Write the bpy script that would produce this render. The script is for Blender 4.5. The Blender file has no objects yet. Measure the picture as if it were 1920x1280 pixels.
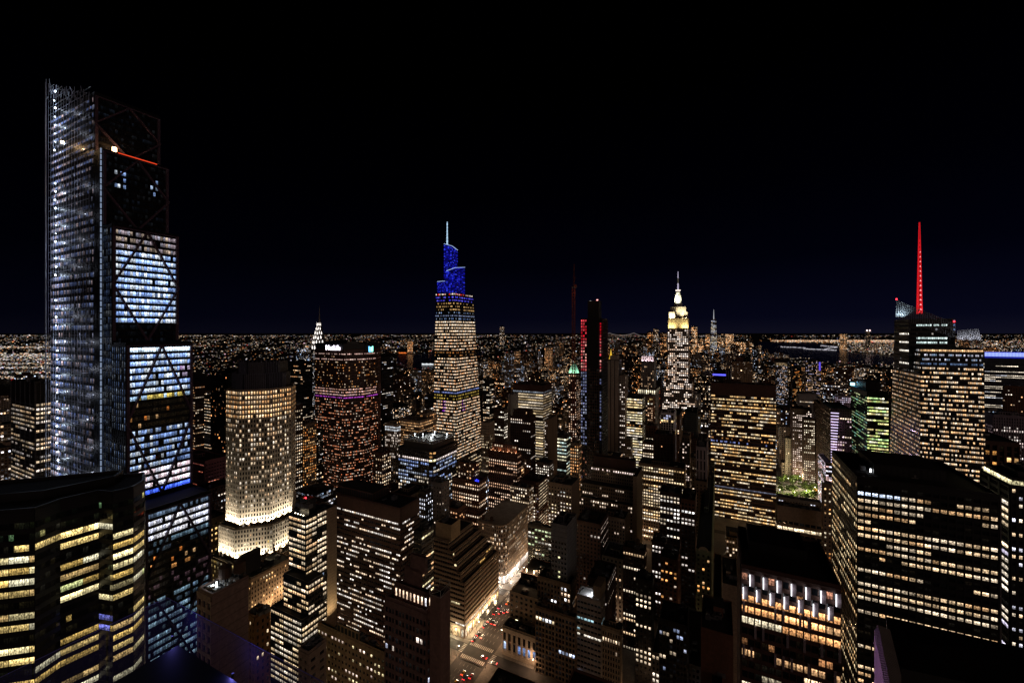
import bpy, bmesh, math, random
from mathutils import Vector, Matrix
from mathutils.bvhtree import BVHTree

# ------------------------------------------------------------------ camera, sky, sun
scene = bpy.context.scene
COL = scene.collection
CAM_H = 260.0
F = 780.0            # focal length in pixels of a 1920 px wide frame
HY = 622.0           # eye level row in that frame
cam_data = bpy.data.cameras.new("camera")
cam_data.sensor_width = 36.0
cam_data.lens = F / 1920.0 * 36.0
cam_data.shift_y = -(640.0 - HY) / 1920.0
cam_data.clip_start = 0.1
cam_data.clip_end = 90000.0
cam = bpy.data.objects.new("camera", cam_data)
cam.location = (0, 0, CAM_H)
cam.rotation_euler = (math.radians(90), 0, 0)
COL.objects.link(cam)
scene.camera = cam

world = bpy.data.worlds.new("World")
scene.world = world
world.use_nodes = True
wt = world.node_tree
for n in list(wt.nodes):
    wt.nodes.remove(n)
w_out = wt.nodes.new("ShaderNodeOutputWorld")
w_bg = wt.nodes.new("ShaderNodeBackground")
w_tc = wt.nodes.new("ShaderNodeTexCoord")
w_sep = wt.nodes.new("ShaderNodeSeparateXYZ")
w_r = wt.nodes.new("ShaderNodeValToRGB")
wt.links.new(w_tc.outputs["Generated"], w_sep.inputs[0])
wt.links.new(w_sep.outputs["Z"], w_r.inputs[0])
cr = w_r.color_ramp
cr.elements[0].position = 0.0
cr.elements[0].color = (0.0030, 0.0030, 0.0082, 1)
cr.elements[1].position = 0.5
cr.elements[1].color = (0.0, 0.0, 0.00002, 1)
e = cr.elements.new(0.03); e.color = (0.0012, 0.0014, 0.0058, 1)
e = cr.elements.new(0.15); e.color = (0.0002, 0.0003, 0.0020, 1)
e = cr.elements.new(0.30); e.color = (0.00005, 0.00005, 0.0007, 1)
w_mu = wt.nodes.new("ShaderNodeVectorMath"); w_mu.operation = 'SCALE'
w_ma = wt.nodes.new("ShaderNodeMath"); w_ma.operation = 'MULTIPLY_ADD'; w_ma.inputs[1].default_value = 0.55; w_ma.inputs[2].default_value = 1.05
wt.links.new(w_sep.outputs["X"], w_ma.inputs[0])          # the sky is a little brighter towards the west
wt.links.new(w_r.outputs[0], w_mu.inputs[0]); wt.links.new(w_ma.outputs[0], w_mu.inputs["Scale"])
wt.links.new(w_mu.outputs[0], w_bg.inputs[0])
w_bg.inputs[1].default_value = 1.0
wt.links.new(w_bg.outputs[0], w_out.inputs[0])

# the soft glow of the bright city behind the viewer, coming in low
sun_d = bpy.data.lights.new("city_glow_sun", "SUN")
sun_d.energy = 0.20
sun_d.angle = math.radians(40)
sun_d.color = (1.0, 0.68, 0.55)
sun = bpy.data.objects.new("city_glow_sun", sun_d)
sun.rotation_euler = Vector((-0.35, 0.93, -0.10)).to_track_quat('-Z', 'Y').to_euler()
COL.objects.link(sun)

scene.view_settings.view_transform = 'Standard'
scene.view_settings.look = 'None'
scene.view_settings.exposure = 0.0
scene.view_settings.gamma = 1.0
scene.render.engine = 'CYCLES'
scene.cycles.max_bounces = 4
scene.cycles.diffuse_bounces = 1
scene.cycles.glossy_bounces = 2
scene.cycles.transmission_bounces = 2
scene.cycles.transparent_max_bounces = 6
scene.cycles.sample_clamp_indirect = 1.5
scene.cycles.use_light_tree = True
scene.cycles.caustics_reflective = False
scene.cycles.caustics_refractive = False

R = random.Random(7)

# ------------------------------------------------------------------ geometry of the street grid
GA = math.radians(26.5)
CG, SG = math.cos(GA), math.sin(GA)
def vu(X, Y): return (X * CG - Y * SG, X * SG + Y * CG)      # west, south (down-avenue)
def xy(v, u): return (v * CG + u * SG, -v * SG + u * CG)
def pz(px, D):                                              # a point in view direction px at depth D
    return vu((px - 960.0) / F * D, D)
def on_u(px, u):
    t = (px - 960.0) / F
    return u / (SG * t + CG)                                # depth where the direction meets the plane u
def on_v(px, v):
    t = (px - 960.0) / F
    return v / (CG * t - SG)
def HH(y, D): return CAM_H - (y - HY) * D / F
def PX(v, u, h=0.0):
    X, Y = xy(v, u)
    return (960 + F * X / Y, HY + (CAM_H - h) * F / Y, Y)

# ------------------------------------------------------------------ node helpers and materials
def newmat(name):
    m = bpy.data.materials.new(name)
    m.use_nodes = True
    nt = m.node_tree
    for n in list(nt.nodes):
        nt.nodes.remove(n)
    out = nt.nodes.new("ShaderNodeOutputMaterial")
    bs = nt.nodes.new("ShaderNodeBsdfPrincipled")
    nt.links.new(bs.outputs[0], out.inputs[0])
    return m, nt, bs
def nmath(nt, op, a, b=None, c=None, clamp=False):
    n = nt.nodes.new("ShaderNodeMath"); n.operation = op; n.use_clamp = clamp
    for i, x in enumerate((a, b, c)):
        if x is None: continue
        if hasattr(x, "links"): nt.links.new(x, n.inputs[i])
        else: n.inputs[i].default_value = x
    return n.outputs[0]
def vmath(nt, op, a, b=None):
    n = nt.nodes.new("ShaderNodeVectorMath"); n.operation = op
    for i, x in enumerate((a, b)):
        if x is None: continue
        if hasattr(x, "links"): nt.links.new(x, n.inputs[i])
        else: n.inputs[i].default_value = x
    return n.outputs[0]
def attr(nt, name):
    n = nt.nodes.new("ShaderNodeAttribute"); n.attribute_type = 'GEOMETRY'; n.attribute_name = name
    return n
MATS = {}
def wallmat(name, rgb, rough=0.85, courses=0.0, metallic=0.0):
    """masonry, stone or metal with weathering in large soft patches and fine grain"""
    if name in MATS: return MATS[name]
    m, nt, bs = newmat(name)
    tc = nt.nodes.new("ShaderNodeTexCoord")
    mp = nt.nodes.new("ShaderNodeMapping"); mp.inputs["Scale"].default_value = (0.12, 0.12, 0.03)
    nt.links.new(tc.outputs["Object"], mp.inputs[0])
    n1 = nt.nodes.new("ShaderNodeTexNoise"); n1.inputs["Scale"].default_value = 1.0
    n1.inputs["Detail"].default_value = 6; n1.inputs["Roughness"].default_value = 0.65
    nt.links.new(mp.outputs[0], n1.inputs["Vector"])
    f = nmath(nt, 'MULTIPLY_ADD', n1.outputs[0], 1.0, 0.5)
    n2 = nt.nodes.new("ShaderNodeTexNoise"); n2.inputs["Scale"].default_value = 0.7; n2.inputs["Detail"].default_value = 8
    nt.links.new(tc.outputs["Object"], n2.inputs["Vector"])
    f = nmath(nt, 'MULTIPLY', f, nmath(nt, 'MULTIPLY_ADD', n2.outputs[0], 1.1, 0.45))
    if courses > 0:
        sp = nt.nodes.new("ShaderNodeSeparateXYZ"); nt.links.new(tc.outputs["Object"], sp.inputs[0])
        fr = nmath(nt, 'FRACT', nmath(nt, 'DIVIDE', sp.outputs["Z"], courses))
        lt = nmath(nt, 'LESS_THAN', fr, 0.12)
        f = nmath(nt, 'MULTIPLY', f, nmath(nt, 'MULTIPLY_ADD', lt, -0.35, 1.0))
    mx = nt.nodes.new("ShaderNodeVectorMath"); mx.operation = 'SCALE'
    mx.inputs[0].default_value = rgb; nt.links.new(f, mx.inputs["Scale"])
    nt.links.new(mx.outputs[0], bs.inputs["Base Color"])
    bs.inputs["Roughness"].default_value = rough
    bs.inputs["Metallic"].default_value = metallic
    MATS[name] = m
    return m
def emit_mat(name, rgb, s, samp=False):
    if name in MATS: return MATS[name]
    m, nt, bs = newmat(name)
    bs.inputs["Base Color"].default_value = (0.05, 0.05, 0.05, 1)
    bs.inputs["Emission Color"].default_value = (*rgb, 1)
    bs.inputs["Emission Strength"].default_value = s
    if not samp: m.cycles.emission_sampling = 'NONE'
    MATS[name] = m
    return m

def window_material():
    """glass with a room behind it; 'glow' holds how brightly that room is lit, alpha a random number"""
    m, nt, bs = newmat("window_glass")
    g = attr(nt, "glow")
    uvn = nt.nodes.new("ShaderNodeUVMap"); uvn.uv_map = "UVMap"
    sp = nt.nodes.new("ShaderNodeSeparateXYZ"); nt.links.new(uvn.outputs[0], sp.inputs[0])
    u, v = sp.outputs[0], sp.outputs[1]
    rnd = g.outputs["Alpha"]
    cb = nt.nodes.new("ShaderNodeCombineXYZ")
    nt.links.new(nmath(nt, 'MULTIPLY', u, 2.6), cb.inputs[0])
    nt.links.new(nmath(nt, 'MULTIPLY', v, 1.7), cb.inputs[1])
    nt.links.new(nmath(nt, 'MULTIPLY', rnd, 91.0), cb.inputs[2])
    nz = nt.nodes.new("ShaderNodeTexNoise"); nz.inputs["Scale"].default_value = 1.6; nz.inputs["Detail"].default_value = 1.5
    nt.links.new(cb.outputs[0], nz.inputs["Vector"])
    room = nmath(nt, 'MULTIPLY_ADD', nmath(nt, 'SUBTRACT', nz.outputs[0], 0.40), 4.2, 0.35)
    # furniture: dark shapes low in the room
    low = nmath(nt, 'LESS_THAN', v, nmath(nt, 'MULTIPLY_ADD', nz.outputs[0], 0.9, -0.08))
    furn = nmath(nt, 'MULTIPLY_ADD', low, -0.55, 1.0)
    # bright ceiling strip and half drawn blind
    ceil = nmath(nt, 'MULTIPLY_ADD', nmath(nt, 'GREATER_THAN', v, 0.72), 0.35, 1.0)
    bl = nmath(nt, 'GREATER_THAN', v, nmath(nt, 'MULTIPLY_ADD', nmath(nt, 'FRACT', nmath(nt, 'MULTIPLY', rnd, 37.7)), 1.6, 0.2))
    blind = nmath(nt, 'MULTIPLY_ADD', bl, -0.35, 1.0)
    f = nmath(nt, 'MULTIPLY', nmath(nt, 'MULTIPLY', nmath(nt, 'MINIMUM', nmath(nt, 'MAXIMUM', room, 0.12), 1.7), furn), nmath(nt, 'MULTIPLY', ceil, blind))
    mull = nmath(nt, 'GREATER_THAN', nmath(nt, 'ABSOLUTE', nmath(nt, 'SUBTRACT', u, 0.5)), 0.03)
    f = nmath(nt, 'MULTIPLY', f, nmath(nt, 'MULTIPLY_ADD', mull, 0.6, 0.4))
    sc = nt.nodes.new("ShaderNodeVectorMath"); sc.operation = 'SCALE'
    nt.links.new(g.outputs["Color"], sc.inputs[0]); nt.links.new(f, sc.inputs["Scale"])
    nt.links.new(sc.outputs[0], bs.inputs["Emission Color"])
    bs.inputs["Emission Strength"].default_value = 1.75
    bs.inputs["Base Color"].default_value = (0.012, 0.014, 0.018, 1)
    bs.inputs["Roughness"].default_value = 0.12
    m.cycles.emission_sampling = 'NONE'
    return m
M_WIN = window_material()

def facade_material():
    """whole facade of a building too far away to model each window: UV counts bays and storeys"""
    m, nt, bs = newmat("far_facade")
    A = attr(nt, "fa"); B = attr(nt, "fb")
    uvn = nt.nodes.new("ShaderNodeUVMap"); uvn.uv_map = "UVMap"
    sp = nt.nodes.new("ShaderNodeSeparateXYZ"); nt.links.new(uvn.outputs[0], sp.inputs[0])
    sa = nt.nodes.new("ShaderNodeSeparateColor"); nt.links.new(A.outputs["Color"], sa.inputs[0])
    lit, seed, warm = sa.outputs[0], sa.outputs[1], sa.outputs[2]
    ww = A.outputs["Alpha"]
    cx, cy = nmath(nt, 'FLOOR', sp.outputs[0]), nmath(nt, 'FLOOR', sp.outputs[1])
    fx, fy = nmath(nt, 'FRACT', sp.outputs[0]), nmath(nt, 'FRACT', sp.outputs[1])
    c = nt.nodes.new("ShaderNodeCombineXYZ")
    nt.links.new(cx, c.inputs[0]); nt.links.new(cy, c.inputs[1])
    nt.links.new(nmath(nt, 'MULTIPLY', seed, 977.0), c.inputs[2])
    wn = nt.nodes.new("ShaderNodeTexWhiteNoise"); wn.noise_dimensions = '3D'
    nt.links.new(c.outputs[0], wn.inputs["Vector"])
    c2 = nt.nodes.new("ShaderNodeCombineXYZ")
    nt.links.new(cy, c2.inputs[0]); nt.links.new(nmath(nt, 'MULTIPLY', seed, 613.0), c2.inputs[1])
    rn = nt.nodes.new("ShaderNodeTexWhiteNoise"); rn.noise_dimensions = '2D'
    nt.links.new(c2.outputs[0], rn.inputs["Vector"])
    row = nmath(nt, 'MULTIPLY_ADD', nmath(nt, 'POWER', rn.outputs["Value"], 3.0), 2.6, 0.25)
    isl = nmath(nt, 'LESS_THAN', wn.outputs["Value"], nmath(nt, 'MULTIPLY', lit, row))
    inx = nmath(nt, 'LESS_THAN', nmath(nt, 'ABSOLUTE', nmath(nt, 'SUBTRACT', fx, 0.5)), nmath(nt, 'MULTIPLY', ww, 0.5))
    iny = nmath(nt, 'LESS_THAN', nmath(nt, 'ABSOLUTE', nmath(nt, 'SUBTRACT', fy, 0.52)), 0.27)
    win = nmath(nt, 'MULTIPLY', inx, iny)
    sc = nt.nodes.new("ShaderNodeSeparateColor"); nt.links.new(wn.outputs["Color"], sc.inputs[0])
    br = nmath(nt, 'MULTIPLY_ADD', nmath(nt, 'POWER', sc.outputs[1], 3.0), 3.0, 0.14)
    # lamp colour: from amber to cool white
    ramp = nt.nodes.new("ShaderNodeValToRGB")
    el = ramp.color_ramp.elements
    el[0].position = 0.0; el[0].color = (1.0, 0.27, 0.05, 1)
    el[1].position = 1.0; el[1].color = (0.45, 0.65, 1.0, 1)
    x = el.new(0.35); x.color = (1.0, 0.50, 0.20, 1)
    x = el.new(0.62); x.color = (1.0, 0.76, 0.52, 1)
    t = nmath(nt, 'ADD', warm, nmath(nt, 'MULTIPLY_ADD', sc.outputs[2], 0.44, -0.22), clamp=True)
    nt.links.new(t, ramp.inputs[0])
    nt.links.new(ramp.outputs[0], bs.inputs["Emission Color"])
    nt.links.new(nmath(nt, 'MULTIPLY', nmath(nt, 'MULTIPLY', win, isl), nmath(nt, 'MULTIPLY', br, 1.25)), bs.inputs["Emission Strength"])
    s2 = nt.nodes.new("ShaderNodeVectorMath"); s2.operation = 'SCALE'
    nt.links.new(B.outputs["Color"], s2.inputs[0])
    nt.links.new(nmath(nt, 'MULTIPLY_ADD', win, -0.85, 1.0), s2.inputs["Scale"])
    nt.links.new(s2.outputs[0], bs.inputs["Base Color"])
    bs.inputs["Roughness"].default_value = 0.8
    m.cycles.emission_sampling = 'NONE'
    return m
M_FAR = facade_material()

M_BRICK = wallmat("brown_brick", (0.16, 0.075, 0.045), courses=0.6)
M_DBRICK = wallmat("dark_brick", (0.075, 0.038, 0.028), courses=0.6)
M_TAN = wallmat("tan_stone", (0.33, 0.25, 0.18), courses=1.2)
M_CREAM = wallmat("cream_stone", (0.45, 0.37, 0.28), courses=1.4)
M_GREY = wallmat("grey_concrete", (0.27, 0.26, 0.25))
M_DARK = wallmat("dark_metal_cladding", (0.018, 0.018, 0.02), rough=0.45)
M_BLACK = wallmat("black_steel", (0.006, 0.006, 0.007), rough=0.5)
M_ROOF = wallmat("roof_tar", (0.016, 0.015, 0.015), rough=0.95)
M_STEEL = wallmat("galvanised_steel", (0.22, 0.22, 0.23), rough=0.5, metallic=0.6)
M_BROWN = wallmat("red_brown_granite", (0.10, 0.048, 0.036), rough=0.6)
M_WOOD = wallmat("weathered_wood", (0.09, 0.055, 0.035), courses=0.8)
M_COPPER = wallmat("green_copper", (0.16, 0.34, 0.27), rough=0.6)
M_LIME = wallmat("limestone", (0.42, 0.36, 0.30), courses=1.6)

# ------------------------------------------------------------------ mesh helpers
class MB:
    def __init__(s):
        s.v = []; s.f = []; s.m = []; s.uv = []; s.a = []; s.b = []
    def quad(s, p, m=0, uv=None, a=None, b=None):
        i = len(s.v); s.v += [tuple(q) for q in p]; s.f.append(tuple(range(i, i + len(p)))); s.m.append(m)
        s.uv.append(uv); s.a.append(a); s.b.append(b)
    def box(s, x0, x1, y0, y1, z0, z1, m=0, mt=None, bottom=False):
        if mt is None: mt = m
        P = [(x0, y0), (x1, y0), (x1, y1), (x0, y1)]
        s.prism(P, z0, z1, m, mt, bottom)
    def prism(s, P, z0, z1, m=0, mt=None, bottom=False, top=True, P1=None):
        if mt is None: mt = m
        P1 = P1 or P; n = len(P)
        for i in range(n):
            j = (i + 1) % n
            s.quad([(*P[i], z0), (*P[j], z0), (*P1[j], z1), (*P1[i], z1)], m)
        if top: s.quad([(*q, z1) for q in P1], mt)
        if bottom: s.quad([(*q, z0) for q in reversed(P)], m)
    def cyl(s, x, y, z0, z1, r0, r1=None, n=10, m=0, mt=None):
        r1 = r0 if r1 is None else r1
        P = [(x + r0 * math.cos(2 * math.pi * k / n), y + r0 * math.sin(2 * math.pi * k / n)) for k in range(n)]
        Q = [(x + r1 * math.cos(2 * math.pi * k / n), y + r1 * math.sin(2 * math.pi * k / n)) for k in range(n)]
        s.prism(P, z0, z1, m, mt, P1=Q, top=r1 > 0.01)
    def bar(s, a, b, w, h=None, m=0):
        """a square bar from a to b"""
        a, b = Vector(a), Vector(b); d = (b - a).normalized(); h = h or w
        up = Vector((0, 0, 1)) if abs(d.z) < 0.95 else Vector((1, 0, 0))
        x = d.cross(up).normalized() * w / 2; y = d.cross(x).normalized() * h / 2
        A = [a - x - y, a + x - y, a + x + y, a - x + y]; B = [q + (b - a) for q in A]
        for i in range(4):
            j = (i + 1) % 4
            s.quad([A[i], B[i], B[j], A[j]], m)
        s.quad(list(reversed(B)), m); s.quad(A, m)
    def build(s, name, mats, parent=None, far=False):
        if not s.f: return None
        me = bpy.data.meshes.new(name)
        me.from_pydata(s.v, [], s.f)
        for m in (mats if isinstance(mats, (list, tuple)) else [mats]): me.materials.append(m)
        me.polygons.foreach_set("material_index", s.m)
        if any(x is not None for x in s.uv):
            ul = me.uv_layers.new(name="UVMap")
            flat = []
            for f, u in zip(s.f, s.uv):
                for k in range(len(f)): flat += list(u[k]) if u else [0.0, 0.0]
            ul.data.foreach_set("uv", flat)
        for nm, arr in ((("fa" if far else "glow"), s.a), ("fb", s.b)):
            if any(x is not None for x in arr):
                at = me.color_attributes.new(nm, 'FLOAT_COLOR', 'CORNER')
                flat = []
                for f, c in zip(s.f, arr): flat += list(c if c else (0, 0, 0, 0)) * len(f)
                at.data.foreach_set("color", flat)
        me.update()
        o = bpy.data.objects.new(name, me); COL.objects.link(o)
        if parent: o.parent = parent
        return o

def tag(o, label, cat, group=None, kind=None):
    if label: o["label"] = label
    if cat: o["category"] = cat
    if group: o["group"] = group
    if kind: o["kind"] = kind
    return o
def empty(name, v, u, h, label, cat, group=None, rz=-GA):
    o = bpy.data.objects.new(name, None); COL.objects.link(o)
    x, y = xy(v, u); o.location = (x, y, h); o.rotation_euler = (0, 0, rz)
    o.empty_display_size = 5
    return tag(o, label, cat, group)

WARM = [(1, .62, .33), (1, .72, .45), (1, .80, .58), (1, .86, .68)]
PALE = [(1, .84, .62), (1, .90, .76), (1, .76, .5)]
WHITE = [(1, .93, .85), (.9, .93, 1), (1, .86, .7)]
COOL = [(.50, .68, 1), (.66, .80, 1), (.42, .60, .95), (.85, .92, 1)]
AMBER = [(1, .48, .14), (1, .60, .24), (1, .72, .4)]
YELL = [(1, .82, .40), (1, .90, .56), (.95, .74, .30), (1, .95, .72)]
GREEN = [(.66, .85, .28), (.85, .95, .5), (.95, .9, .45), (.5, .8, .45)]
PURP = [(.75, .6, 1), (1, .8, .9), (.9, .85, 1)]

FOOT = []       # occupied ground rectangles, in street-grid coordinates
BOXES = []      # (polygon vu, z0, z1, id) for the visibility pass
VIS = []        # (x0, x1, ybottom, depth): what must stay in view behind
ROOTS = []

class Bld:
    """one building: an Empty at its near corner, wall and windows as parts"""
    def __init__(s, name, label, D, xc, cat="building", group=None, side=None, short=None, wallm=M_BRICK, vis=None):
        s.D, s.xc = D, xc
        s.v0, s.u0 = pz(xc, D)
        s.side = side or ('L' if xc < 1349 else 'R')
        s.root = empty(name, s.v0, s.u0, 0, label, cat, group)
        s.W = MB(); s.wins = []; s.wallm = wallm; s.mats = [wallm, M_ROOF]
        s.vis = vis; s.px = [1e9, -1e9]; s.ytop = 1e9; s.short = short or label
        s.polys = []; s.rnd = random.Random(int(xc * 7 + D)); s.indiv = D < 520
        ROOTS.append(s)
    def mat(s, m):
        if m not in s.mats: s.mats.append(m)
        return s.mats.index(m)
    def rect(s, xl, xc, xr, D=None):
        D = D or s.D
        v, u = pz(xc, D)
        if s.side == 'L':
            dl = on_u(xl, u); vl = pz(xl, dl)[0]
            if xr <= xc + 0.5: ur = u + 18
            else: dr = on_v(xr, v); ur = pz(xr, dr)[1]
            return [(vl, u), (v, u), (v, ur), (vl, ur)]
        dr = on_u(xr, u); vr = pz(xr, dr)[0]
        if xl >= xc - 0.5: ul = u + 25
        else: dl = on_v(xl, v); ul = pz(xl, dl)[1]
        return [(v, u), (vr, u), (vr, ul), (v, ul)]
    def loc(s, p): return (p[0] - s.v0, p[1] - s.u0)
    def note(s, poly, z0, z1):
        s.polys.append((poly, z0, z1))
        for q in poly:
            x, y, d = PX(q[0], q[1], z1)
            s.px[0] = min(s.px[0], x); s.px[1] = max(s.px[1], x); s.ytop = min(s.ytop, y)
    def tier(s, poly, z0, z1, st=None, top=None, sts=None, wall=None, plinth=0.0, crown=0.0, cap=True):
        """poly: corners in grid coordinates, counter-clockwise; top: corners at the top if tapered.
        st: facade style dict for every visible face, sts: {edge: style or None} overrides"""
        top = top or poly
        P = [s.loc(q) for q in poly]; Q = [s.loc(q) for q in top]
        wm = s.mat(wall or s.wallm)
        s.W.prism(P, z0, z1, wm, 1, P1=Q)
        s.note(poly, z0, z1)
        n = len(P)
        for i in range(n):
            j = (i + 1) % n
            stl = (sts or {}).get(i, st)
            if not stl: continue
            a, b = Vector((*P[i], z0)), Vector((*P[j], z0)); c, d = Vector((*Q[j], z1)), Vector((*Q[i], z1))
            e = b - a
            nrm = e.cross(d - a).normalized()
            mid = (a + b) / 2
            camv = Vector((-s.v0, -s.u0, 0))
            if nrm.dot(camv - mid) <= 0: continue
            s.face(a, b, c, d, nrm, stl, wm, plinth, crown)
        if cap:       # parapet
            h = 1.1
            cx = sum(q[0] for q in Q) / n; cy = sum(q[1] for q in Q) / n
            for i in range(n):
                j = (i + 1) % n
                def ins(q): 
                    dx, dy = cx - q[0], cy - q[1]; L = math.hypot(dx, dy) or 1
                    return (q[0] + dx / L * 0.7, q[1] + dy / L * 0.7)
                a, b = Q[i], Q[j]; c, d = ins(b), ins(a)
                s.W.quad([(*a, z1), (*b, z1), (*b, z1 + h), (*a, z1 + h)], wm)
                s.W.quad([(*a, z1 + h), (*b, z1 + h), (*c, z1 + h), (*d, z1 + h)], wm)
                s.W.quad([(*c, z1), (*d, z1), (*d, z1 + h), (*c, z1 + h)], wm)
    def face(s, a, b, c, d, nrm, st, wm, plinth, crown):
        L = (b - a).length; Hf = (d - a).length
        plinth = st.get("plinth", plinth); crown = st.get("crown", crown)
        bay, fl = st.get("bay", 3.0), st.get("fl", 3.8)
        nb = max(1, round(L / bay)); nf = max(1, round((Hf - plinth - crown) / fl))
        ww, wh, dep = st.get("ww", .6), st.get("wh", .55), st.get("dep", .35)
        t0, t1 = plinth / Hf, 1 - crown / Hf
        def pt(x, y, o=0.0):
            p = a.lerp(b, x); q = d.lerp(c, x)
            return p.lerp(q, y) + nrm * o
        pm = s.mat(st["pier"]) if st.get("pier") else wm
        fm = s.mat(st["span"]) if st.get("span") else wm
        W = s.W
        bw = 1.0 / nb; fh = (t1 - t0) / nf
        ex = (1 - ww) * bw / 2
        grp = st.get("grp", 1)            # windows per pier group
        # piers
        if dep > 0:
            for k in range(nb + 1):
                if k % grp and not st.get("mull"): continue
                x0 = k * bw - ex; x1 = k * bw + ex
                dd = dep
                if k % grp: x0 = k * bw - ex * .3; x1 = k * bw + ex * .3; dd = dep * .5
                x0 = max(0, x0); x1 = min(1, x1)
                if x1 - x0 < 1e-5: continue
                p = [pt(x0, t0, dd), pt(x1, t0, dd), pt(x1, t1, dd), pt(x0, t1, dd)]
                W.quad(p, pm)
                W.quad([pt(x0, t0), p[0], p[3], pt(x0, t1)], pm)
                W.quad([p[1], pt(x1, t0), pt(x1, t1), p[2]], pm)
            ds = dep * st.get("sdep", .8)
            for r in range(nf + 1):
                y0 = t0 + r * fh - (1 - wh) * fh / 2; y1 = t0 + r * fh + (1 - wh) * fh / 2
                y0 = max(t0, y0); y1 = min(t1, y1)
                p = [pt(0, y0, ds), pt(1, y0, ds), pt(1, y1, ds), pt(0, y1, ds)]
                W.quad(p, fm)
                W.quad([p[3], p[2], pt(1, y1), pt(0, y1)], fm)
                W.quad([pt(0, y0), pt(1, y0), p[1], p[0]], fm)
            # solid plinth and crown bands
            for (q0, q1) in ((0, t0), (t1, 1)):
                if q1 - q0 > 1e-4:
                    p = [pt(0, q0, dep + .05), pt(1, q0, dep + .05), pt(1, q1, dep + .05), pt(0, q1, dep + .05)]
                    W.quad(p, wm); W.quad([p[3], p[2], pt(1, q1), pt(0, q1)], wm)
                    W.quad([pt(0, q0), pt(1, q0), p[1], p[0]], wm)
        # windows
        lit, rv, corr = st.get("lit", .4), st.get("rv", .5), st.get("corr", .6)
        pal, bri = st.get("pal", WARM), st.get("bri", 1.0)
        rules = st.get("rules")           # function(floor from top, column) -> None or (probability, palette, brightness)
        rn = s.rnd
        cg = st.get("cgrp", 1)
        for r in range(nf):
            top = nf - 1 - r
            p = max(0.0, min(1.0, lit * (1 + rv * rn.gauss(0, 1))))
            if lit > 0 and rn.random() < st.get("darkrow", .06): p *= .1
            fc = rn.choice(pal); fb = bri * rn.uniform(.7, 1.15)
            on = rn.random() < p; wc = fc; wb = fb
            for k in range(nb):
                if k % cg == 0:
                    if rn.random() > corr: on = rn.random() < p
                    if rn.random() < .35: wc = rn.choice(pal)
                    wb = fb * min(1.9, math.exp(rn.gauss(-.2, .5)))
                on2, c2, b2 = on, wc, wb
                if rules:
                    q = rules(top, k, nf, nb)
                    if q:
                        on2 = rn.random() < q[0]
                        if q[1]: c2 = rn.choice(q[1])
                        b2 = q[2] * min(1.7, math.exp(rn.gauss(-.15, .38)))
                x0 = (k + .5) * bw - ww * bw / 2; x1 = (k + .5) * bw + ww * bw / 2
                y0 = t0 + (r + .5) * fh - wh * fh / 2; y1 = y0 + wh * fh
                o = .02
                quad = [pt(x0, y0, o), pt(x1, y0, o), pt(x1, y1, o), pt(x0, y1, o)]
                g = (c2[0] ** 1.5 * b2, c2[1] ** 1.62 * b2, c2[2] ** 1.45 * b2) if on2 else (lambda q_: tuple(q_ * x for x in c2))(rn.random() ** 4 * .006)
                m = (quad[0] + quad[2]) / 2
                X, Y = xy(m.x + s.v0, m.y + s.u0)
                n2 = Vector((X, Y, m.z - CAM_H)).length
                area = (quad[1] - quad[0]).length * (quad[3] - quad[0]).length
                s.wins.append((area / n2 ** 2 * (1.0 if on2 else .8), quad, g, rn.random()))
    def bulk(s, x0, x1, y0, y1, z0, z1, wall=None, part="rooftop_plant_room"):
        """a plain box on a roof, fractions of the last tier's rectangle"""
        poly = s.polys[-1][0]
        (a, b, c, d) = poly[:4] if len(poly) >= 4 else poly
        def q(x, y):
            p = (a[0] + (b[0] - a[0]) * x, a[1] + (b[1] - a[1]) * x); r = (d[0] + (c[0] - d[0]) * x, d[1] + (c[1] - d[1]) * x)
            return (p[0] + (r[0] - p[0]) * y, p[1] + (r[1] - p[1]) * y)
        P = [q(x0, y0), q(x1, y0), q(x1, y1), q(x0, y1)]
        m = MB(); L = [s.loc(t) for t in P]
        m.prism(L, z0, z1, 0, 1)
        if z1 - z0 > 2.5:                      # louvres
            for (i, j) in ((0, 1), (1, 2), (3, 0)):
                A, B = Vector((*L[i], 0)), Vector((*L[j], 0))
                nr = (B - A).cross(Vector((0, 0, 1))).normalized() * .12
                n = max(2, int((B - A).length / 2.4))
                for k in range(n):
                    p = A.lerp(B, (k + .15) / n) + nr; w = A.lerp(B, (k + .85) / n) + nr
                    m.quad([(p.x, p.y, z0 + .5), (w.x, w.y, z0 + .5), (w.x, w.y, z1 - .8), (p.x, p.y, z1 - .8)], 2)
        o = m.build(part, [wall or s.wallm, M_ROOF, M_DARK], s.root)
        BOXES.append((P, z0, z1, s))
        return o
    def tank(s, v, u, z, r=1.9, h=3.4):
        """wooden water tank on legs"""
        x, y = s.loc((v, u)); m = MB()
        for dx in (-1, 1):
            for dy in (-1, 1):
                m.bar((x + dx * r * .6, y + dy * r * .6, z), (x + dx * r * .6, y + dy * r * .6, z + 3), .25, m=1)
        m.cyl(x, y, z + 3, z + 3 + h, r, r * .95, 12); m.cyl(x, y, z + 3 + h, z + 4.4 + h, r * 1.05, 0.01, 12)
        return m.build("water_tank", [M_WOOD, M_STEEL], s.root)
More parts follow.
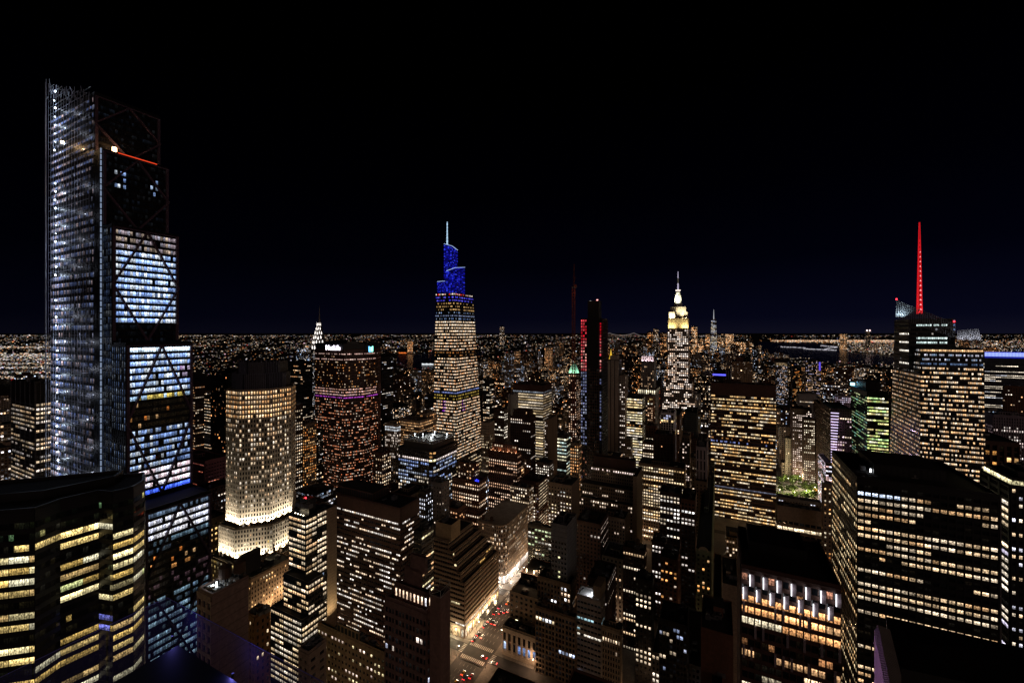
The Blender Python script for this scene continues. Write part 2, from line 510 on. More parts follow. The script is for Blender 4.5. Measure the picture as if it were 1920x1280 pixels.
    def clutter(s, z, n=5, tanks=1):
        n += 2
        poly = s.polys[-1][0]; a, b, c = poly[0], poly[1], poly[2]
        rn = s.rnd
        for k in range(n):
            m = MB()
            x, y = rn.uniform(.1, .8), rn.uniform(.12, .8)
            p = (a[0] + (b[0] - a[0]) * x + (c[0] - b[0]) * y, a[1] + (b[1] - a[1]) * x + (c[1] - b[1]) * y)
            q = s.loc(p); w, d, h = rn.uniform(1.5, 4.5), rn.uniform(1.5, 4), rn.uniform(1, 3)
            m.box(q[0], q[0] + w, q[1], q[1] + d, z + .01, z + h, 0, 1)
            if rn.random() < .5: m.cyl(q[0] + w / 2, q[1] + d / 2, z + h - .05, z + h + .6, min(w, d) * .35, n=8, m=0)
            m.build("rooftop_unit", [M_STEEL, M_DARK], s.root)
        for k in range(tanks):
            x, y = rn.uniform(.2, .75), rn.uniform(.25, .75)
            s.tank(a[0] + (b[0] - a[0]) * x + (c[0] - b[0]) * y, a[1] + (b[1] - a[1]) * x + (c[1] - b[1]) * y, z)
    def done(s):
        s.W.build("wall", s.mats, s.root)
        s.wins.sort(key=lambda t: -t[0])
        n = 0
        UV = [(0, 0), (1, 0), (1, 1), (0, 1)]
        rest = MB()
        for i, (ar, q, g, r) in enumerate(s.wins):
            if s.indiv and i < 100:
                m = MB(); m.quad(q, 0, UV, (*g, r)); m.build("window", M_WIN, s.root)
            else:
                rest.quad(q, 0, UV, (*g, r))
        if rest.f:
            o = rest.build("window", M_WIN, s.root)
            o["kind"] = "stuff"
        for (poly, z0, z1) in s.polys:
            BOXES.append((poly, z0, z1, s))
            FOOT.append((min(q[0] for q in poly) - 2, max(q[0] for q in poly) + 2, min(q[1] for q in poly) - 2, max(q[1] for q in poly) + 2))
        if s.vis: VIS.append((s.px[0], s.px[1], s.vis, s.D))
        return s

def spot(parent, loc, target, watts, color, ang=60, size=.6, name="floodlight"):
    """a small lamp housing with a real spot light in it, both in the parent's space"""
    l = bpy.data.lights.new(name, 'SPOT'); l.energy = watts; l.color = color
    l.spot_size = math.radians(ang); l.spot_blend = .8; l.shadow_soft_size = size
    o = bpy.data.objects.new(name, l); COL.objects.link(o); o.parent = parent; o.location = loc
    o.rotation_euler = (Vector(target) - Vector(loc)).to_track_quat('-Z', 'Y').to_euler()
    return o
def point(parent, loc, watts, color, size=.3, name="lamp_light"):
    l = bpy.data.lights.new(name, 'POINT'); l.energy = watts; l.color = color; l.shadow_soft_size = size
    o = bpy.data.objects.new(name, l); COL.objects.link(o); o.parent = parent; o.location = loc
    return o
def strip(parent, loc, sx, sy, rot, watts, color, name="uplight_strip"):
    """a row of uplights: an area lamp lying along a ledge"""
    l = bpy.data.lights.new(name, 'AREA'); l.energy = watts; l.color = color; l.shape = 'RECTANGLE'
    l.size = sx; l.size_y = sy; l.spread = math.radians(110)
    o = bpy.data.objects.new(name, l); COL.objects.link(o); o.parent = parent; o.location = loc; o.rotation_euler = rot
    return o

# a plain rectangular building measured off three vertical edges
def simple(name, label, xl, xc, xr, yt, D, st, st2=None, wall=M_BRICK, vis=None, roof=True, cat="building", group=None, side=None, tanks=0, tiers=None, crown=2.0, short=None, done=True, bulk=True):
    b = Bld(name, label, D, xc, cat, group, side, short, wall, vis)
    P = b.rect(xl, xc, xr); H = HH(yt, D)
    L = b.side == 'L'
    sts = {0: st, (1 if L else 3): (st2 or st)}
    if st2 is False: sts[1 if L else 3] = None
    z0 = 0
    b.H = H
    b.tier(P, 0, H, None, sts=sts, crown=crown)
    if roof and bulk:
        rn = b.rnd
        x0 = rn.uniform(.15, .4); y0 = rn.uniform(.2, .4)
        b.bulk(x0, x0 + rn.uniform(.25, .4), y0, y0 + rn.uniform(.3, .4), H, H + rn.uniform(3, 5.5))
    if roof: b.clutter(H, 4, tanks)
    if done: b.done()
    return b

# ================================================================== LANDMARK TOWERS
def S(**k): return k

# ---- supertall under construction, left -------------------------------------------------
def supertall():
    u0, u1 = 127.0, 164.0
    b = Bld("skyscraper_under_construction", "tallest tower, stepped black steel frame with diamond bracing and a floodlit scaffold up its side", 284, 178,
            "skyscraper", short="the braced supertall", wallm=M_BLACK, vis=1010)
    b.u0 = u0; b.v0 = -382.0; x, y = xy(b.v0, b.u0); b.root.location = (x, y, 0)
    def lv(top, k, nf, nb): return None
    blue = dict(bay=1.55, fl=4.5, ww=.86, wh=.60, dep=.3, sdep=1.0, grp=9, mull=1, pal=COOL, bri=.85, lit=.97, rv=.05, corr=.3, cgrp=3)
    def tier(v1, v2, za, zb, west=None, north=None, crown=1.5):
        P = [(v1, u0), (v2, u0), (v2, u1), (v1, u1)]
        b.tier(P, za, zb, None, sts={0: north, 1: west}, crown=crown)
    dark = dict(blue, lit=.0)
    # dark tops (open frames not yet glazed), stepping outwards to the west
    nblue = dict(blue, bay=2.6, ww=.34, wh=.85, bri=.38, lit=.85, grp=1)
    def rT1(top, k, nf, nb): return (0.0, None, 0)
    def rT2(top, k, nf, nb):
        if top in (2, 3, 4) and (3 < k < 8 or 16 < k < 20): return (.5, COOL, .4)
        return (0.0, None, 0)
    def rT3(top, k, nf, nb):
        if top < 3: return (.9, [(1, .85, .7), (.8, .8, .9), (.9, .8, .85)], .30 + .1 * (k % 5 == 0))
        return (.97, COOL, 1.1 if 3 < k < 20 else .9) if top < 14 else (0, None, 0)
    def rT4(top, k, nf, nb):
        if top == 0: return (1, [(.75, .88, 1)], 2.2)
        if top in (3, 4) and k > 18: return (.8, [(.8, .6, .9), (.9, .8, 1)], .5)
        if top == 7: return (.95, [(1, .85, .3), (.6, .8, 1)], .7)
        if 8 <= top < 12: return (.08, AMBER, .4)
        if 12 <= top < 18: return (.85, COOL, .62)
        if 18 <= top < 21: return (.97, [(1, .85, .9), (.9, .9, 1)], 1.2)
        if top == 21: return (1, [(.16, .30, 1.0)], 1.7)
        if top > 21: return (.0, COOL, .5)
        return (.97, COOL, .95)
    def rT5(top, k, nf, nb):
        if top in (1, 2, 3): return (.95, [(.85, .88, 1), (.95, .95, 1)], 1.0)
        if top in (6, 7, 8): return (.12, AMBER, .5)
        if top == 0: return (.8, [(.45, .6, .75)], .3)
        if 8 < top < 12: return (.25, [(.4, .3, .3)], .15)
        return (.92 if (top * 7 + k // 9) % 4 else .35, [(.45, .66, .78), (.5, .7, .8), (.35, .5, .62)], .20 + .13 * math.sin(top * 2.3) + (.16 if top > 13 else 0))
    tier(-456, -382, 0, 423, dict(blue, rules=rT1), dict(blue, bay=1.5, fl=5.2, ww=.6, wh=.62, grp=1, mull=0, dep=.1, corr=.3, cgrp=1, rules=lambda t, k, a, c: ((.9 if k < c * .45 else .62) if t % 9 != 4 else .15, [(.45, .58, .9), (.75, .80, .98), (.35, .48, .8), (.95, .80, .8)], (1.15 * math.exp(-((k / c - .2) / .15) ** 2) + .24 + .12 * math.sin(t * 1.7)))))  # north bays glow brighter near the work lamps, whose light is put into them
    tier(-382, -369.8, 0, 382, dict(blue, rules=rT2), dict(nblue, rules=lambda t, k, a, c: (.9, COOL, .22) if t > 30 else (0, None, 0)))
    tier(-369.8, -356, 0, 330, dict(blue, rules=rT3), dict(nblue, rules=lambda t, k, a, c: (.9, COOL, .30)))
    tier(-356, -337, 0, 252, dict(blue, rules=rT4), dict(nblue, rules=lambda t, k, a, c: (.9, COOL, .45 if k < 9 else .3) if t not in (12, 13) else (0, None, 0)))
    tier(-337, -314, 0, 150, dict(blue, rules=rT5), dict(nblue, bri=.3))
    # braces on the west faces: one member per diagonal
    def br(v, ua, za, ub, zb, w=2.3, m=None):
        k = MB(); k.bar((v + .75 - b.v0, ua - u0, za), (v + .75 - b.v0, ub - u0, zb), w, 1.0)
        k.build("diagonal_brace", m or M_BRACE, b.root)
    um = (u0 + u1) / 2
    for (v, za, zb, n) in ((-382, 384, 421, 1), (-369.8, 332, 381, 1), (-356, 254, 329, 1), (-337, 152, 251, 1), (-314, 20, 149, 1.5)):
        step = (zb - za) / (n * 2)
        z = zb
        for i in range(int(n * 2)):
            if i % 2 == 0:
                br(v, um, z, u0, z - step); br(v, um, z, u1, z - step)
            else:
                br(v, u0, z, um, z - step); br(v, u1, z, um, z - step)
            z -= step
        for uu in (u0 + .8, u1 - .8):
            k = MB(); k.bar((v + .55 - b.v0, uu - u0, za), (v + .55 - b.v0, uu - u0, zb), 1.5, 1.5); k.build("corner_column", M_BRACE, b.root)
        k = MB(); k.bar((v + .85 - b.v0, 0, zb), (v + .85 - b.v0, u1 - u0, zb), 1.5, .8); k.build("perimeter_beam", M_BRACE, b.root)
    # scaffold and hoists on the north face
    sc = MB(); gl = MB()
    w0, w1 = -456.0 - b.v0, -386.0 - b.v0
    rn = random.Random(3)
    nx = 15
    ztop = lambda x: 448 - (x - w0) / (w1 - w0) * 26 + rn.uniform(-3, 3)
    for k in range(nx + 1):
        x = w0 + (w1 - w0) * k / nx
        sc.bar((x, -1.4, 0), (x, -1.4, ztop(x)), .17)
    z = 60
    while z < 446:
        xe = w0 + (w1 - w0) * max(.04, min(1, (449 - z) / 26)); sc.bar((w0, -1.4, z), (xe, -1.4, z), .22)
        if rn.random() < .0:
            sc.bar((w0 + 8 * rn.random(), -1.4, z), (w0 + (xe - w0) * .9, -1.4, z + 3), .16)
        z += 5.2
    # hoist mast at the left corner
    sc.bar((w0 - 2.2, -2, 0), (w0 - 2.2, -2, 452), .35); sc.bar((w0 - 3.4, -2, 0), (w0 - 3.4, -2, 450), .35)
    zz = 40
    while zz < 446: sc.bar((w0 - 3.4, -2, zz), (w0 - 2.2, -2, zz + 2.6), .2); zz += 5.2; 
    # crown of the climbing formwork
    for k in range(60):
        x = rn.uniform(w0, w1); z = rn.uniform(414, 424) + 24 * (1 - (x - w0) / (w1 - w0))
        sc.bar((x, -1.4, z), (x + rn.uniform(-4, 4), -2.2, z + rn.uniform(-4, 5)), .3)
    sc.build("scaffold", M_SCAF, b.root)
    sl = MB(); z = 5.222 * 12
    while z < 430:
        sl.box(w0, w1, -.5, -.1, z - .35, z + .35); z += 5.222
    sl.build("floor_slab_edge", M_DARK, b.root)
    # work lamps: one bright lamp per storey on the hoist line
    z = 66; i = 0
    while z < 440:
        if i % 1 == 0 and not (254 < z < 262 or 375 < z < 392 or 286 < z < 296):
            x = w0 + 17 - (z - 260) * .02 + rn.uniform(-1.2, 1.2); g_ = rn.choice([.2, .28, .5, .55])
            k = MB(); k.box(x - g_, x + g_, -2.2, -1.6, z, z + g_ * 1.7); lo = k.build("work_lamp", M_WLAMP, b.root)
            if i % 2 == 0: point(lo, (x, -3.0, z + .5), 1200, (.66, .80, 1.0), .4)
            if i % 3 == 0: point(lo, (x + rn.uniform(15, 45), -5.4, z + .5), 700, (.74, .8, 1.0), .4)
        z += 6.2; i += 1
    for (x, z, c) in ((w0 + 38, 394, (1, .62, .3)),):
        k = MB(); k.cyl(x, -5, z, z + 1.4, .9); lo = k.build("work_lamp", emit_mat("sodium_lamp", (1, .6, .28), 14), b.root)
        point(lo, (x, -6, z), 2500, c, .5)
    # orange lamp and red strip on the second roof terrace
    k = MB(); k.cyl(-382 + 7 - b.v0, 8, 385, 387.5, 1.2); lo = k.build("work_lamp", emit_mat("sodium_lamp", (1, .6, .28), 14), b.root)
    point(lo, (-382 + 5 - b.v0, 8, 388), 900, (1, .5, .2), .6)
    k = MB(); k.bar((-369.5 - b.v0, 8, 382.8), (-369.5 - b.v0, 30, 382.8), .5); k.build("red_light_strip", emit_mat("red_led", (1, .07, .02), .9), b.root)
    # bright glass fin line
    z = 64; k = MB()
    while z < 382:
        k.box(-369.9 - b.v0 - .9, -369.9 - b.v0 - .1, -.9, -.35, z, z + 3.2); z += 4.1
    k.build("lit_corner_strip", emit_mat("cool_strip", (.45, .58, .85), .42), b.root)
    b.done()
    return b
M_BRACE = wallmat("bracing_steel", (0.10, 0.065, 0.10), rough=.6)
M_SCAF = wallmat("scaffold_tube", (0.30, 0.32, 0.38), rough=.5)
M_NET = wallmat("debris_net", (0.16, 0.18, 0.25), rough=.9)
M_NET2 = wallmat("debris_net_dark", (0.16, 0.11, 0.15), rough=.9)
M_WLAMP = emit_mat("work_lamp_white", (.75, .87, 1.0), 9)
supertall()

# ---- dark folded glass tower, bottom left -------------------------------------------------
def folded():
    b = Bld("folded_glass_tower", "dark glass office tower with folded walls and yellow lit floors, filling the lower left corner", 157, 113,
            "office tower", short="the folded glass tower", wallm=M_DARK)
    XY = [(-222, 139), (-184, 146), (-171, 149), (-170.5, 157), (-164.8, 166), (-157.9, 164.6), (-154.8, 170), (-156.6, 177), (-165, 187), (-232, 165)]
    P = [vu(*q) for q in XY]
    def rules(top, k, nf, nb):
        if top < 2: return (0.05, GREEN, .25)
        if top == 2 and k % 23 > 4: return (.9, YELL, 1.35)
        if top in (10,): return (.05, YELL, .3)
        return None
    st = S(bay=1.5, fl=4.0, ww=.93, wh=.56, dep=.16, sdep=1.0, grp=4, mull=1, lit=.84, rv=.25, corr=.80, cgrp=4, pal=YELL + [(.85, .9, .5), (.75, .6, .3)], bri=.85, rules=rules, darkrow=.2)
    st2 = dict(st, lit=.35, pal=YELL + [(.4, .45, 1)], bri=.5)
    b.tier(P, 0, 196, st, sts={2: st2, 4: st2}, crown=3)
    b.tier([vu(*q) for q in [(-205, 152), (-180, 160), (-168, 176), (-172, 184), (-222, 166)]], 196, 198, None, wall=M_BLACK)
    b.done(); return b
folded()

# ---- floodlit chamfered tower --------------------------------------------------------
def chamfered():
    b = Bld("floodlit_chamfered_tower", "pale octagonal stone tower with a dark ribbed crown and floodlit setbacks near its foot", 372, 448,
            "office tower", short="the floodlit octagonal tower", wallm=M_CREAM, vis=1068)
    b.v0, b.u0 = -384.3, 224.0; x, y = xy(b.v0, b.u0); b.root.location = (x, y, 0)
    def octa(g=0.0, c=0.0, gn=0.0):
        v1, v2, v3 = -403.8 - g, -384.3 + c, -367 + g
        u1, u2, u3 = 224 - g - gn, 241 - c, 262 + g
        return [(v1, u1), (v2, u1), (v3, u2), (v3, u3), (v2, u3 + 17), (v1, u3 + 17), (v1 - 17, u3), (v1 - 17, u2)]
    st = S(bay=2.3, fl=4.2, ww=.56, wh=.60, dep=.4, lit=.55, rv=.3, corr=.35, pal=PALE, bri=.8, grp=1, darkrow=0)
    def rules(top, k, nf, nb):
        if top < 6: return (.97, [(1, .74, .42), (1, .8, .55), (1, .66, .34)], 1.15 if top != 2 else .55)
        if top > 24: return (.06, PALE, .4)
        if top > 14: return (.38, PALE, .75)
        return (.45, PALE, .8)
    st["rules"] = rules
    H1 = HH(733, 372); Hs = HH(990, 372); Ht = HH(680, 372)
    b.tier(octa(), Hs, H1, st)
    H2 = HH(1056, 366)
    st2 = dict(st, rules=lambda t, k, a, c: (.12, PALE, .5) if t < 3 or t > 4 else (.4, YELL, .7))
    b.tier(octa(4.0), H2, Hs, st2)
    st3 = dict(st, rules=lambda t, k, a, c: (.5, YELL, .45), pal=YELL)
    b.tier(octa(9.0), 0, H2, st3)
    # dark ribbed crown in three pieces
    M_RIB = wallmat("crown_ribs", (.14, .15, .22), rough=.5)
    P = octa(-5.0)
    b.tier(P, H1, H1 + 14, None, wall=M_DARK, cap=False)
    P2 = octa(-8)
    b.tier(P2, H1 + 14, Ht, None, wall=M_DARK, cap=False)
    k = MB()
    for (PP, za, zb, hh) in ((octa(-3.2), H1, H1 + 15, 0), (octa(-6.8), H1 + 13, Ht, 2.0)):
        L = [b.loc(q) for q in PP]
        for i in (0, 1, 2, 7):
            a, c = Vector((*L[i], 0)), Vector((*L[(i + 1) % 8], 0)); n = max(3, int((c - a).length / 1.5))
            for j in range(n + 1):
                p = a.lerp(c, j / n)
                k.bar((p.x, p.y, za), (p.x, p.y, zb + hh * (j % 2)), .42)
    k.build("crown_fins", M_RIB, b.root)
    # floodlights: rows of uplights on the two setbacks, shining up the shaft
    for (g, zz, pw, PP) in ((2.6, Hs, 30000, octa(2.2)), (7.4, H2, 34000, octa(6.6))):
        L = [b.loc(q) for q in PP]
        for i in (0, 1, 2):
            a, c = Vector((*L[i], zz + 1.6)), Vector((*L[(i + 1) % 8], zz + 1.6)); n = 5 if i == 1 else 4
            nr = (c - a).cross(Vector((0, 0, 1))).normalized()
            for j in range(n):
                p = a.lerp(c, (j + .5) / n)
                m = MB(); m.box(p.x - .3, p.x + .3, p.y - .3, p.y + .3, zz + 1.1, zz + 1.6); fo = m.build("floodlight", M_STEEL, b.root)
                t = p - nr * 1.6 + Vector((0, 0, 26))
                spot(fo, p + Vector((0, 0, .3)) + nr * .4, t, pw, (1, .92, .74), 100, .4)
    b.done(); return b
chamfered()

# ---- broad octagonal slab with lettering ----------------------------------------------------
def slab_oct():
    b = Bld("octagonal_slab_tower", "broad dark eight-sided slab tower with white lettering and a blue-green logo on its top band", 640, 645,
            "office tower", short="the lettered slab tower", wallm=M_BROWN, vis=905)
    b.v0, b.u0 = -516.8, 457.5; x, y = xy(b.v0, b.u0); b.root.location = (x, y, 0)
    vl = pz(591, on_u(591, 457.5))[0]
    P = [(vl, 457.5), (-516.8, 457.5), (-500.3, 482.5), (-500.3, 511), (-516.8, 535), (vl, 535), (vl - 20, 511), (vl - 20, 482)]
    H = 241.0
    def rules(top, k, nf, nb):
        if top < 1: return (0, None, 0)
        if top in (1, 3): return (.75, [(1, .72, .62), (1, .8, .7)], .8)
        if top == 2 or top == 4: return (.12, WARM, .7)
        if top < 14: return (.2, AMBER + WARM, .55)
        if top in (17,): return (.9, [(.75, .22, .85)], .8)
        if top in (14, 15, 16): return (.85, [(1, .66, .5), (1, .75, .7)], .9)
        return ((.62 if top % 3 else .25) if (k // 7 + top) % 4 else .08, [(1, .55, .32), (1, .62, .40), (1, .45, .22), (1, .85, .7)], .75)
    st = S(bay=2.1, fl=4.2, ww=.72, wh=.38, dep=.3, lit=.5, rv=.4, corr=.6, pal=WARM, bri=.8, rules=rules)
    b.tier(P, 0, H - 9, st, crown=.2)
    b.tier(P, H - 9, H, None, wall=M_BLACK)
    # lettering on the north facet: it reads MetLife
    sd = emit_mat("sign_white", (.93, .86, 1.0), 3.2)
    cu = bpy.data.curves.new("t", 'FONT'); cu.body = "MetLife"; cu.size = 10.8; cu.align_x = 'CENTER'; cu.align_y = 'CENTER'; cu.extrude = .3; cu.offset = .14
    to = bpy.data.objects.new("t", cu); COL.objects.link(to)
    bpy.context.view_layer.update()
    me = bpy.data.meshes.new_from_object(to.evaluated_get(bpy.context.evaluated_depsgraph_get()))
    bpy.data.objects.remove(to)
    me.materials.clear(); me.materials.append(sd)
    so = bpy.data.objects.new("sign_lettering", me); COL.objects.link(so); so.parent = b.root
    D = on_u(625, 457.5); v = pz(625, D)[0]
    so.location = (v - b.v0, -.9, HH(652, D)); so.rotation_euler = (math.radians(90), 0, 0)
    # logo on the narrow west facet: a notched blue and green square
    D = on_v(695, -500.3); uu = pz(695, D)[1]; z = HH(654, D)
    for (nm, col, dy, pts) in (("logo_blue_half", (.15, .55, 1.0), 0, [(0, -4.4), (4.4, -4.4), (4.4, 2.6), (0, 4.6)]),
                               ("logo_green_half", (.25, .95, .75), 0, [(4.5, -4.4), (9.0, -4.4), (9.0, 4.6), (4.5, 2.6)])):
        m = MB()
        F0 = [(-500.3 - b.v0 + .3, uu - b.u0 - 4.5 + p[0], z + p[1]) for p in pts]; F1 = [(F0[0][0] + .5, q[1], q[2]) for q in F0]
        m.quad(F1)
        for i in range(4): m.quad([F0[i], F0[(i + 1) % 4], F1[(i + 1) % 4], F1[i]])
        m.build(nm, emit_mat(nm, col, 3.0), b.root)
    b.bulk(.2, .8, .3, .7, H, H + 4, M_BLACK)
    b.done(); return b
slab_oct()

# ---- tapered supertall with blue crown ----------------------------------------------------
def blue_crown():
    b = Bld("blue_crowned_skyscraper", "tapering glass skyscraper with stepped blue-lit crown and thin white spire", 665, 857,
            "skyscraper", short="the blue-crowned tower", wallm=M_DARK, vis=880)
    D = 665
    Pb = b.rect(811, 857, 905, D); zb = 55.0
    zt = HH(548, D)
    Pt = b.rect(817.5, 852, 887, D + 2)
    def rules(top, k, nf, nb):
        if top < 1: return (.5, [(1, .9, .8), (1, .1, .05), (1, .9, .8)], .9)
        if top < 3: return (.6, [(.15, .15, 1), (.3, .3, 1)], .8)
        if top < 6: return (.4, [(1, .72, .35)], .6)
        if top == 7: return (.8, [(.5, .6, .8)], .45)
        if top in (6, 8): return (.3, COOL, .6)
        if top in (19, 20): return (.2, AMBER, .4)
        if top in (32,): return (.9, [(.45, .55, .9)], .6)
        if top in (33, 34): return (.5, [(1, .8, .25)], .5)
        if top in (35, 36, 37, 38) and 10 < k < 16 and nb > 20: return (.9, [(.5, .1, .8), (1, .8, .7)], .8)
        if 9 <= top < 14: return (.85, PALE, 1.15)
        return ((.82 if (top * 5 + k // 4 * 3) % 7 else .2), PALE + WARM, 1.0)
    st = S(bay=1.7, fl=5.0, ww=.84, wh=.42, dep=.25, sdep=1, grp=4, lit=.7, rv=.3, corr=.75, cgrp=4, pal=PALE, bri=.9, rules=rules)
    b.tier(Pb, zb, zt, st, top=Pt, cap=False)
    lowst = S(bay=2, fl=6, ww=.9, wh=.4, dep=.6, lit=.85, rv=.2, corr=.7, pal=[(1, .8, .5), (1, .86, .66)], bri=1.0)
    b.tier(b.rect(806, 858, 912, D - 8), 0, zb, lowst)
    # crown: three blue-lit glass prisms of different heights
    M_BG = wallmat("crown_glass", (.02, .03, .30), rough=.25)
    led = emit_mat("blue_led", (.012, .014, 1.0), .42); ledw = emit_mat("blue_white_led", (.45, .62, 1.0), 1.2)
    def prism(nm, xl, xc, xr, Dd, ytl, ytc, ytr, ybot=549):
        P = b.rect(xl, xc, xr, Dd); L = [b.loc(q) for q in P]
        zz = [HH(ytl, on_u(xl, P[1][1])), HH(ytc, Dd), HH(ytr, on_v(xr, P[1][0])), HH((ytl + ytr) / 2, Dd + 20)]
        z0 = HH(ybot, Dd)
        m = MB()
        for i in range(4):
            j = (i + 1) % 4
            m.quad([(*L[i], z0), (*L[j], z0), (*L[j], zz[j]), (*L[i], zz[i])], 0)
        m.quad([(*L[i], zz[i]) for i in range(4)], 0)
        o = m.build(nm, M_BG, b.root)
        f = MB(); g = MB(); rn = random.Random(int(xl))
        for (i, j) in ((0, 1), (1, 2)):
            a, c = Vector((*L[i], 0)), Vector((*L[j], 0)); nr = (c - a).cross(Vector((0, 0, 1))).normalized() * .25
            z = z0 + 1
            while z < max(zz[i], zz[j]) - 1:
                n = 6
                for q in range(n):
                    t0, t1 = q / n, (q + 1) / n - .01
                    zt_ = zz[i] + (zz[j] - zz[i]) * (t0 + t1) / 2
                    if z < zt_ - .6:
                        p = a.lerp(c, t0) + nr; w = a.lerp(c, t1) + nr
                        hgt = rn.choice([.3, .7, 1.1, 1.5])
                        f.quad([(p.x, p.y, z), (w.x, w.y, z), (w.x, w.y, z + hgt), (p.x, p.y, z + hgt)], rn.choice([0, 0, 1, 1, 2]))
                z += 2.15
            p, w = a + nr, c + nr
            g.bar((p.x, p.y, zz[i]), (w.x, w.y, zz[j]), .5)
        f.build("blue_light_louvres", [led, emit_mat("blue_led_dim", (.01, .012, .8), .14), emit_mat("blue_led_bright", (.03, .05, 1.0), .95)], o); g.build("bright_edge_strip", ledw, o)
        b.note(P, z0, min(zz))
    prism("crown_prism", 832.5, 847, 858, D + 6, 457, 461, 469)
    prism("crown_prism", 837, 853, 871.5, D + 1, 508, 502, 501)
    prism("crown_prism", 820, 829, 834, D + 3, 528, 527, 527)
    # diagonal bright louvres on the tall prism, and the spire
    v, u = pz(838.5, D + 12); x, y = b.loc((v, u))
    m = MB(); m.cyl(x, y, HH(462, D), HH(416, D + 12), 1.25, .35, 8); o = m.build("spire", M_STEEL, b.root)
    m = MB()
    z = HH(460, D)
    while z < HH(417, D + 12):
        m.cyl(x, y, z, z + 1.4, 1.45 - (z - HH(460, D)) / 40 * .8, n=8); z += 2.3
    m.cyl(x, y, HH(417.5, D), HH(415.5, D), .8, n=8)
    m.build("spire_light_ring", emit_mat("spire_led", (.50, .75, 1.0), 1.3), o)
    b.done(); return b
blue_crown()

# ---- the tall stepped stone skyscraper with mast ---------------------------------------------
def mast_tower():
    D = 1223.0
    b = Bld("stepped_stone_skyscraper", "tall stepped stone skyscraper with yellow-white floodlit crown and slender lit mast", D, 1252,
            "skyscraper", short="the floodlit mast tower", wallm=M_LIME, vis=766, side='L')
    k = D / F
    def R4(x0, x1, d=0.0, dep=42):
        (v, u) = pz(x0, D + d); v2 = pz(x1, on_u(x1, u))[0]
        return [(v, u), (v2, u), (v2, u + dep), (v, u + dep)]
    st = S(bay=5.2, fl=6.2, ww=.60, wh=.62, dep=.3, lit=.72, rv=.3, corr=.4, pal=[(1, .86, .72), (1, .9, .82), (1, .78, .6)], bri=1.15, darkrow=.1)
    z = lambda y: HH(y, D)
    b.tier(R4(1238, 1303, -16, 80), 0, z(742), st)
    b.tier(R4(1245, 1297, -8, 62), z(742), z(716), st)
    b.tier(R4(1252, 1290.5), z(716), z(618), st)
    # recessed centre with two wings: the crown
    cst = S(bay=3.6, fl=7, ww=.36, wh=.7, dep=.8, lit=.12, rv=.2, corr=.4, pal=[(1, .8, .4)], bri=.8)
    b.tier(R4(1253, 1290, 2, 38), z(618), z(597), cst)
    b.tier(R4(1254.5, 1265, 3, 30), z(597), z(585), cst); b.tier(R4(1277, 1288.5, 3, 30), z(597), z(585), cst)
    b.tier(R4(1262, 1281, 7, 26), z(597), z(578), cst)
    b.tier(R4(1257, 1286, 6, 26), z(585), z(576), None)
    # mast base: stepped round shaft
    cv, cu = pz(1271.3, D + 20); x, y = b.loc((cv, cu))
    m = MB()
    m.cyl(x, y, z(576), z(573), 15, 13, 16); m.cyl(x, y, z(573), z(566), 12, 8.5, 16); m.cyl(x, y, z(566), z(547), 7.2, 5.6, 16)
    m.cyl(x, y, z(547), z(543), 6.6, 3.6, 16)
    for a in range(4):
        t = a * math.pi / 2 + .3
        m.bar((x + 11 * math.cos(t), y + 11 * math.sin(t), z(574)), (x + 6.5 * math.cos(t), y + 6.5 * math.sin(t), z(552)), 2)
    m.build("mooring_mast", M_STEEL2, b.root)
    m = MB(); m.cyl(x, y, z(543), z(520), 1.9, 1.5, 8); m.cyl(x, y, z(520), z(505), 1.1, .3, 8)
    an = m.build("antenna", M_STEEL, b.root)
    m = MB(); zz = z(543)
    while zz < z(507): m.cyl(x, y, zz, zz + 1.6, 2.2 - (zz - z(543)) / 60 * 1.6, n=8); zz += 2.7
    m.build("antenna_light_ring", emit_mat("antenna_led", (.80, .72, 1.0), .95), an)
    m = MB(); m.cyl(x, y, z(544), z(543) + 1.2, 7, n=12); m.build("mast_ring_light", emit_mat("warm_ring", (1, .85, .75), 1.5), an)
    # floodlights
    yw, wt = (1, .78, .30), (1, .95, .78)
    for px_ in (1253.5, 1258, 1262.5, 1267, 1276, 1280.5, 1285, 1289.5):
        v, u = pz(px_, on_u(px_, b.u0 - 6)); q = b.loc((v, u))
        spot(b.root, (q[0], q[1] + 1.5, z(619)), (q[0], q[1] + 9, z(600)), 80000 if not 1266 < px_ < 1277 else 26000, yw, 80, 1)
    for px_ in (1257, 1262, 1280, 1285.5):
        v, u = pz(px_, on_u(px_, b.u0 - 4)); q = b.loc((v, u))
        spot(b.root, (q[0], q[1] + 1.5, z(598)), (q[0], q[1] + 9, z(588)), 130000, (1, .93, .6), 90, 1)
    for dx in (-13, 0, 13):
        spot(b.root, (x + dx, y - 24, z(572)), (x + dx * .2, y - 4, z(556)), 150000, (1, .95, .72), 60, 1)
    b.done(); return b
M_STEEL2 = wallmat("pale_metal_panels", (.5, .5, .46), rough=.6)
mast_tower()

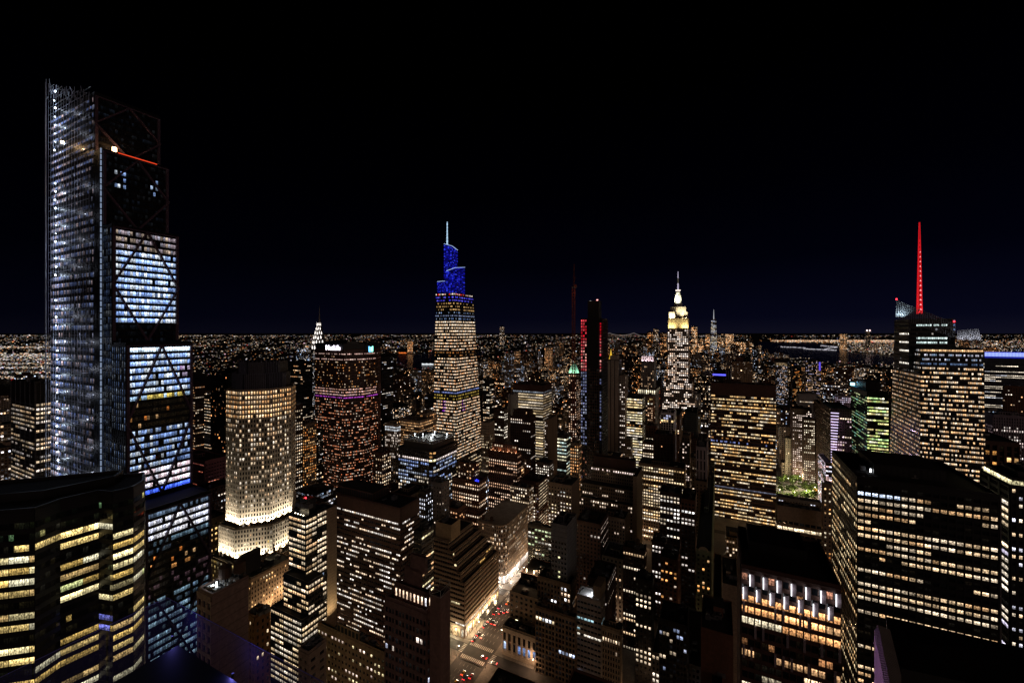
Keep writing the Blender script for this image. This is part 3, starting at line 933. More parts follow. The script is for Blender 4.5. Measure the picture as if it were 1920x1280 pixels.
# ---- faceted glass tower with red spire ------------------------------------------------------
def red_spire():
    D = 430.0
    b = Bld("faceted_glass_skyscraper", "wide faceted glass skyscraper with sloping screen crown and tall red-lit spire", D, 1725,
            "skyscraper", short="the red-spired glass tower", wallm=M_DARK, vis=850, side='R')
    pal = [(1, .78, .52), (1, .86, .68), (1, .70, .40)]
    def rules(top, k, nf, nb):
        if top == 0: return (.95, [(1, .72, .42)], .95)
        if top in (1, 2): return (.6, [(.5, .65, .8), (.9, .9, 1)], .5)
        if top == 3: return (.75, [(.35, .5, .7)], .35)
        return (.8 if (top * 3 + k // 5) % 5 else .25, pal, .85)
    st = S(bay=1.55, fl=4.6, ww=.80, wh=.43, dep=.2, sdep=1, grp=5, mull=1, lit=.7, rv=.2, corr=.75, cgrp=5, pal=pal, rules=rules)
    def rule2(top, k, nf, nb):
        if top < 6: return (.25, WHITE, .7)
        return (.6, [(1, .74, .46), (1, .64, .34), (1, .84, .66)], .62)
    st2 = dict(st, rules=rule2)
    z = lambda y: HH(y, D)
    Pt = [pz(1727, D), pz(1843, on_u(1843, b.u0)), None, None]
    def poly(xl, xc, xr, DD):
        v, u = pz(xc, DD); vr = pz(xr, on_u(xr, u))[0]; ul = pz(xl, on_v(xl, v))[1]
        return [(v, u), (vr, u), (vr, ul), (v, ul)]
    A = poly(1662, 1725, 1855, D); B = poly(1676, 1726, 1843, D + 4)
    b.tier(A, 0, z(652), st, top=B, sts={3: st2}, crown=.5, cap=False)
    # upper volume behind, dark with a few lit strips
    C = poly(1677, 1704, 1791, D + 22)
    zc = HH(598, D + 22)
    def r3(top, k, nf, nb):
        if top in (1, 4, 5) and 3 < k < 20: return (.9, [(.75, .88, .85)], 1.2)
        if k > nb - 2: return (.3, COOL, .4)
        return (.02, WHITE, .5)
    sA = dict(st, rules=r3)
    sB = dict(st, rules=lambda t, k, nf, nb: (.95, [(1, .95, .85)], 1.3) if (t in (3, 5, 7, 10) and k > nb * .35) else ((.9, [(1, .05, .05)], .7) if t == 12 else (.02, WHITE, .4)))
    b.tier(C, z(652) - 25, zc, sA, sts={3: sB}, cap=False)
    # screen wall lattice of the crown
    def screen(nm, pts, nx, ny, mat):
        """pts: bottom-left, bottom-right, top-right, top-left in local 3-D"""
        m = MB(); a, c, d, e = [Vector(p) for p in pts]
        for i in range(nx + 1):
            t = i / nx; m.bar(a.lerp(c, t), e.lerp(d, t), .22)
        for i in range(ny + 1):
            t = i / ny; m.bar(a.lerp(e, t), c.lerp(d, t), .22)
        o = m.build(nm, mat, b.root)
        g = MB(); g.quad([a + Vector((0, .4, 0)), c + Vector((0, .4, 0)), d + Vector((0, .4, 0)), e + Vector((0, .4, 0))])
        g.build("screen_glass", M_SCREEN, o)
        return o
    def L3(px_, y, u):
        DD = on_u(px_, u); v = pz(px_, DD)[0]; q = b.loc((v, u)); return (q[0], q[1], HH(y, DD))
    uN = C[0][1] - .4
    screen("crown_screen", [L3(1680, 594, uN), L3(1791, 634, uN), L3(1791, 606, uN), L3(1681, 563, uN)], 26, 8, M_LATT)
    uM = B[0][1] + 8
    screen("crown_screen", [L3(1795, 634, uM), L3(1842, 652, uM), L3(1834, 616, uM), L3(1795, 620, uM)], 14, 7, M_LATT)
    b.bulk(.05, .9, .1, .8, z(652), z(645), M_DARK)
    # spire: tapering lattice mast lit red
    v, u = pz(1724, D + 36); x, y = b.loc((v, u)); DD = D + 36
    z0, z1 = HH(588, DD), HH(417, DD)
    red = emit_mat("red_spire_led", (1.0, .012, .02), .62); m = MB()
    n = 22
    def rad(t): return 2.5 * (1 - t) + .45 * t
    for i in range(4):
        a0 = math.pi / 4 + i * math.pi / 2
        f = lambda t: (x + rad(t) * math.cos(a0), y + rad(t) * math.sin(a0), z0 + (z1 - z0) * t)
        for j in range(n): m.bar(f(j / n), f((j + 1) / n), .7 - .35 * j / n)
        a1 = a0 + math.pi / 2
        g = lambda t: (x + rad(t) * math.cos(a1), y + rad(t) * math.sin(a1), z0 + (z1 - z0) * t)
        for j in range(n - 4):
            m.bar(f(j / n), g((j + 1) / n), .34); m.bar(g(j / n), f((j + 1) / n), .34)
    o = m.build("spire", red, b.root)
    m = MB(); m.cyl(x, y, z0, z1, .8, .4, 8); m.build("spire_core", emit_mat("red_core", (1, .005, .012), .13), o)
    m = MB()
    for j in range(1, 14):
        t = j / n * 1.15; zz = z0 + (z1 - z0) * t
        m.cyl(x, y - rad(t) - .6, zz - 1.2, zz + .2, 1.2 * (1 - t), .1, 3)
    m.build("spire_lamp", emit_mat("pink_lamp", (1, .30, .32), 2.0), o)
    spot(o, (x, y - 10, z0 - 6), (x, y + 2, z0 + 10), 16000, (1, .04, .05), 140, 1)
    point(o, (x, y - 5, z0 + 2), 9000, (1, .04, .05), 1)
    for px_, yy in ((1681, 562), (1789, 604)):
        q = L3(px_, yy, uN); m = MB(); m.cyl(q[0], q[1], q[2], q[2] + 1.5, .7, n=8); m.build("warning_lamp", emit_mat("red_lamp", (1, .03, .05), 5), b.root)
    for px_ in (1803, 1820, 1836):  # unseen lamps added to bring out the right-hand crown screen
        q = L3(px_, 636, uM); spot(b.root, (q[0], q[1] - 4, q[2] - 2), (q[0], q[1] + 1, q[2] + 9), 5200, (.75, .75, .8), 110, 1)
    # pale spots aimed at the left end of the crown screen
    for px_ in (1684, 1693):
        q = L3(px_, 588, uN - 1); spot(b.root, (q[0], q[1] - 3, q[2] - 4), (q[0], q[1] + 4, q[2] + 8), 9000, (.6, .75, .8), 110, 1)
    b.done(); return b
M_LATT = wallmat("screen_lattice", (.30, .31, .34), rough=.4)
M_SCREEN, _nt, _bs = newmat("screen_glass")
_bs.inputs["Base Color"].default_value = (.10, .11, .13, 1); _bs.inputs["Roughness"].default_value = .3
_bs.inputs["Alpha"].default_value = .55
red_spire()

# ---- slender art-deco spire, far left of the slab -------------------------------------------
def deco_spire():
    D = 905.0
    b = Bld("art_deco_spire_tower", "slim tower with tapering crown of white triangular lights and needle spire", D, 604,
            "skyscraper", short="the white-lit needle spire", wallm=M_GREY, vis=690)
    z = lambda y: HH(y, D)
    P = b.rect(586, 604, 612, D)
    b.tier(P, 0, z(652), S(bay=2.6, fl=3.8, ww=.5, wh=.55, dep=.4, lit=.5, rv=.3, corr=.4, pal=WHITE, bri=.8))
    cx, cy = b.loc(((P[0][0] + P[1][0]) / 2, (P[0][1] + P[2][1]) / 2))
    prof = [(656, 15.2), (646, 14.2), (637, 12.2), (628, 9.6), (620, 7.2), (612, 5.2), (604, 3.4), (597, 1.7), (572, .25)]
    m = MB()
    for (ya, ra), (yb, rb) in zip(prof, prof[1:]):
        m.cyl(cx, cy, z(ya), z(yb), ra, rb, 12)
    cr_ = m.build("crown", M_STEEL, b.root)
    lamp = emit_mat("crown_triangle_light", (1, .90, .82), 2.8)
    for i in range(6):
        (ya, ra), (yb, rb) = prof[i], prof[i + 1]
        n = 14
        for q in range(n):
            a = -math.pi + 2 * math.pi * (q + .5 * (i % 2)) / n
            if math.sin(a + .35) > .25: continue
            k = MB(); w = .42 * 2 * math.pi * ra / n * .5
            zc = z(ya) + 1.2 + 2.2 * abs(math.cos(4 * a + i)); h = (z(yb) - z(ya)) * .72
            cc, ss = math.cos(a), math.sin(a); r0, r1 = ra + .35, (ra + rb) / 2 + .45
            p0 = (cx + r0 * cc - w * ss, cy + r0 * ss + w * cc, zc); p1 = (cx + r0 * cc + w * ss, cy + r0 * ss - w * cc, zc); p2 = (cx + r1 * cc, cy + r1 * ss, zc + h)
            q0 = tuple(p0[t] - .3 * (cc, ss, 0)[t] for t in range(3)); q1 = tuple(p1[t] - .3 * (cc, ss, 0)[t] for t in range(3))
            k.quad([p1, p0, p2]); k.quad([p0, p1, q1, q0]); k.quad([p0, q0, p2]); k.quad([q1, p1, p2])
            k.build("triangular_light", lamp, cr_)
    v = b.loc(pz(592, D - 22)); k = MB(); k.box(v[0] - 2, v[0] + 6, v[1], v[1] + 5, z(680), z(664)); 
    b.done(); return b
deco_spire()

# ---- far needle-tipped tower downtown ---------------------------------------------------------
def far_tower():
    D = 5283.0
    b = Bld("distant_tapered_skyscraper", "far pale tapered skyscraper with a white needle mast, right of the floodlit mast tower", D, 1332,
            "skyscraper", short="the far needle-tipped tower", wallm=M_GREY, side='L', vis=660)
    v, u = pz(1332, D); P = [(v, u), (pz(1344.5, on_u(1344.5, u))[0], u)]; P += [(P[1][0], u + 62), (v, u + 62)]
    q = [(v + 10, u), (P[1][0] - 10, u), (P[1][0] - 10, u + 50), (v + 10, u + 50)]
    st = S(bay=9, fl=12, ww=.75, wh=.6, dep=1, lit=.75, rv=.3, corr=.5, pal=[(.85, .85, .8), (1, .85, .6), (.7, .75, .85)], bri=.85)
    b.tier(P, 0, HH(601, D), st, top=q)
    b.tier(q, HH(601, D), HH(598.5, D), None)
    cx, cy = b.loc(((q[0][0] + q[1][0]) / 2, q[0][1] + 20))
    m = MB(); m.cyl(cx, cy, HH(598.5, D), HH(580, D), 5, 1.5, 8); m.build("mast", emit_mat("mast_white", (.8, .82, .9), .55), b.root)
    b.done(); return b
far_tower()

# ---- dark slender towers with a black core and red-lit open floors --------------------------
def black_core():
    D = 560.0
    b = Bld("slender_black_tower", "slender unfinished tower with a black windowless core between red-lit open floors", D, 1128,
            "skyscraper", short="the black-cored tower", wallm=M_BLACK, vis=868)
    P = b.rect(1089, 1128, 1139, D)
    P[1] = (P[1][0], P[1][1])
    z = lambda y: HH(y, D)
    def rules(top, k, nf, nb):
        zz = top / nf
        c = .30 < (k + .5) / nb < .80 and nb > 9
        if c: return (.0, None, 0)
        if zz < .10: return (.85, [(.9, .05, .08), (1, .2, .2)], .55)
        if zz < .25: return (.9, [(1, .42, .38), (1, .6, .5), (.9, .2, .2)], .62)
        if zz < .62: return (.8, [(.55, .62, .85), (.45, .5, .75), (.7, .75, .9)], .30)
        return (.16, [(.9, .5, .3), (.4, .4, .7)], .3)
    st = S(bay=3.0, fl=4.2, ww=.66, wh=.66, dep=.6, lit=.5, rules=rules)
    b.tier(P, 0, z(598), st, crown=.1)
    st_c = S(bay=3.0, fl=4.2, ww=.9, wh=.88, dep=.25, lit=0, pier=M_BROWN, span=M_BROWN)
    vC = [pz(1102, on_u(1102, b.u0 - 3)), pz(1123, on_u(1123, b.u0 - 3))]
    core = [(vC[0][0], b.u0 - 3), (vC[1][0], b.u0 - 3), (vC[1][0], b.u0 + 10), (vC[0][0], b.u0 + 10)]
    b.tier(core, 0, z(690), st_c, crown=1)
    b.tier(core, z(690), z(565), None)
    q = b.loc(core[1]); m = MB(); m.cyl(q[0] - 3, q[1] + 3, z(565), z(561), 1.1, n=8); m.build("warning_lamp", emit_mat("pink_lamp2", (1, .35, .33), 2.5), b.root)
    q = b.loc(core[0]); m = MB(); m.cyl(q[0] + 3, q[1] + 3, z(565), z(563), .8, n=8); m.build("work_lamp", emit_mat("white_lamp", (1, .95, .85), 2.0), b.root)
    b.done()
    # tower crane beside it
    v, u = pz(1075.5, 552.0)
    c = empty("tower_crane", v, u, 0, "thin rust-coloured crane mast standing in front of the green-roofed tower", "crane")
    m = MB(); hw = 1.6; zt = HH(540, 552); 
    for sx in (-1, 1):
        for sy in (-1, 1): m.bar((sx * hw, sy * hw, 0), (sx * hw, sy * hw, zt), .5)
    zz = 0; f = 1
    while zz < zt - 4:
        for sx in (-1, 1):
            m.bar((sx * hw, -hw * f, zz), (sx * hw, hw * f, zz + 3.6), .28)
            m.bar((-hw * f, sx * hw, zz), (hw * f, sx * hw, zz + 3.6), .28)
        zz += 3.6; f = -f
    M_RUST = wallmat("rust_red_paint", (.22, .06, .035), rough=.6)
    m.build("mast", M_RUST, c)
    m = MB(); m.box(-2.2, 2.2, -2.2, 2.2, zt, zt + 2.2); m.box(2.4, 4.4, -1.5, .8, zt + .3, zt + 3); m.build("cab", M_STEEL, c)
    m = MB(); zj = HH(494, 552)
    for sx in (-1, 1): m.bar((sx * .9, 0, zt + 2), (-1.2 + sx * .3, 6, zj), .4)
    m.bar((0, 1.2, zt + 2), (-1.2, 7, zj), .35)
    for i in range(9):
        t = i / 9; m.bar((-.9 - t * .6, 6 * t, zt + 2 + (zj - zt - 2) * t), (.9 - t * 1.2, 6 * t + .6, zt + 2 + (zj - zt - 2) * (t + .1)), .22)
    m.build("luffing_jib", M_RUST, c)
    m = MB(); m.bar((0, 0, zt + 2), (3.2, -2, zt + 15), .4); m.bar((3.2, -2, zt + 15), (-.6, 4.5, zt + 24), .15); m.box(2, 5, -4, -2, zt + 1.4, zt + 4); m.build("counterweight_frame", M_RUST, c)
    point(c, (8, -10, zt - 8), 900, (1, .45, .25), 1)
black_core()

# ================================================================== MIDTOWN BUILDINGS, measured one by one
OFF = S(bay=2.9, fl=3.9, ww=.72, wh=.44, dep=.35, lit=.6, rv=.4, corr=.7, pal=PALE, bri=.9)
def mk(base, **k): return dict(base, **k)
BR = S(bay=3.3, fl=3.7, ww=.5, wh=.52, dep=.3, lit=.32, rv=.35, corr=.35, pal=WARM + [(1, .9, .78)], bri=.95)
def rowrule(rows, default=None):
    def f(top, k, nf, nb):
        for (a, c, r) in rows:
            if a <= top < c: return r
        return default
    return f

# left of the supertall: tower with two lit faces under a dark louvred top
M_LOUV = wallmat("pale_vertical_ribs", (.12, .12, .13))
b = simple("corner_lit_office_tower", "office tower with two cream-lit faces and a dark ribbed top, left of the tallest tower", 22, 67, 110, 720, 372,
    mk(OFF, bay=2.6, fl=3.9, ww=.8, wh=.52, lit=.82, rv=.15, bri=1.0, pal=[(1, .78, .52), (1, .84, .62), (1, .9, .8)],
       rules=rowrule([(11, 12, (.05, None, .4)), (12, 13, (.7, [(.9, .85, .8)], .6))])), wall=M_DARK, vis=905, done=False, bulk=False, roof=False, crown=17, short="the cream-lit tower at far left")
k = MB(); P = [b.loc(q) for q in b.polys[0][0]]
for (i, j, n) in ((0, 1, 5), (1, 2, 5)):
    a, c = Vector((*P[i], 0)), Vector((*P[j], 0)); nr = (c - a).cross(Vector((0, 0, 1))).normalized() * .5
    for t in range(n + 1): p = a.lerp(c, t / n) + nr; k.bar((p.x, p.y, 8), (p.x, p.y, b.H + 1), .35)
k.build("facade_rib", M_LOUV, b.root); b.clutter(b.H, 6, 0); b.done()

simple("banded_office_block", "dark office block with thin white horizontal light bands, behind the floodlit octagonal tower", 383, 400, 425, 745, 540,
    mk(OFF, wh=.3, lit=.45, rv=.9, corr=.9, bri=1.1, pal=PALE), wall=M_DARK, vis=850)
simple("banded_office_block", "dim narrow office tower with patchy orange floors just right of the tallest tower", 352, 366, 384, 722, 640,
    mk(OFF, lit=.5, rv=.5, pal=WARM, bri=.55), wall=M_DBRICK, vis=850)
simple("purple_banded_block", "low wide block with dusky pink horizontal bands, right of the tallest tower's foot", 330, 384, 426, 866, 470,
    mk(OFF, wh=.35, lit=.25, rv=.8, corr=.9, pal=[(1, .5, .3), (1, .6, .5)], bri=.8, dep=.8, span=None), wall=wallmat("mauve_stone", (.50, .22, .27)), vis=960)  # purple light on the bands is put into the stone colour
simple("tan_hotel_block", "tan masonry block with small evenly lit windows below the pink banded block", 340, 392, 426, 976, 400,
    mk(BR, bay=4.2, fl=5, ww=.45, wh=.42, lit=.7, rv=.2, pal=[(1, .74, .36)], bri=1.0), wall=M_CREAM, vis=1060)
simple("banded_office_block", "office slab with warm speckled floors between the octagonal tower and the lettered slab", 546, 552, 567, 760, 520,
    mk(OFF, bay=2.6, lit=.75, ww=.6, pal=PALE, bri=1.1), wall=M_DBRICK, vis=930)
simple("amber_brick_tower", "brick tower glowing amber, tucked against the left edge of the lettered slab", 560, 571, 593, 796, 560,
    mk(BR, bay=2.8, lit=.62, pal=AMBER, bri=.9), wall=M_TAN, vis=900)
simple("dark_office_tower", "tall almost unlit tower with sparse white dots, right of the lettered slab", 690, 716, 737, 668, 780,
    mk(OFF, lit=.13, rv=.8, corr=.6, pal=WHITE, bri=1.0, wh=.4), wall=M_BLACK, vis=800)
simple("dark_office_tower", "dark office slab peeking between the octagonal tower and the lettered slab", 540, 568, 586, 679, 760,
    mk(OFF, lit=.16, rv=1, corr=.5, pal=WARM, bri=.9), wall=M_BLACK, vis=790)
simple("green_lamp_block", "low dark block with a small green roof lamp, below right of the lettered slab", 700, 716, 733, 850, 470,
    mk(BR, bay=3, lit=.5, pal=PALE, bri=.9), wall=M_BROWN, vis=905)
simple("slim_stone_tower", "slim pale stone tower with piers and two white top bands, left of the blue-crowned tower", 722, 744, 751, 797, 575,
    mk(BR, bay=2.4, ww=.5, wh=.7, lit=.3, pal=[(1, .9, .8)], bri=.8, rules=rowrule([(0, 2, (.95, [(.9, .95, 1)], 1.2)), (3, 6, (.7, None, .9))])), wall=M_CREAM, vis=850)
simple("amber_office_block", "wide masonry block with dense amber windows at the foot of the blue-crowned tower's left side", 748, 786, 812, 790, 610,
    mk(BR, bay=2.6, ww=.55, lit=.93, rv=.1, pal=[(1, .66, .34), (1, .72, .42)], bri=.95), wall=M_TAN, vis=830)
simple("amber_office_block", "narrower amber-lit masonry block directly left of the blue-crowned tower", 786, 800, 818, 776, 640,
    mk(BR, bay=2.6, lit=.7, rv=.1, pal=[(1, .62, .3)], bri=.85), wall=M_TAN, vis=830)
simple("white_banded_tower", "narrow dark tower with a few bluish-white floors beside the blue-crowned tower", 796, 802, 813, 742, 720,
    mk(OFF, lit=.35, rv=1, corr=.95, pal=WHITE, bri=1.1), wall=M_BLACK, vis=775)

# roof-lit glass box
def roof_lit():
    b = Bld("roof_lit_glass_block", "dark glass block with bluish windows and a bright white floodlit rooftop frame", 455, 812, "office block",
            short="the roof-lit glass block", wallm=M_DARK, vis=905)
    H = HH(834, 455)
    P = b.rect(747, 812, 856, 455)
    (v1, u0), (v2, _), (_, u1) = P[0], P[1], P[2]
    c = 5.5
    Q = [(v1, u0), (v2 - c, u0), (v2 - 1.6, u0 + 1.6), (v2, u0 + c), (v2, u1), (v1, u1)]
    st = S(bay=3.0, fl=4.0, ww=.7, wh=.55, dep=.3, lit=.75, rv=.3, corr=.5, pal=[(.62, .74, 1), (.8, .88, 1), (1, .9, .75), (.5, .65, 1)], bri=.62,
           rules=rowrule([(0, 2, (.0, None, 0)), (2, 3, (.9, [(1, .9, .85)], 1.2)), (9, 13, (.85, [(1, .85, .65), (.9, .95, 1)], .95))]))
    st1 = dict(st, rules=rowrule([(0, 2, (.9, [(1, .66, .3)], .6)), (2, 3, (1, [(1, .92, .6)], 1.6)), (3, 4, (.4, [(1, .66, .3)], .5))]))
    b.tier(Q, 0, H - 8, st, sts={1: st1, 2: st1})
    ins = lambda d: [(v1 + d + 4, u0 + d), (v2 - d, u0 + d), (v2 - d, u1 - d), (v1 + d + 4, u1 - d)]
    b.tier(ins(2), H - 8, H, None, wall=M_DARK)
    # rooftop frame, machinery and floodlamps
    m = MB(); L = [b.loc(q) for q in ins(1.2)]
    for (i, j) in ((0, 1), (1, 2), (2, 3), (3, 0)):
        for z in (H + .6, H + 3.2): m.bar((*L[i], z), (*L[j], z), .5)
        for t in range(9):
            p = Vector((*L[i], 0)).lerp(Vector((*L[j], 0)), t / 8); m.bar((p.x, p.y, H), (p.x, p.y, H + 3.2), .35)
    m.build("roof_frame", M_STEEL2, b.root)
    rn = random.Random(5)
    w, d = L[1][0] - L[0][0], L[2][1] - L[1][1]
    for i in range(16):
        x = L[0][0] + rn.uniform(.08, .85) * w; y = L[0][1] + rn.uniform(.1, .85) * d
        m = MB(); m.box(x, x + rn.uniform(2, 7), y, y + rn.uniform(2, 6), H + .02, H + rn.uniform(.8, 2.2)); m.build("rooftop_unit", M_STEEL2, b.root)
    for (fx, fy) in ((.12, .35), (.32, .45), (.58, .55), (.75, .25), (.9, .75), (.45, .8)):
        x, y = L[0][0] + fx * w, L[0][1] + fy * d
        m = MB(); m.cyl(x, y, H, H + 4.2, .15, n=6); m.box(x - .5, x + .5, y - .35, y + .35, H + 4.2, H + 4.8)
        f = m.build("roof_floodlamp", emit_mat("roof_lamp", (.9, .95, 1), 5), b.root)
        point(f, (x, y - 1.2, H + 4.2), 900, (.9, .95, 1), .4)
    b.done(); return b
roof_lit()

b = simple("white_banded_office_block", "boxy office block with bright cream horizontal floors under a dark louvred cap", 962, 1018, 1034, 724, 640,
    mk(OFF, bay=2.2, fl=4.1, ww=.86, wh=.5, dep=.5, sdep=1.1, lit=.95, rv=.1, corr=.8, cgrp=6, pal=[(1, .86, .62), (1, .82, .52), (1, .9, .75)], bri=.95,
       rules=rowrule([(0, 1, (1, [(.55, .62, .66)], .45))])), wall=M_BROWN, vis=858, crown=8, short="the cream-banded block")
simple("windowless_slab", "blank grey windowless service tower left of the cream-banded block", 952, 958, 972, 741, 625, False, wall=M_GREY, vis=800, st2=False)
simple("white_banded_office_block", "office block with a few brilliant white floors, left of the windowless grey slab", 925, 945, 955, 768, 640,
    mk(OFF, lit=.55, rv=.6, corr=.8, pal=[(1, .92, .78)], bri=1.3), wall=M_DBRICK, vis=835)
simple("patchy_lit_tower", "slim dark tower with patches of warm floors right of the blue-crowned tower", 906, 918, 925, 712, 640,
    mk(OFF, lit=.5, rv=.6, corr=.7, pal=PALE, bri=.9), wall=M_BLACK, vis=790)
simple("tan_stone_tower", "tan stone tower with arched top and small windows, right of the blue-crowned tower's foot", 902, 917, 927, 794, 580,
    mk(BR, bay=2.2, ww=.42, lit=.45, pal=[(1, .86, .62)], bri=.9, rules=rowrule([(0, 4, (0, None, 0))])), wall=M_CREAM, vis=860)

# dark brick tower with crenellated crown
b = simple("crowned_brick_tower", "dark brick tower with stepped crown and scattered white windows, before the cream-banded block", 957, 995, 1004, 784, 570,
    mk(BR, bay=3.0, lit=.28, rv=.6, corr=.6, cgrp=2, pal=[(1, .86, .72), (1, .92, .85)], bri=1.1), wall=M_DBRICK, vis=880, done=False, roof=False, short="the crowned brick tower")
b.tier([(q[0] + dx, q[1] + dy) for q, (dx, dy) in zip(b.polys[0][0], ((3, 3), (-3, 3), (-3, -2), (3, -2)))], b.H, b.H + 8, mk(BR, lit=.1, dep=.6, ww=.4, wh=.7))
for i in range(7):
    b.bulk(i / 7 + .01, i / 7 + .06, .0, .06, b.H + 8, b.H + 11, part="crown_pinnacle")
b.done()
b = simple("parapet_lit_brick_tower", "red-brown brick tower with warm lamps strung round its upper terrace", 916, 970, 977, 852, 520,
    mk(BR, bay=3.0, ww=.46, lit=.42, rv=.25, corr=.6, cgrp=3, pal=[(1, .80, .62), (1, .70, .48)], bri=1.1), wall=M_BRICK, vis=985, done=False, roof=False, short="the terrace-lit brick tower")
q = b.polys[0][0]
b.tier([(q[0][0] + 3, q[0][1] + 4), (q[1][0] - 3, q[1][1] + 4), (q[2][0] - 3, q[2][1] - 3), (q[3][0] + 3, q[3][1] - 3)], b.H, b.H + 9, mk(BR, lit=.15), cap=True)
L0, L1 = b.loc(q[0]), b.loc(q[1])
for i in range(7):
    x = L0[0] + (L1[0] - L0[0]) * (i + .5) / 7; m = MB(); m.cyl(x, 1.6, b.H, b.H + 1.2, .35, n=6)
    f = m.build("terrace_lamp", emit_mat("terrace_amber", (1, .55, .3), 4), b.root)
    if i % 2 == 0: point(f, (x, 1.9, b.H + 1.7), 500, (1, .5, .28))
b.clutter(b.H + 9, 3, 0); b.done()
b = simple("brick_tower_with_blue_lamps", "red brick tower with a cluster of blue lamps at its setback and dense pale windows", 848, 898, 911, 905, 445,
    mk(BR, bay=2.9, ww=.5, lit=.66, rv=.25, corr=.7, cgrp=3, pal=[(1, .84, .66), (1, .74, .5)], bri=1.05), wall=M_BRICK, vis=1000, done=False, roof=False, short="the blue-lamp brick tower")
q = b.polys[0][0]
b.tier([(q[0][0] + 5, q[0][1] + 4), (q[1][0] - 8, q[1][1] + 4), (q[2][0] - 8, q[2][1] - 2), (q[3][0] + 5, q[3][1] - 2)], b.H, b.H + 17, mk(BR, lit=.3, ww=.45))
L1 = b.loc(q[1])
for i, (dx, dz) in enumerate(((-5, 2), (-3, 1), (-1.5, 2.5), (-3.5, 3.2))):
    m = MB(); m.cyl(L1[0] + dx, 1.2, b.H, b.H + dz, .45, n=8); m.build("blue_lamp", emit_mat("blue_lamp", (.02, .03, 1), 4), b.root)
b.clutter(b.H + 17, 4, 1); b.done()
simple("brick_wing_building", "shorter brick building with orange-lit windows left of the blue-lamp brick tower", 812, 858, 874, 956, 428,
    mk(BR, bay=3.2, lit=.5, rv=.3, pal=[(1, .64, .36), (1, .76, .52)], bri=.9), wall=M_BRICK, vis=1008, tanks=1)
simple("grey_arched_block", "low grey block with small arched windows, left of the blue-lamp brick tower", 803, 828, 842, 908, 385,
    mk(BR, bay=3.4, ww=.35, lit=.2, pal=WHITE, bri=.8, wh=.4), wall=M_GREY, vis=950)
simple("speckled_dark_block", "dark block with small bluish-white window dots behind the big brown slab", 786, 798, 812, 922, 370,
    mk(BR, bay=2.8, ww=.42, lit=.5, pal=[(.9, .92, 1)], bri=1.1), wall=M_BLACK, vis=1000)
simple("glass_banded_annex", "glass annex with slanting bright yellow floors tucked right of the big brown slab", 776, 790, 813, 1000, 300,
    mk(OFF, bay=4, ww=.9, wh=.4, lit=.6, rv=.6, corr=.9, pal=[(1, .9, .6), (1, .95, .9), (1, .7, .4)], bri=1.2), wall=M_DARK, vis=1110)

# the big red-brown slab
b = simple("red_brown_slab_tower", "large red-brown slab office tower with scattered rows of small white windows", 632, 751, 786, 955, 300,
    mk(OFF, bay=2.0, fl=3.75, ww=.78, wh=.36, dep=.35, sdep=.6, grp=4, lit=.46, rv=.5, corr=.5, cgrp=1, pal=[(1, .90, .78), (1, .82, .62), (1, .94, .88)], bri=1.0),
    wall=M_BROWN, vis=1190, crown=9, short="the red-brown slab", done=False, bulk=False)
b.bulk(.02, .55, .1, .9, b.H, b.H + 6, M_BROWN)
b.done()

# hotel tower with blank concrete flank
def hotel():
    D = 262
    b = Bld("glass_hotel_tower", "slim glass tower with every floor lit cream and a blank concrete side wall", D, 573, "office tower", short="the cream-lit slim glass tower", wallm=M_DARK, vis=1190)
    st = S(bay=2.0, fl=3.3, ww=.78, wh=.56, dep=.3, sdep=1.0, grp=2, lit=.93, rv=.05, corr=.5, cgrp=2, pal=[(1, .80, .52), (1, .86, .66), (1, .74, .46)], bri=1.0,
           rules=rowrule([(12, 14, (.12, COOL, .35))]))
    P = b.rect(542, 573, 596, D); H = HH(972, D)
    v1, v2, ua, ub = P[0][0], P[1][0], P[0][1], P[2][1]
    b.tier(P, 0, H, st, crown=.4)
    uw = pz(612, on_v(612, v2 + .6))[1]; uc = pz(631.5, on_v(631.5, v2 + 1.4))[1]
    W_ = [(v2 - 12, ub - 1), (v2 + .6, ub - 1), (v2 + .6, uw), (v2 - 12, uw)]
    b.tier(W_, 0, H + 1, dict(st, lit=.75, pal=[(1, .84, .62)]), crown=.4)
    # blank concrete core wall
    C_ = [(v2 - 12, uw), (v2 + 1.4, uw), (v2 + 1.4, uc), (v2 - 12, uc)]
    b.tier(C_, 0, HH(938, D + 30), None, wall=wallmat("ribbed_concrete", (.36, .27, .19), courses=2.0), crown=0)
    b.tier([(v1 + 5, ua + 4), (v2 - 2, ua + 4), (v2 - 2, ub), (v1 + 5, ub)], H, H + 9, None, wall=M_DARK)
    for i in range(4):
        x = (v1 - b.v0) + 3 + i * 2.6; m = MB(); m.box(x - .25, x + .25, 2, 2.5, H + .02, H + .5); f = m.build("terrace_lamp", emit_mat("terrace_white", (1, .85, .6), 7), b.root)
        if i % 2: point(f, (x, 1.6, H + 1), 160, (1, .8, .5))
    m = MB(); x = (v1 - b.v0) + 8; m.cyl(x, 6, H + 9, H + 10, .5, n=8); f = m.build("warning_lamp", emit_mat("red_lamp", (1, .03, .05), 5), b.root); point(f, (x, 5, H + 10.5), 150, (1, .15, .05))
    # lower podium with brightly lit glass
    Q = b.rect(508, 566, 612, 248)
    b.tier(Q, 0, HH(1165, 248), dict(st, lit=.9, wh=.55, pal=[(1, .82, .56), (1, .9, .75)], rules=None))
    Q = b.rect(532, 578, 606, 252)
    b.tier(Q, HH(1165, 248), HH(1095, 252), dict(st, lit=.8, rules=None))
    # concrete flank lit from the street
    p = b.loc((v2 + 1.4, (uw + uc) / 2)); spot(b.root, (p[0] + 9, p[1] - 4, HH(1190, D)), (p[0], p[1], HH(1120, D)), 14000, (1, .75, .42), 110, 1)
    b.clutter(H + 9, 3, 0)
    b.done(); return b
hotel()

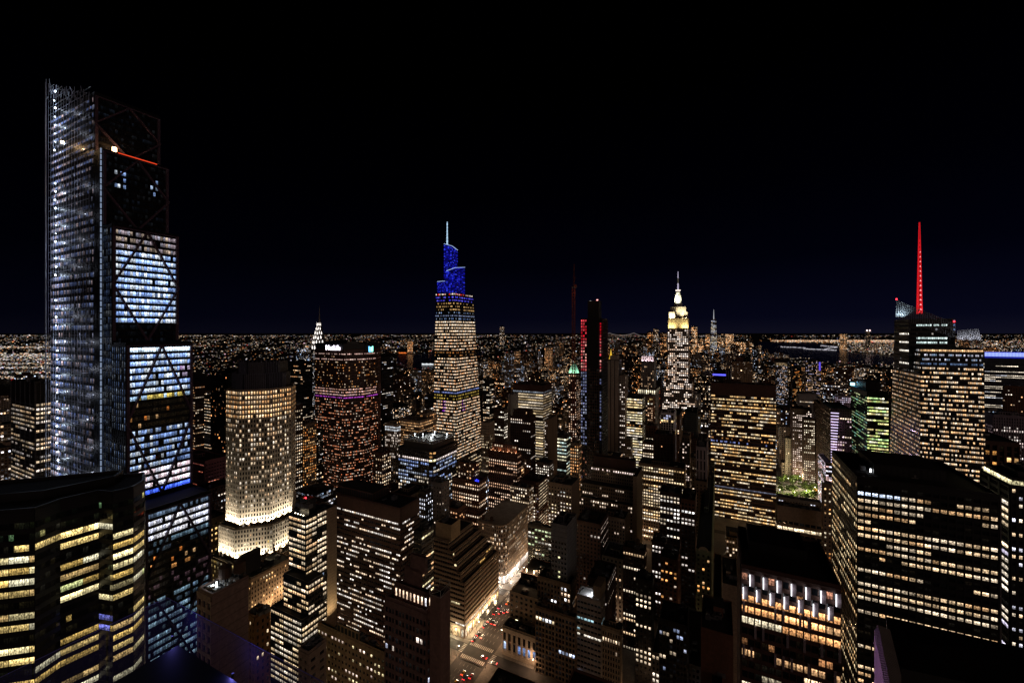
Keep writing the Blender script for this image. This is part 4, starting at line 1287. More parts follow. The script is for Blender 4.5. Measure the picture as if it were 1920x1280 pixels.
# stepped terrace building on the avenue
def terraces():
    D = 350
    b = Bld("terraced_corner_building", "building stepping down in dark banded terraces to the avenue corner, its shopfronts brightly lit", D, 873, "office building", short="the terraced corner building", wallm=M_TAN, vis=1196)
    b.v0, b.u0 = -193.5, 298.0; x, y = xy(b.v0, b.u0); b.root.location = (x, y, 0)
    st = S(bay=2.4, fl=3.9, ww=.9, wh=.5, dep=.7, sdep=1.0, grp=99, mull=1, lit=.07, rv=1, corr=.8, pal=[(1, .72, .3), (1, .9, .6)], bri=.8)
    shop = S(bay=4.0, fl=7.0, ww=.66, wh=.78, dep=.5, lit=1, rv=0, corr=0, pal=[(1, .80, .46), (1, .88, .62), (1, .92, .74)], bri=1.7, darkrow=0)
    v2, u1, u2 = -193.5, 298.0, 358.0; v1 = -226
    b.tier([(v1, u1), (v2, u1), (v2, u2), (v1, u2)], 0, 8, shop)
    b.tier([(v1, u1), (v2, u1), (v2, u2), (v1, u2)], 8, 14, dict(st, fl=6, lit=.5, wh=.3, pal=[(1, .95, .85)], bri=1.1))
    steps = [(14, 46, 0, 0), (46, 54, 4, 3), (54, 62, 8, 6), (62, 70, 12.5, 9), (70, 78, 17, 13)]
    for (z0, z1, dv, du) in steps:
        b.tier([(v1, u1), (v2 - dv, u1), (v2 - dv, u2 - du * 1.5), (v1, u2 - du * 1.5)], z0, z1, st)
    b.tier([(v1 + 1, u1 + 2), (v2 - 15, u1 + 2), (v2 - 15, u1 + 16), (v1 + 1, u1 + 16)], 78, 91, None, wall=wallmat("beige_render", (.40, .31, .19)))
    b.clutter(91, 3, 0)
    for i in range(4):
        uu = 6 + i * 14; m = MB(); m.box(1.2, 1.8, uu, uu + .6, 6.4, 7.0); f = m.build("shopfront_lamp", emit_mat("shop_lamp", (1, .82, .5), 8), b.root); point(f, (3.2, uu, 6), 4200, (1, .74, .42), .5)
    for i in range(2):
        vv = -8 - i * 14; m = MB(); m.box(vv, vv + .6, -1.8, -1.2, 6.4, 7.0); f = m.build("shopfront_lamp", emit_mat("shop_lamp", (1, .82, .5), 8), b.root); point(f, (vv, -3.4, 6), 3800, (1, .8, .5), .5)
    # long dark awning over the avenue pavement
    m = MB(); m.box(1.4, 6.4, 22, 50, 4.6, 5.0); 
    for i in range(6): m.box(5.9, 6.1, 23 + i * 5, 23.2 + i * 5, .2, 4.6)
    m.build("pavement_shed", M_DARK, b.root)
    b.done(); return b
terraces()

# rounded corner building with cornice
def rounded():
    b = Bld("rounded_corner_building", "stone building with a rounded corner, projecting cornice and a blazing white shopfront on the avenue", 425, 942, "office building", short="the rounded corner building", wallm=M_LIME, vis=1102)
    b.v0, b.u0 = -197.0, 377.0; x, y = xy(b.v0, b.u0); b.root.location = (x, y, 0)
    v1, v2, u1, u2 = -228, -197, 377, 436
    r = 9; P = [(v1, u1)]
    for i in range(7):
        a = -math.pi / 2 + i * math.pi / 12; P.append((v2 - r + r * math.cos(a), u1 + r + r * math.sin(a)))
    P += [(v2, u2), (v1, u2)]
    H = 61
    st = S(bay=2.35, fl=4.3, ww=.46, wh=.62, dep=.35, lit=.55, rv=.35, corr=.5, pal=[(1, .82, .6), (1, .74, .46), (1, .9, .75)], bri=.85, rules=rowrule([(0, 3, (.25, None, .7))]))
    b.tier(P, 9, H, st)
    shop = S(bay=3, fl=9, ww=.7, wh=.85, dep=.3, lit=1, rv=0, corr=0, pal=[(1, .93, .86)], bri=2.2, darkrow=0)
    b.tier(P, 0, 9, shop)
    m = MB(); L = [b.loc(q) for q in P]; cx, cy = b.loc(((v1 + v2) / 2, (u1 + u2) / 2))
    O = [(q[0] + (q[0] - cx) / math.hypot(q[0] - cx, q[1] - cy) * 1.6, q[1] + (q[1] - cy) / math.hypot(q[0] - cx, q[1] - cy) * 1.6) for q in L]
    m.prism(O, H - 1.2, H + .6, 0); m.build("cornice", M_LIME, b.root)
    for (vv, uu) in ((v2 + 3, u1 + 12), (v2 + 3, u1 + 26), (v2 - 4, u1 - 3), (v2 - 14, u1 - 3)):
        q = b.loc((vv, uu)); m = MB(); m.box(q[0] - .3, q[0] + .3, q[1] - .3, q[1] + .3, 5, 5.5); f = m.build("shopfront_lamp", emit_mat("shop_lamp_white", (1, .92, .84), 8), b.root); point(f, (q[0], q[1], 4.4), 4200, (1, .86, .70), .5)
    b.clutter(H, 5, 2); b.done(); return b
rounded()
def avenue_east():
    for (nm, lab, u1, u2, H, wm, lit, tk) in (("avenue_stone_building", "narrow stone building with a turreted top on the avenue behind the rounded corner building", 440, 452, 78, M_CREAM, .6, 1),
                                          ("avenue_stone_building", "brick building with slanting rows of bright windows facing the avenue, second beyond the rounded corner", 458, 500, 66, M_BRICK, .75, 0)):
        b = Bld(nm, lab, 480, 985, "building", wallm=wm)
        b.v0, b.u0 = -197.0, u1; x, y = xy(b.v0, b.u0); b.root.location = (x, y, 0)
        b.tier([(-222, u1), (-197, u1), (-197, u2), (-222, u2)], 0, H, mk(BR, bay=2.8, lit=lit, pal=[(1, .84, .62), (1, .9, .75)], bri=1.2))
        b.clutter(H, 3, tk); b.done()
avenue_east()

simple("green_roofed_beige_block", "beige block with a greenish lit roof well and regular small windows", 1028, 1072, 1087, 912, 432,
    mk(BR, bay=3.3, ww=.45, wh=.42, lit=.72, rv=.15, corr=.5, pal=[(1, .86, .6), (1, .9, .78)], bri=1.1, rules=rowrule([(0, 1, (0, None, 0)), (1, 2, (.4, [(.8, .85, .8)], .8))])), st2=False, wall=M_TAN, vis=988, short="the green-roofed beige block")
b = simple("tiled_grey_slab", "narrow grey tiled slab with one vertical column of pale yellow windows", 1034, 1063, 1081, 988, 335,
    mk(BR, bay=2.5, fl=4.0, ww=.6, wh=.42, dep=.1, lit=0, pal=[(1, .95, .6)], rules=lambda t, k, nf, nb: (.8, [(1, .96, .62)], 1.2) if (k == nb - 3 and 2 < t < 14) else (0, None, 0)), st2=False, wall=wallmat("grey_tile", (.20, .20, .21), courses=3.9), vis=1078, crown=12, short="the tiled grey slab")
simple("striped_dark_midrise", "dark mid-rise with slanting white-lit bands on its avenue side, beside the green-roofed beige block", 975, 1010, 1026, 905, 500,
    mk(OFF, bay=2.4, wh=.34, lit=.3, rv=.8, corr=.8, pal=[(.9, .85, 1)], bri=.6), st2=mk(OFF, bay=5, ww=.95, wh=.32, lit=.9, rv=.2, corr=.9, pal=[(1, .85, .62)], bri=.9), wall=M_BROWN, vis=985)
simple("white_cornered_midrise", "grey mid-rise with bright white top windows, in front of the cream-banded block's foot", 1004, 1030, 1038, 870, 548,
    mk(BR, bay=2.8, lit=.65, rv=.4, pal=[(1, .92, .8)], bri=1.2), wall=M_GREY, vis=912)
simple("blank_brown_slab", "blank brown windowless side wall of a tall slab, right of the cream-banded block", 1021, 1027, 1045, 788, 575,
    mk(BR, bay=2, lit=.5, pal=[(1, .9, .8)], bri=1.1), wall=M_TAN, vis=860, st2=False)
simple("orange_lit_tower_stub", "narrow block glowing orange beside the foot of the black-cored tower", 1069, 1085, 1090, 832, 500,
    mk(BR, bay=2.4, ww=.5, lit=.8, pal=[(1, .62, .3), (1, .8, .55)], bri=1.1), wall=M_TAN, vis=890)
simple("yellow_glass_block", "glass block with yellow-white slanting floors, left of the orange-lit stub", 1045, 1062, 1069, 818, 470,
    mk(OFF, bay=3, ww=.9, wh=.45, lit=.75, rv=.3, corr=.9, pal=[(1, .95, .72), (.8, .95, .9)], bri=1.1), wall=M_DARK, vis=870)

# green pyramid roof
b = simple("green_pyramid_tower", "brown tower under a floodlit green copper pyramid roof", 1066, 1081, 1089, 700, 640,
    mk(BR, bay=3.2, lit=.6, pal=[(1, .72, .5), (1, .84, .7)], bri=1.05, corr=.3), wall=M_BROWN, vis=770, done=False, roof=False, short="the green-roofed tower")
q = [b.loc(t) for t in b.polys[0][0]]; cx = sum(t[0] for t in q) / 4; cy = q[0][1] + (q[1][0] - q[0][0]) / 2; hw = (q[1][0] - q[0][0]) / 2 + .5
m = MB(); m.prism([(cx - hw, cy - hw), (cx + hw, cy - hw), (cx + hw, cy + hw), (cx - hw, cy + hw)], b.H + .2, b.H + 14, 0, P1=[(cx - hw * .35, cy - hw * .35), (cx + hw * .35, cy - hw * .35), (cx + hw * .35, cy + hw * .35), (cx - hw * .35, cy + hw * .35)])
m.cyl(cx, cy, b.H + 14, b.H + 19, hw * .3, .1, 8)
m.build("pyramid_roof", M_COPPER, b.root)
for dx in (-5, 0, 5): spot(b.root, (cx + dx, cy - hw - 5, b.H - 1), (cx + dx * .5, cy - 2, b.H + 9), 9000, (.9, 1, .75), 80, .6)
for yy in (1, -1): spot(b.root, (cx + hw + 5, cy + yy * 4, b.H - 1), (cx + 2, cy, b.H + 9), 9000, (.8, 1, .8), 80, .6)
b.done()

# stone tower with vertical piers (blank ribbed)
def ribbed():
    b = Bld("ribbed_stone_tower", "tall plain grey-brown stone tower with two deep vertical grooves, right of the black-cored tower", 640, 1160, "skyscraper", short="the ribbed stone tower", wallm=M_LIME, vis=868)
    P = b.rect(1139, 1160, 1163, 640); H = HH(676, 640)
    v1, v2, ua = P[0][0], P[1][0], P[0][1]
    b.tier([(v1, ua), (v2, ua), (v2, ua + 22), (v1, ua + 22)], 0, H, None, wall=M_DARK)
    w = v2 - v1
    m = MB()
    for (a, c) in ((0, .26), (.34, .62), (.70, 1.0)):
        m.box(v1 + a * w - b.v0, v1 + c * w - b.v0, -1.6, -.01, 0, H + .5 - 2 * abs(a - .35))
    m.build("stone_pier", M_LIME, b.root)
    b.tier([(v1 + 3, ua + 3), (v2 - 3, ua + 3), (v2 - 3, ua + 18), (v1 + 3, ua + 18)], H, H + 6, None)
    side = mk(BR, bay=2.7, ww=.42, wh=.5, lit=.22, rv=.8, pal=[(1, .9, .8)], bri=1.0)
    Q = [(v2 + .5, ua + 3), (pz(1172, on_u(1172, ua + 3))[0], ua + 3)]; Q += [(Q[1][0], ua + 26), (Q[0][0], ua + 26)]
    b.tier(Q, 0, HH(706, 640), side)
    R_ = [(Q[1][0] + .3, ua + 1), (pz(1183, on_u(1183, ua + 1))[0], ua + 1)]; R_ += [(R_[1][0], ua + 20), (R_[0][0], ua + 20)]
    b.tier(R_, 0, HH(822, 640), side)
    b.done()
ribbed()
# gold pyramid far behind
b = simple("gold_pyramid_tower", "small distant tower with a glowing gold pyramid roof, just behind the ribbed stone tower", 1140, 1149, 1151, 677, 2200,
    mk(BR, bay=6, fl=7, lit=.5, pal=[(1, .7, .4)], bri=.9), wall=M_LIME, done=False, roof=False, vis=681)
q = [b.loc(t) for t in b.polys[0][0]]; cx = (q[0][0] + q[1][0]) / 2; cy = 12; k = 2200 / F
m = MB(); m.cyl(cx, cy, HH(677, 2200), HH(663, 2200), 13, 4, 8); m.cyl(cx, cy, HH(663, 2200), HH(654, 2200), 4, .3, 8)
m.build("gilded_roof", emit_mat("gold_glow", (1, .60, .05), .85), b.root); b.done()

# bright strip office right of the ribbed tower
simple("cream_strip_office_block", "office block with bright cream and yellow strips of light right of the ribbed stone tower", 1172, 1204, 1209, 745, 640,
    mk(OFF, bay=2.4, fl=4, ww=.9, wh=.5, dep=.3, sdep=1.2, lit=.9, rv=.15, corr=.85, pal=[(1, .9, .62), (1, .82, .5), (1, .92, .8)], bri=1.15,
       rules=rowrule([(4, 5, (.0, None, 0)), (10, 11, (.4, [(1, .6, .25)], .6))])), wall=M_DARK, vis=828, short="the cream-strip office block")
b = simple("pink_crowned_tower", "slim grey tower with pink-white floodlit crown columns and a bright colonnade at its base", 1202, 1226, 1230, 676, 720,
    mk(BR, bay=2.6, ww=.4, wh=.6, lit=.25, pal=[(1, .75, .5)], bri=.7), wall=M_GREY, vis=742, done=False, roof=False, short="the pink-crowned tower")
q = b.loc(b.polys[0][0][0])
m = MB(); w = -q[0]
for i in range(6): x = q[0] + w * (i + .5) / 6; m.box(x - .9, x + .9, .5, 2, b.H, b.H + 8)
m.build("crown_column", M_STEEL2, b.root)
m = MB(); m.box(q[0] + 1, -1, 3, 14, b.H + .02, b.H + 7.5); m.build("crown_block", M_STEEL2, b.root)
for i in range(4): x = q[0] + w * (i + .5) / 4; spot(b.root, (x, -3.2, b.H - 2), (x, 2, b.H + 5), 5500, (1, .72, .82), 90, .5)
P = b.rect(1196, 1229, 1236, 712); b.tier(P, 0, HH(740, 712), mk(BR, lit=.4)); b.tier(P, HH(740, 712), HH(731, 712), S(bay=3.4, fl=8, ww=.55, wh=.8, dep=.6, lit=1, rv=0, corr=0, pal=[(1, .92, .70)], bri=1.25, darkrow=0))
b.done()
simple("copper_ornament_tower", "small brick tower with an ornate warm-lit top, right of the cream-strip office block", 1214, 1224, 1227, 744, 660,
    mk(BR, bay=2.5, lit=.7, pal=[(1, .74, .5)], bri=1.0, rules=rowrule([(0, 2, (.6, [(1, .8, .4)], 1.0)), (2, 3, (1, [(1, .95, .8)], 1.3)), (3, 4, (0, None, 0))])), wall=M_BRICK, vis=795, side='L')
simple("orange_strip_block", "dark block with a glowing orange vertical panel, left of the floodlit mast tower's base", 1228, 1238, 1242, 716, 900,
    mk(OFF, lit=.4, pal=[(1, .3, .1)], bri=.6), wall=M_BLACK, vis=765)
b = simple("white_pier_building", "pale building with slender white vertical piers and a yellow-lit storey, below the floodlit mast tower", 1239, 1263, 1267, 776, 620,
    mk(BR, bay=3.6, fl=3.8, ww=.74, wh=.86, dep=.9, sdep=.15, lit=.22, rv=.3, pal=[(.6, .65, .8)], bri=.45,
       rules=rowrule([(2, 3, (.4, [(1, .8, .45)], 1)), (7, 9, (.7, [(1, .78, .35)], 1.1))])), wall=wallmat("white_marble", (.75, .72, .72)), vis=830, short="the white-pier building")
simple("small_gabled_building", "narrow ornate building with a lit gable, right of the white-pier building", 1279, 1293, 1295, 818, 560,
    mk(BR, bay=2.8, lit=.45, pal=[(1, .85, .75)], bri=1.0), wall=M_CREAM, vis=860)
simple("pale_columned_top_building", "short pale stone building with a tall columned front, just left of the broad gridded slab", 1305, 1324, 1327, 840, 480,
    mk(BR, bay=3.4, fl=12, ww=.4, wh=.85, lit=.0, dep=.7), wall=wallmat("pale_mauve_stone", (.42, .38, .42)), vis=880)
simple("red_sign_block", "dark block with a small red glowing rooftop sign below the floodlit mast tower", 1284, 1306, 1309, 775, 780,
    mk(OFF, lit=.05, pal=WHITE), wall=M_BLACK, vis=800)
simple("cream_window_block", "brick block with dense cream windows under the dark windowless box", 1205, 1234, 1236, 832, 560,
    mk(BR, bay=3.0, ww=.6, lit=.8, rv=.25, corr=.6, pal=[(1, .84, .62), (1, .88, .72)], bri=1.3), wall=M_BRICK, vis=868)
simple("brick_cap_building", "small brick building with a few lit windows right of the cream-strip office block's foot", 1211, 1230, 1233, 800, 600,
    mk(BR, bay=3.2, lit=.4, pal=[(1, .9, .7)], bri=1.0), wall=M_BRICK, vis=832)
simple("dark_windowless_box", "bulky dark nearly windowless tower top behind the amber-lit wide block", 1226, 1262, 1266, 818, 545,
    mk(BR, bay=4, lit=.03, ww=.3), wall=M_DBRICK, vis=866)

# wide colonnaded office in the centre
def wide_block():
    D = 455
    b = Bld("wide_stepped_office_block", "wide brown office block stepping down in ranks, with one bright white line of windows", D, 1192, "office building", short="the wide stepped block", wallm=M_TAN, vis=1015)
    st = S(bay=2.5, fl=3.9, ww=.5, wh=.55, dep=.35, lit=.12, rv=.8, corr=.4, pal=[(1, .85, .68)], bri=.8)
    top = dict(st, rules=rowrule([(0, 1, (.8, [(1, .86, .78)], 1.1)), (1, 4, (.02, None, .5)), (4, 5, (.96, [(1, .97, .92)], 1.7))], (.15, None, .7)))
    P = b.rect(1108, 1192, 1197, D + 6); b.tier(P, 0, HH(890, D), top, crown=0)
    q = b.polys[-1][0]
    b.tier([(q[0][0] + 2, q[0][1] + 5), (q[1][0] - 2, q[1][1] + 5), (q[2][0] - 2, q[2][1] - 3), (q[3][0] + 2, q[3][1] - 3)], HH(890, D), HH(872, D), None, wall=M_BROWN)
    low = dict(st, lit=.14, rules=rowrule([(5, 6, (.85, [(1, .9, .82)], 1.1))]))
    P = b.rect(1088, 1188, 1193, D - 8); b.tier(P, 0, HH(922, D - 8), low)
    P = b.rect(1086, 1186, 1191, D - 16); b.tier(P, 0, HH(950, D - 16), dict(st, lit=.2, rules=rowrule([(6, 7, (.9, [(1, .9, .82)], 1.2))])))
    # blank tan end wall
    b.tier([(P[1][0] + .4, P[1][1] - 1), (P[1][0] + 4.5, P[1][1] - 1), (P[1][0] + 4.5, P[1][1] + 36), (P[1][0] + .4, P[1][1] + 36)], 0, HH(884, D), None, wall=M_TAN)
    b.done()
wide_block()
b = simple("amber_lit_wide_block", "broad block packed with bright amber-cream windows, in the centre right of the wide stepped block", 1197, 1283, 1286, 880, 500,
    mk(BR, bay=2.9, fl=3.6, ww=.58, wh=.55, lit=.82, rv=.3, corr=.6, cgrp=2, pal=[(1, .84, .58), (1, .76, .44), (1, .88, .7)], bri=1.2), wall=M_TAN, vis=985, short="the amber-lit wide block")
b = simple("dark_setback_tower", "dark tower with white windows and blue-lit roof before the amber-lit wide block", 1237, 1275, 1278, 928, 400,
    mk(BR, bay=2.9, fl=3.7, ww=.55, lit=.5, rv=.5, corr=.7, cgrp=2, pal=[(1, .95, .9), (1, .88, .7)], bri=1.2), wall=M_DBRICK, vis=1045, short="the dark setback tower")
simple("dark_setback_tower", "lower dark brick tower with a brilliant white window row beside the amber-lit wide block", 1277, 1303, 1306, 940, 392,
    mk(BR, bay=3.0, ww=.6, lit=.3, rv=.6, corr=.7, cgrp=2, pal=[(1, .92, .85)], bri=1.1, rules=rowrule([(2, 3, (.95, [(1, .98, .95)], 1.8))])), wall=M_BRICK, vis=1060)
simple("dim_brick_slab", "tall dim brown brick slab left of the broad gridded slab, hardly a window lit", 1304, 1325, 1329, 905, 470,
    mk(BR, bay=4, lit=.04, ww=.35), wall=M_TAN, vis=1000)
simple("arched_brick_rear_block", "tan block with rows of dark arched windows below the wide stepped block", 1130, 1172, 1180, 975, 410,
    mk(BR, bay=2.8, ww=.42, lit=.07, pal=[(1, .85, .7)], bri=.9), wall=M_TAN, vis=1010)
simple("diagonal_lit_midrise", "dark mid-rise with slanting white strips down its avenue flank, below the green-roofed beige block", 1080, 1126, 1140, 985, 385,
    mk(BR, lit=.05, pal=[(1, .9, .8)]), st2=mk(OFF, bay=3, ww=.8, wh=.3, lit=.8, rv=.2, corr=.9, pal=[(1, .86, .75)], bri=1.0), wall=M_BROWN, vis=1050)

# broad gridded slab near the vanishing point
b = simple("broad_gridded_slab", "broad tall office slab gridded with amber and cream floors under a plain brown cap", 1333, 1333, 1455, 718, 590,
    mk(OFF, bay=1.72, fl=4.55, ww=.84, wh=.44, dep=.55, sdep=.9, grp=7, mull=1, lit=.74, rv=.3, corr=.7, cgrp=1, pal=[(1, .76, .42), (1, .82, .52), (1, .88, .68), (1, .70, .34)], bri=.95,
       rules=rowrule([(2, 3, (.6, None, .6)), (13, 14, (.35, [(1, .6, .25)], .5)), (14, 15, (.2, [(.5, .6, 1)], .5)), (27, 28, (.2, None, .4)), (28, 29, (1, [(.40, .44, .50)], .42))])),
    wall=M_BROWN, vis=985, crown=15, side='R', short="the broad gridded slab")

# ---------------- avenue canyon on the right
simple("pale_residential_tower", "tall pale grey residential tower with warm top windows, right of the broad gridded slab", 1453, 1455, 1476, 679, 1500,
    mk(OFF, bay=3, fl=3.4, ww=.5, wh=.55, lit=.42, rv=.3, corr=.2, pal=[(1, .78, .6), (.8, .85, 1)], bri=.9, rules=rowrule([(0, 3, (.8, [(1, .8, .5)], .8))])), wall=M_GREY, vis=760, side='R')
b = simple("purple_edged_tower", "residential tower with scattered warm windows and a violet light strip down its right edge", 1509, 1511, 1539, 675, 1350,
    mk(OFF, bay=3, fl=3.4, ww=.55, wh=.55, lit=.42, rv=.3, corr=.25, pal=[(1, .78, .6), (1, .7, .4), (.85, .8, 1)], bri=.9), wall=M_DARK, vis=740, side='R', done=False)
q = b.loc(b.polys[0][0][1]); m = MB(); m.box(q[0] - 5, q[0] - .5, -.8, -.3, b.H - 32, b.H - 5); m.build("violet_light_strip", emit_mat("violet_led", (.16, .10, 1), .8), b.root); b.done()
simple("dark_residential_tower", "dark residential tower with tiny orange windows between the pale and the violet-edged towers", 1484, 1486, 1503, 690, 1420,
    mk(OFF, bay=3, fl=3.4, lit=.3, rv=.3, corr=.2, pal=AMBER, bri=.9), wall=M_BLACK, vis=755, side='R')
simple("pale_topped_office_block", "office block with plain pale cap and cream strips, beyond the brick pair on the avenue", 1493, 1497, 1534, 738, 860,
    mk(OFF, lit=.55, corr=.8, pal=PALE, bri=.9, bay=2.4), wall=M_GREY, vis=770, crown=14, side='R')
simple("brick_avenue_tower", "brown brick tower with tidy rows of pale windows, left of the dark domed-top tower", 1482, 1486, 1522, 766, 720,
    mk(BR, bay=2.8, ww=.5, lit=.62, rv=.3, pal=[(1, .86, .76)], bri=.95), wall=M_DBRICK, vis=860, side='R')
simple("domed_top_avenue_tower", "dark narrow tower with a grid of cream windows low down, beside the avenue", 1504, 1507, 1528, 785, 690,
    mk(BR, bay=2.6, ww=.5, lit=.62, rv=.5, corr=.5, pal=[(1, .9, .72)], bri=1.0), wall=M_DBRICK, vis=862, side='R')
simple("cream_setback_building", "cream stone building with stepped roof, left of the avenue above the park trees", 1471, 1473, 1500, 822, 735,
    mk(BR, bay=3.2, lit=.2, ww=.4, pal=[(1, .7, .45)], bri=.9), wall=M_CREAM, vis=862, side='R', tanks=1)
simple("blue_lit_rooftop_building", "pale building with a blue and white glowing rooftop, right of the broad gridded slab", 1459, 1461, 1486, 800, 800,
    mk(BR, lit=.1, bri=.8), wall=M_CREAM, vis=860, side='R')
simple("park_side_building", "low block with dark-framed windows facing the park trees", 1463, 1466, 1506, 868, 740,
    mk(BR, bay=4.4, fl=5, ww=.62, wh=.6, lit=.25, pal=[(1, .8, .6), (1, .9, .95)], bri=.9), wall=M_TAN, vis=898, side='R')
# tower with vertical violet strips
def violet():
    D = 590
    b = Bld("violet_banded_tower", "brown tower with a ladder of violet-white light bars up its corner on the avenue", D, 1557, "office tower", short="the violet-banded tower", wallm=M_DBRICK, vis=880, side='R')
    H = HH(766, D)
    st = mk(BR, bay=2.6, ww=.6, lit=.5, rv=.6, corr=.7, pal=[(1, .84, .66), (1, .8, .85)], bri=.95)
    P = b.rect(1538, 1557, 1597, D); b.tier(P, 0, H, dict(st, rules=rowrule([(0, 3, (0, None, 0))])), sts={3: dict(st, lit=.45, pal=[(1, .85, .6)])})
    Q = b.rect(1526, 1540, 1548, D + 60); b.tier(Q, 0, HH(760, D + 60), dict(st, lit=.06))
    v1, ua = P[0][0], P[0][1]; led = emit_mat("violet_white_led", (.80, .66, 1.0), 1.6); z = H - 6; x0, x1 = .4, 9.5; i = 0
    while z > 20:
        w = x1 - i * .2
        m = MB(); m.box(x0, max(3, w), -1.1, -.6, z, z + .9); m.build("light_bar", led, b.root); z -= 4.2 - i * .04; i += 1
    for k_ in range(3): point(b.root, (4, -6, H - 20 - k_ * 32), 2600, (.72, .5, 1.0), .5)
    b.clutter(H, 5, 0); b.done()
    # bright screens low down beside the avenue
    c = Bld("screen_fronted_building", "low corner building plastered with dazzling pinkish-white screens at the foot of the violet-banded tower", 560, 1548, "building", short="the screen-fronted building", wallm=M_GREY, vis=905, side='R')
    P = c.rect(1534, 1548, 1560, 560); H = HH(868, 560)
    c.tier(P, 0, H, S(bay=3, fl=3, ww=.8, wh=.7, dep=.2, lit=.75, rv=.2, corr=.4, pal=[(1, .85, .95), (.9, .9, 1), (1, .75, .7)], bri=1.6))
    c.done()
violet()
simple("white_block_behind", "pale lilac-lit office block peeping between the violet-banded tower and the green-edged tower", 1566, 1568, 1596, 742, 820,
    mk(BR, bay=2.8, ww=.6, lit=.7, pal=[(1, .85, .95), (.9, .85, 1)], bri=.8), wall=wallmat("lilac_stone", (.45, .38, .5)), vis=765, side='R')
# green-edged corner tower
b = simple("green_edged_glass_tower", "glass tower with yellow-green lit floors and a cyan lamp at its top corner", 1595, 1626, 1666, 736, 545,
    mk(OFF, bay=2.1, fl=4.1, ww=.9, wh=.5, dep=.3, sdep=1, grp=5, mull=1, lit=.8, rv=.2, corr=.8, pal=[(.85, .95, .42), (1, .9, .5), (.7, .95, .5), (1, .98, .75)], bri=1.2),
    st2=mk(OFF, bay=2.3, fl=4.1, ww=.9, wh=.42, dep=.3, sdep=1, lit=.6, rv=.4, corr=.7, pal=[(.5, .85, .7), (.9, .95, .6), (.6, .9, .5)], bri=.9), wall=wallmat("green_tint_metal", (.02, .05, .035), rough=.4), vis=850, crown=5, done=False, side='R', short="the green-edged glass tower")
q = b.loc(b.polys[0][0][3]); m = MB(); m.box(q[0] - .5, q[0] + 4, q[1] - 4, q[1], b.H + 1.2, b.H + 5); f = m.build("cyan_corner_lamp", emit_mat("cyan_lamp", (.35, .85, 1), 3.2), b.root)
point(f, (q[0] + 6, q[1] - 6, b.H + 7), 9000, (.1, .45, 1), 1)
cu = bpy.data.curves.new("t", 'FONT'); cu.body = "salesforce"; cu.size = 3.6; cu.align_x = 'CENTER'; cu.extrude = .2; cu.offset = .16
to = bpy.data.objects.new("t", cu); COL.objects.link(to); bpy.context.view_layer.update()
me = bpy.data.meshes.new_from_object(to.evaluated_get(bpy.context.evaluated_depsgraph_get())); bpy.data.objects.remove(to)
me.materials.clear(); me.materials.append(emit_mat("rooftop_sign_white", (.85, .95, 1), 3.0))
v, u = pz(1636, 575); so = bpy.data.objects.new("rooftop_sign", me); COL.objects.link(so); so.parent = b.root; p = b.loc((v, u)); so.location = (p[0], p[1], HH(722, 575)); so.rotation_euler = (math.radians(90), 0, 0)
b.bulk(.25, .95, .35, .9, b.H, b.H + 12, M_DARK); b.done()
# far right
b = simple("blue_capped_office_slab", "long dark office slab with a glowing blue-white band along its roof at the right edge", 1844, 1846, 2010, 668, 900,
    mk(OFF, bay=2.8, fl=4.0, ww=.86, wh=.36, dep=.3, sdep=1, lit=.42, rv=.9, corr=.9, cgrp=3, pal=[(.95, .95, 1), (1, .9, .75)], bri=1.0), wall=wallmat("navy_glass", (.012, .014, .05), rough=.4), vis=765, side='R', done=False)
m = MB(); q = b.loc(b.polys[0][0][1]); n = 60
for i in range(n): m.box(q[0] * i / n + .3, q[0] * (i + .72) / n, -1.2, -.6, b.H + .5, b.H + 9)
m.build("blue_white_roof_band", emit_mat("blue_band", (.38, .48, 1.0), 1.3), b.root)
m = MB(); m.box(0, q[0], -1.0, -.7, b.H - 2.4, b.H - 1); m.box(0, q[0], -.5, -.2, b.H + .4, b.H + 10); m.build("deep_blue_strip", emit_mat("deep_blue", (.02, .04, 1), .55), b.root); b.done()
simple("vertical_piered_block", "pale close-piered block with white windows at the right edge, below the blue-capped slab", 1846, 1862, 1990, 778, 560,
    mk(BR, bay=2.4, fl=3.9, ww=.5, wh=.6, dep=.6, sdep=.3, lit=.72, rv=.2, pal=[(1, .86, .8), (1, .92, .85)], bri=.85, rules=rowrule([(0, 3, (.0, None, 0))])), wall=wallmat("lilac_grey_stone", (.33, .28, .34)), vis=870, side='R')
simple("dim_brick_block", "dim brown block with dark windows above the vertical-piered block, far right edge", 1880, 1884, 1990, 724, 760,
    mk(BR, lit=.05), wall=M_BRICK, vis=775, side='R')
simple("colonnaded_brown_block", "low brown block ringed with tall piers and few orange windows, before the red-spired tower", 1725, 1767, 1912, 820, 470,
    mk(BR, bay=5.6, fl=6.0, ww=.62, wh=.72, dep=1.1, sdep=.25, lit=.14, rv=.5, corr=.3, pal=[(1, .60, .22), (1, .7, .35)], bri=1.1), wall=M_BROWN, vis=905, crown=3, side='R', short="the colonnaded brown block")

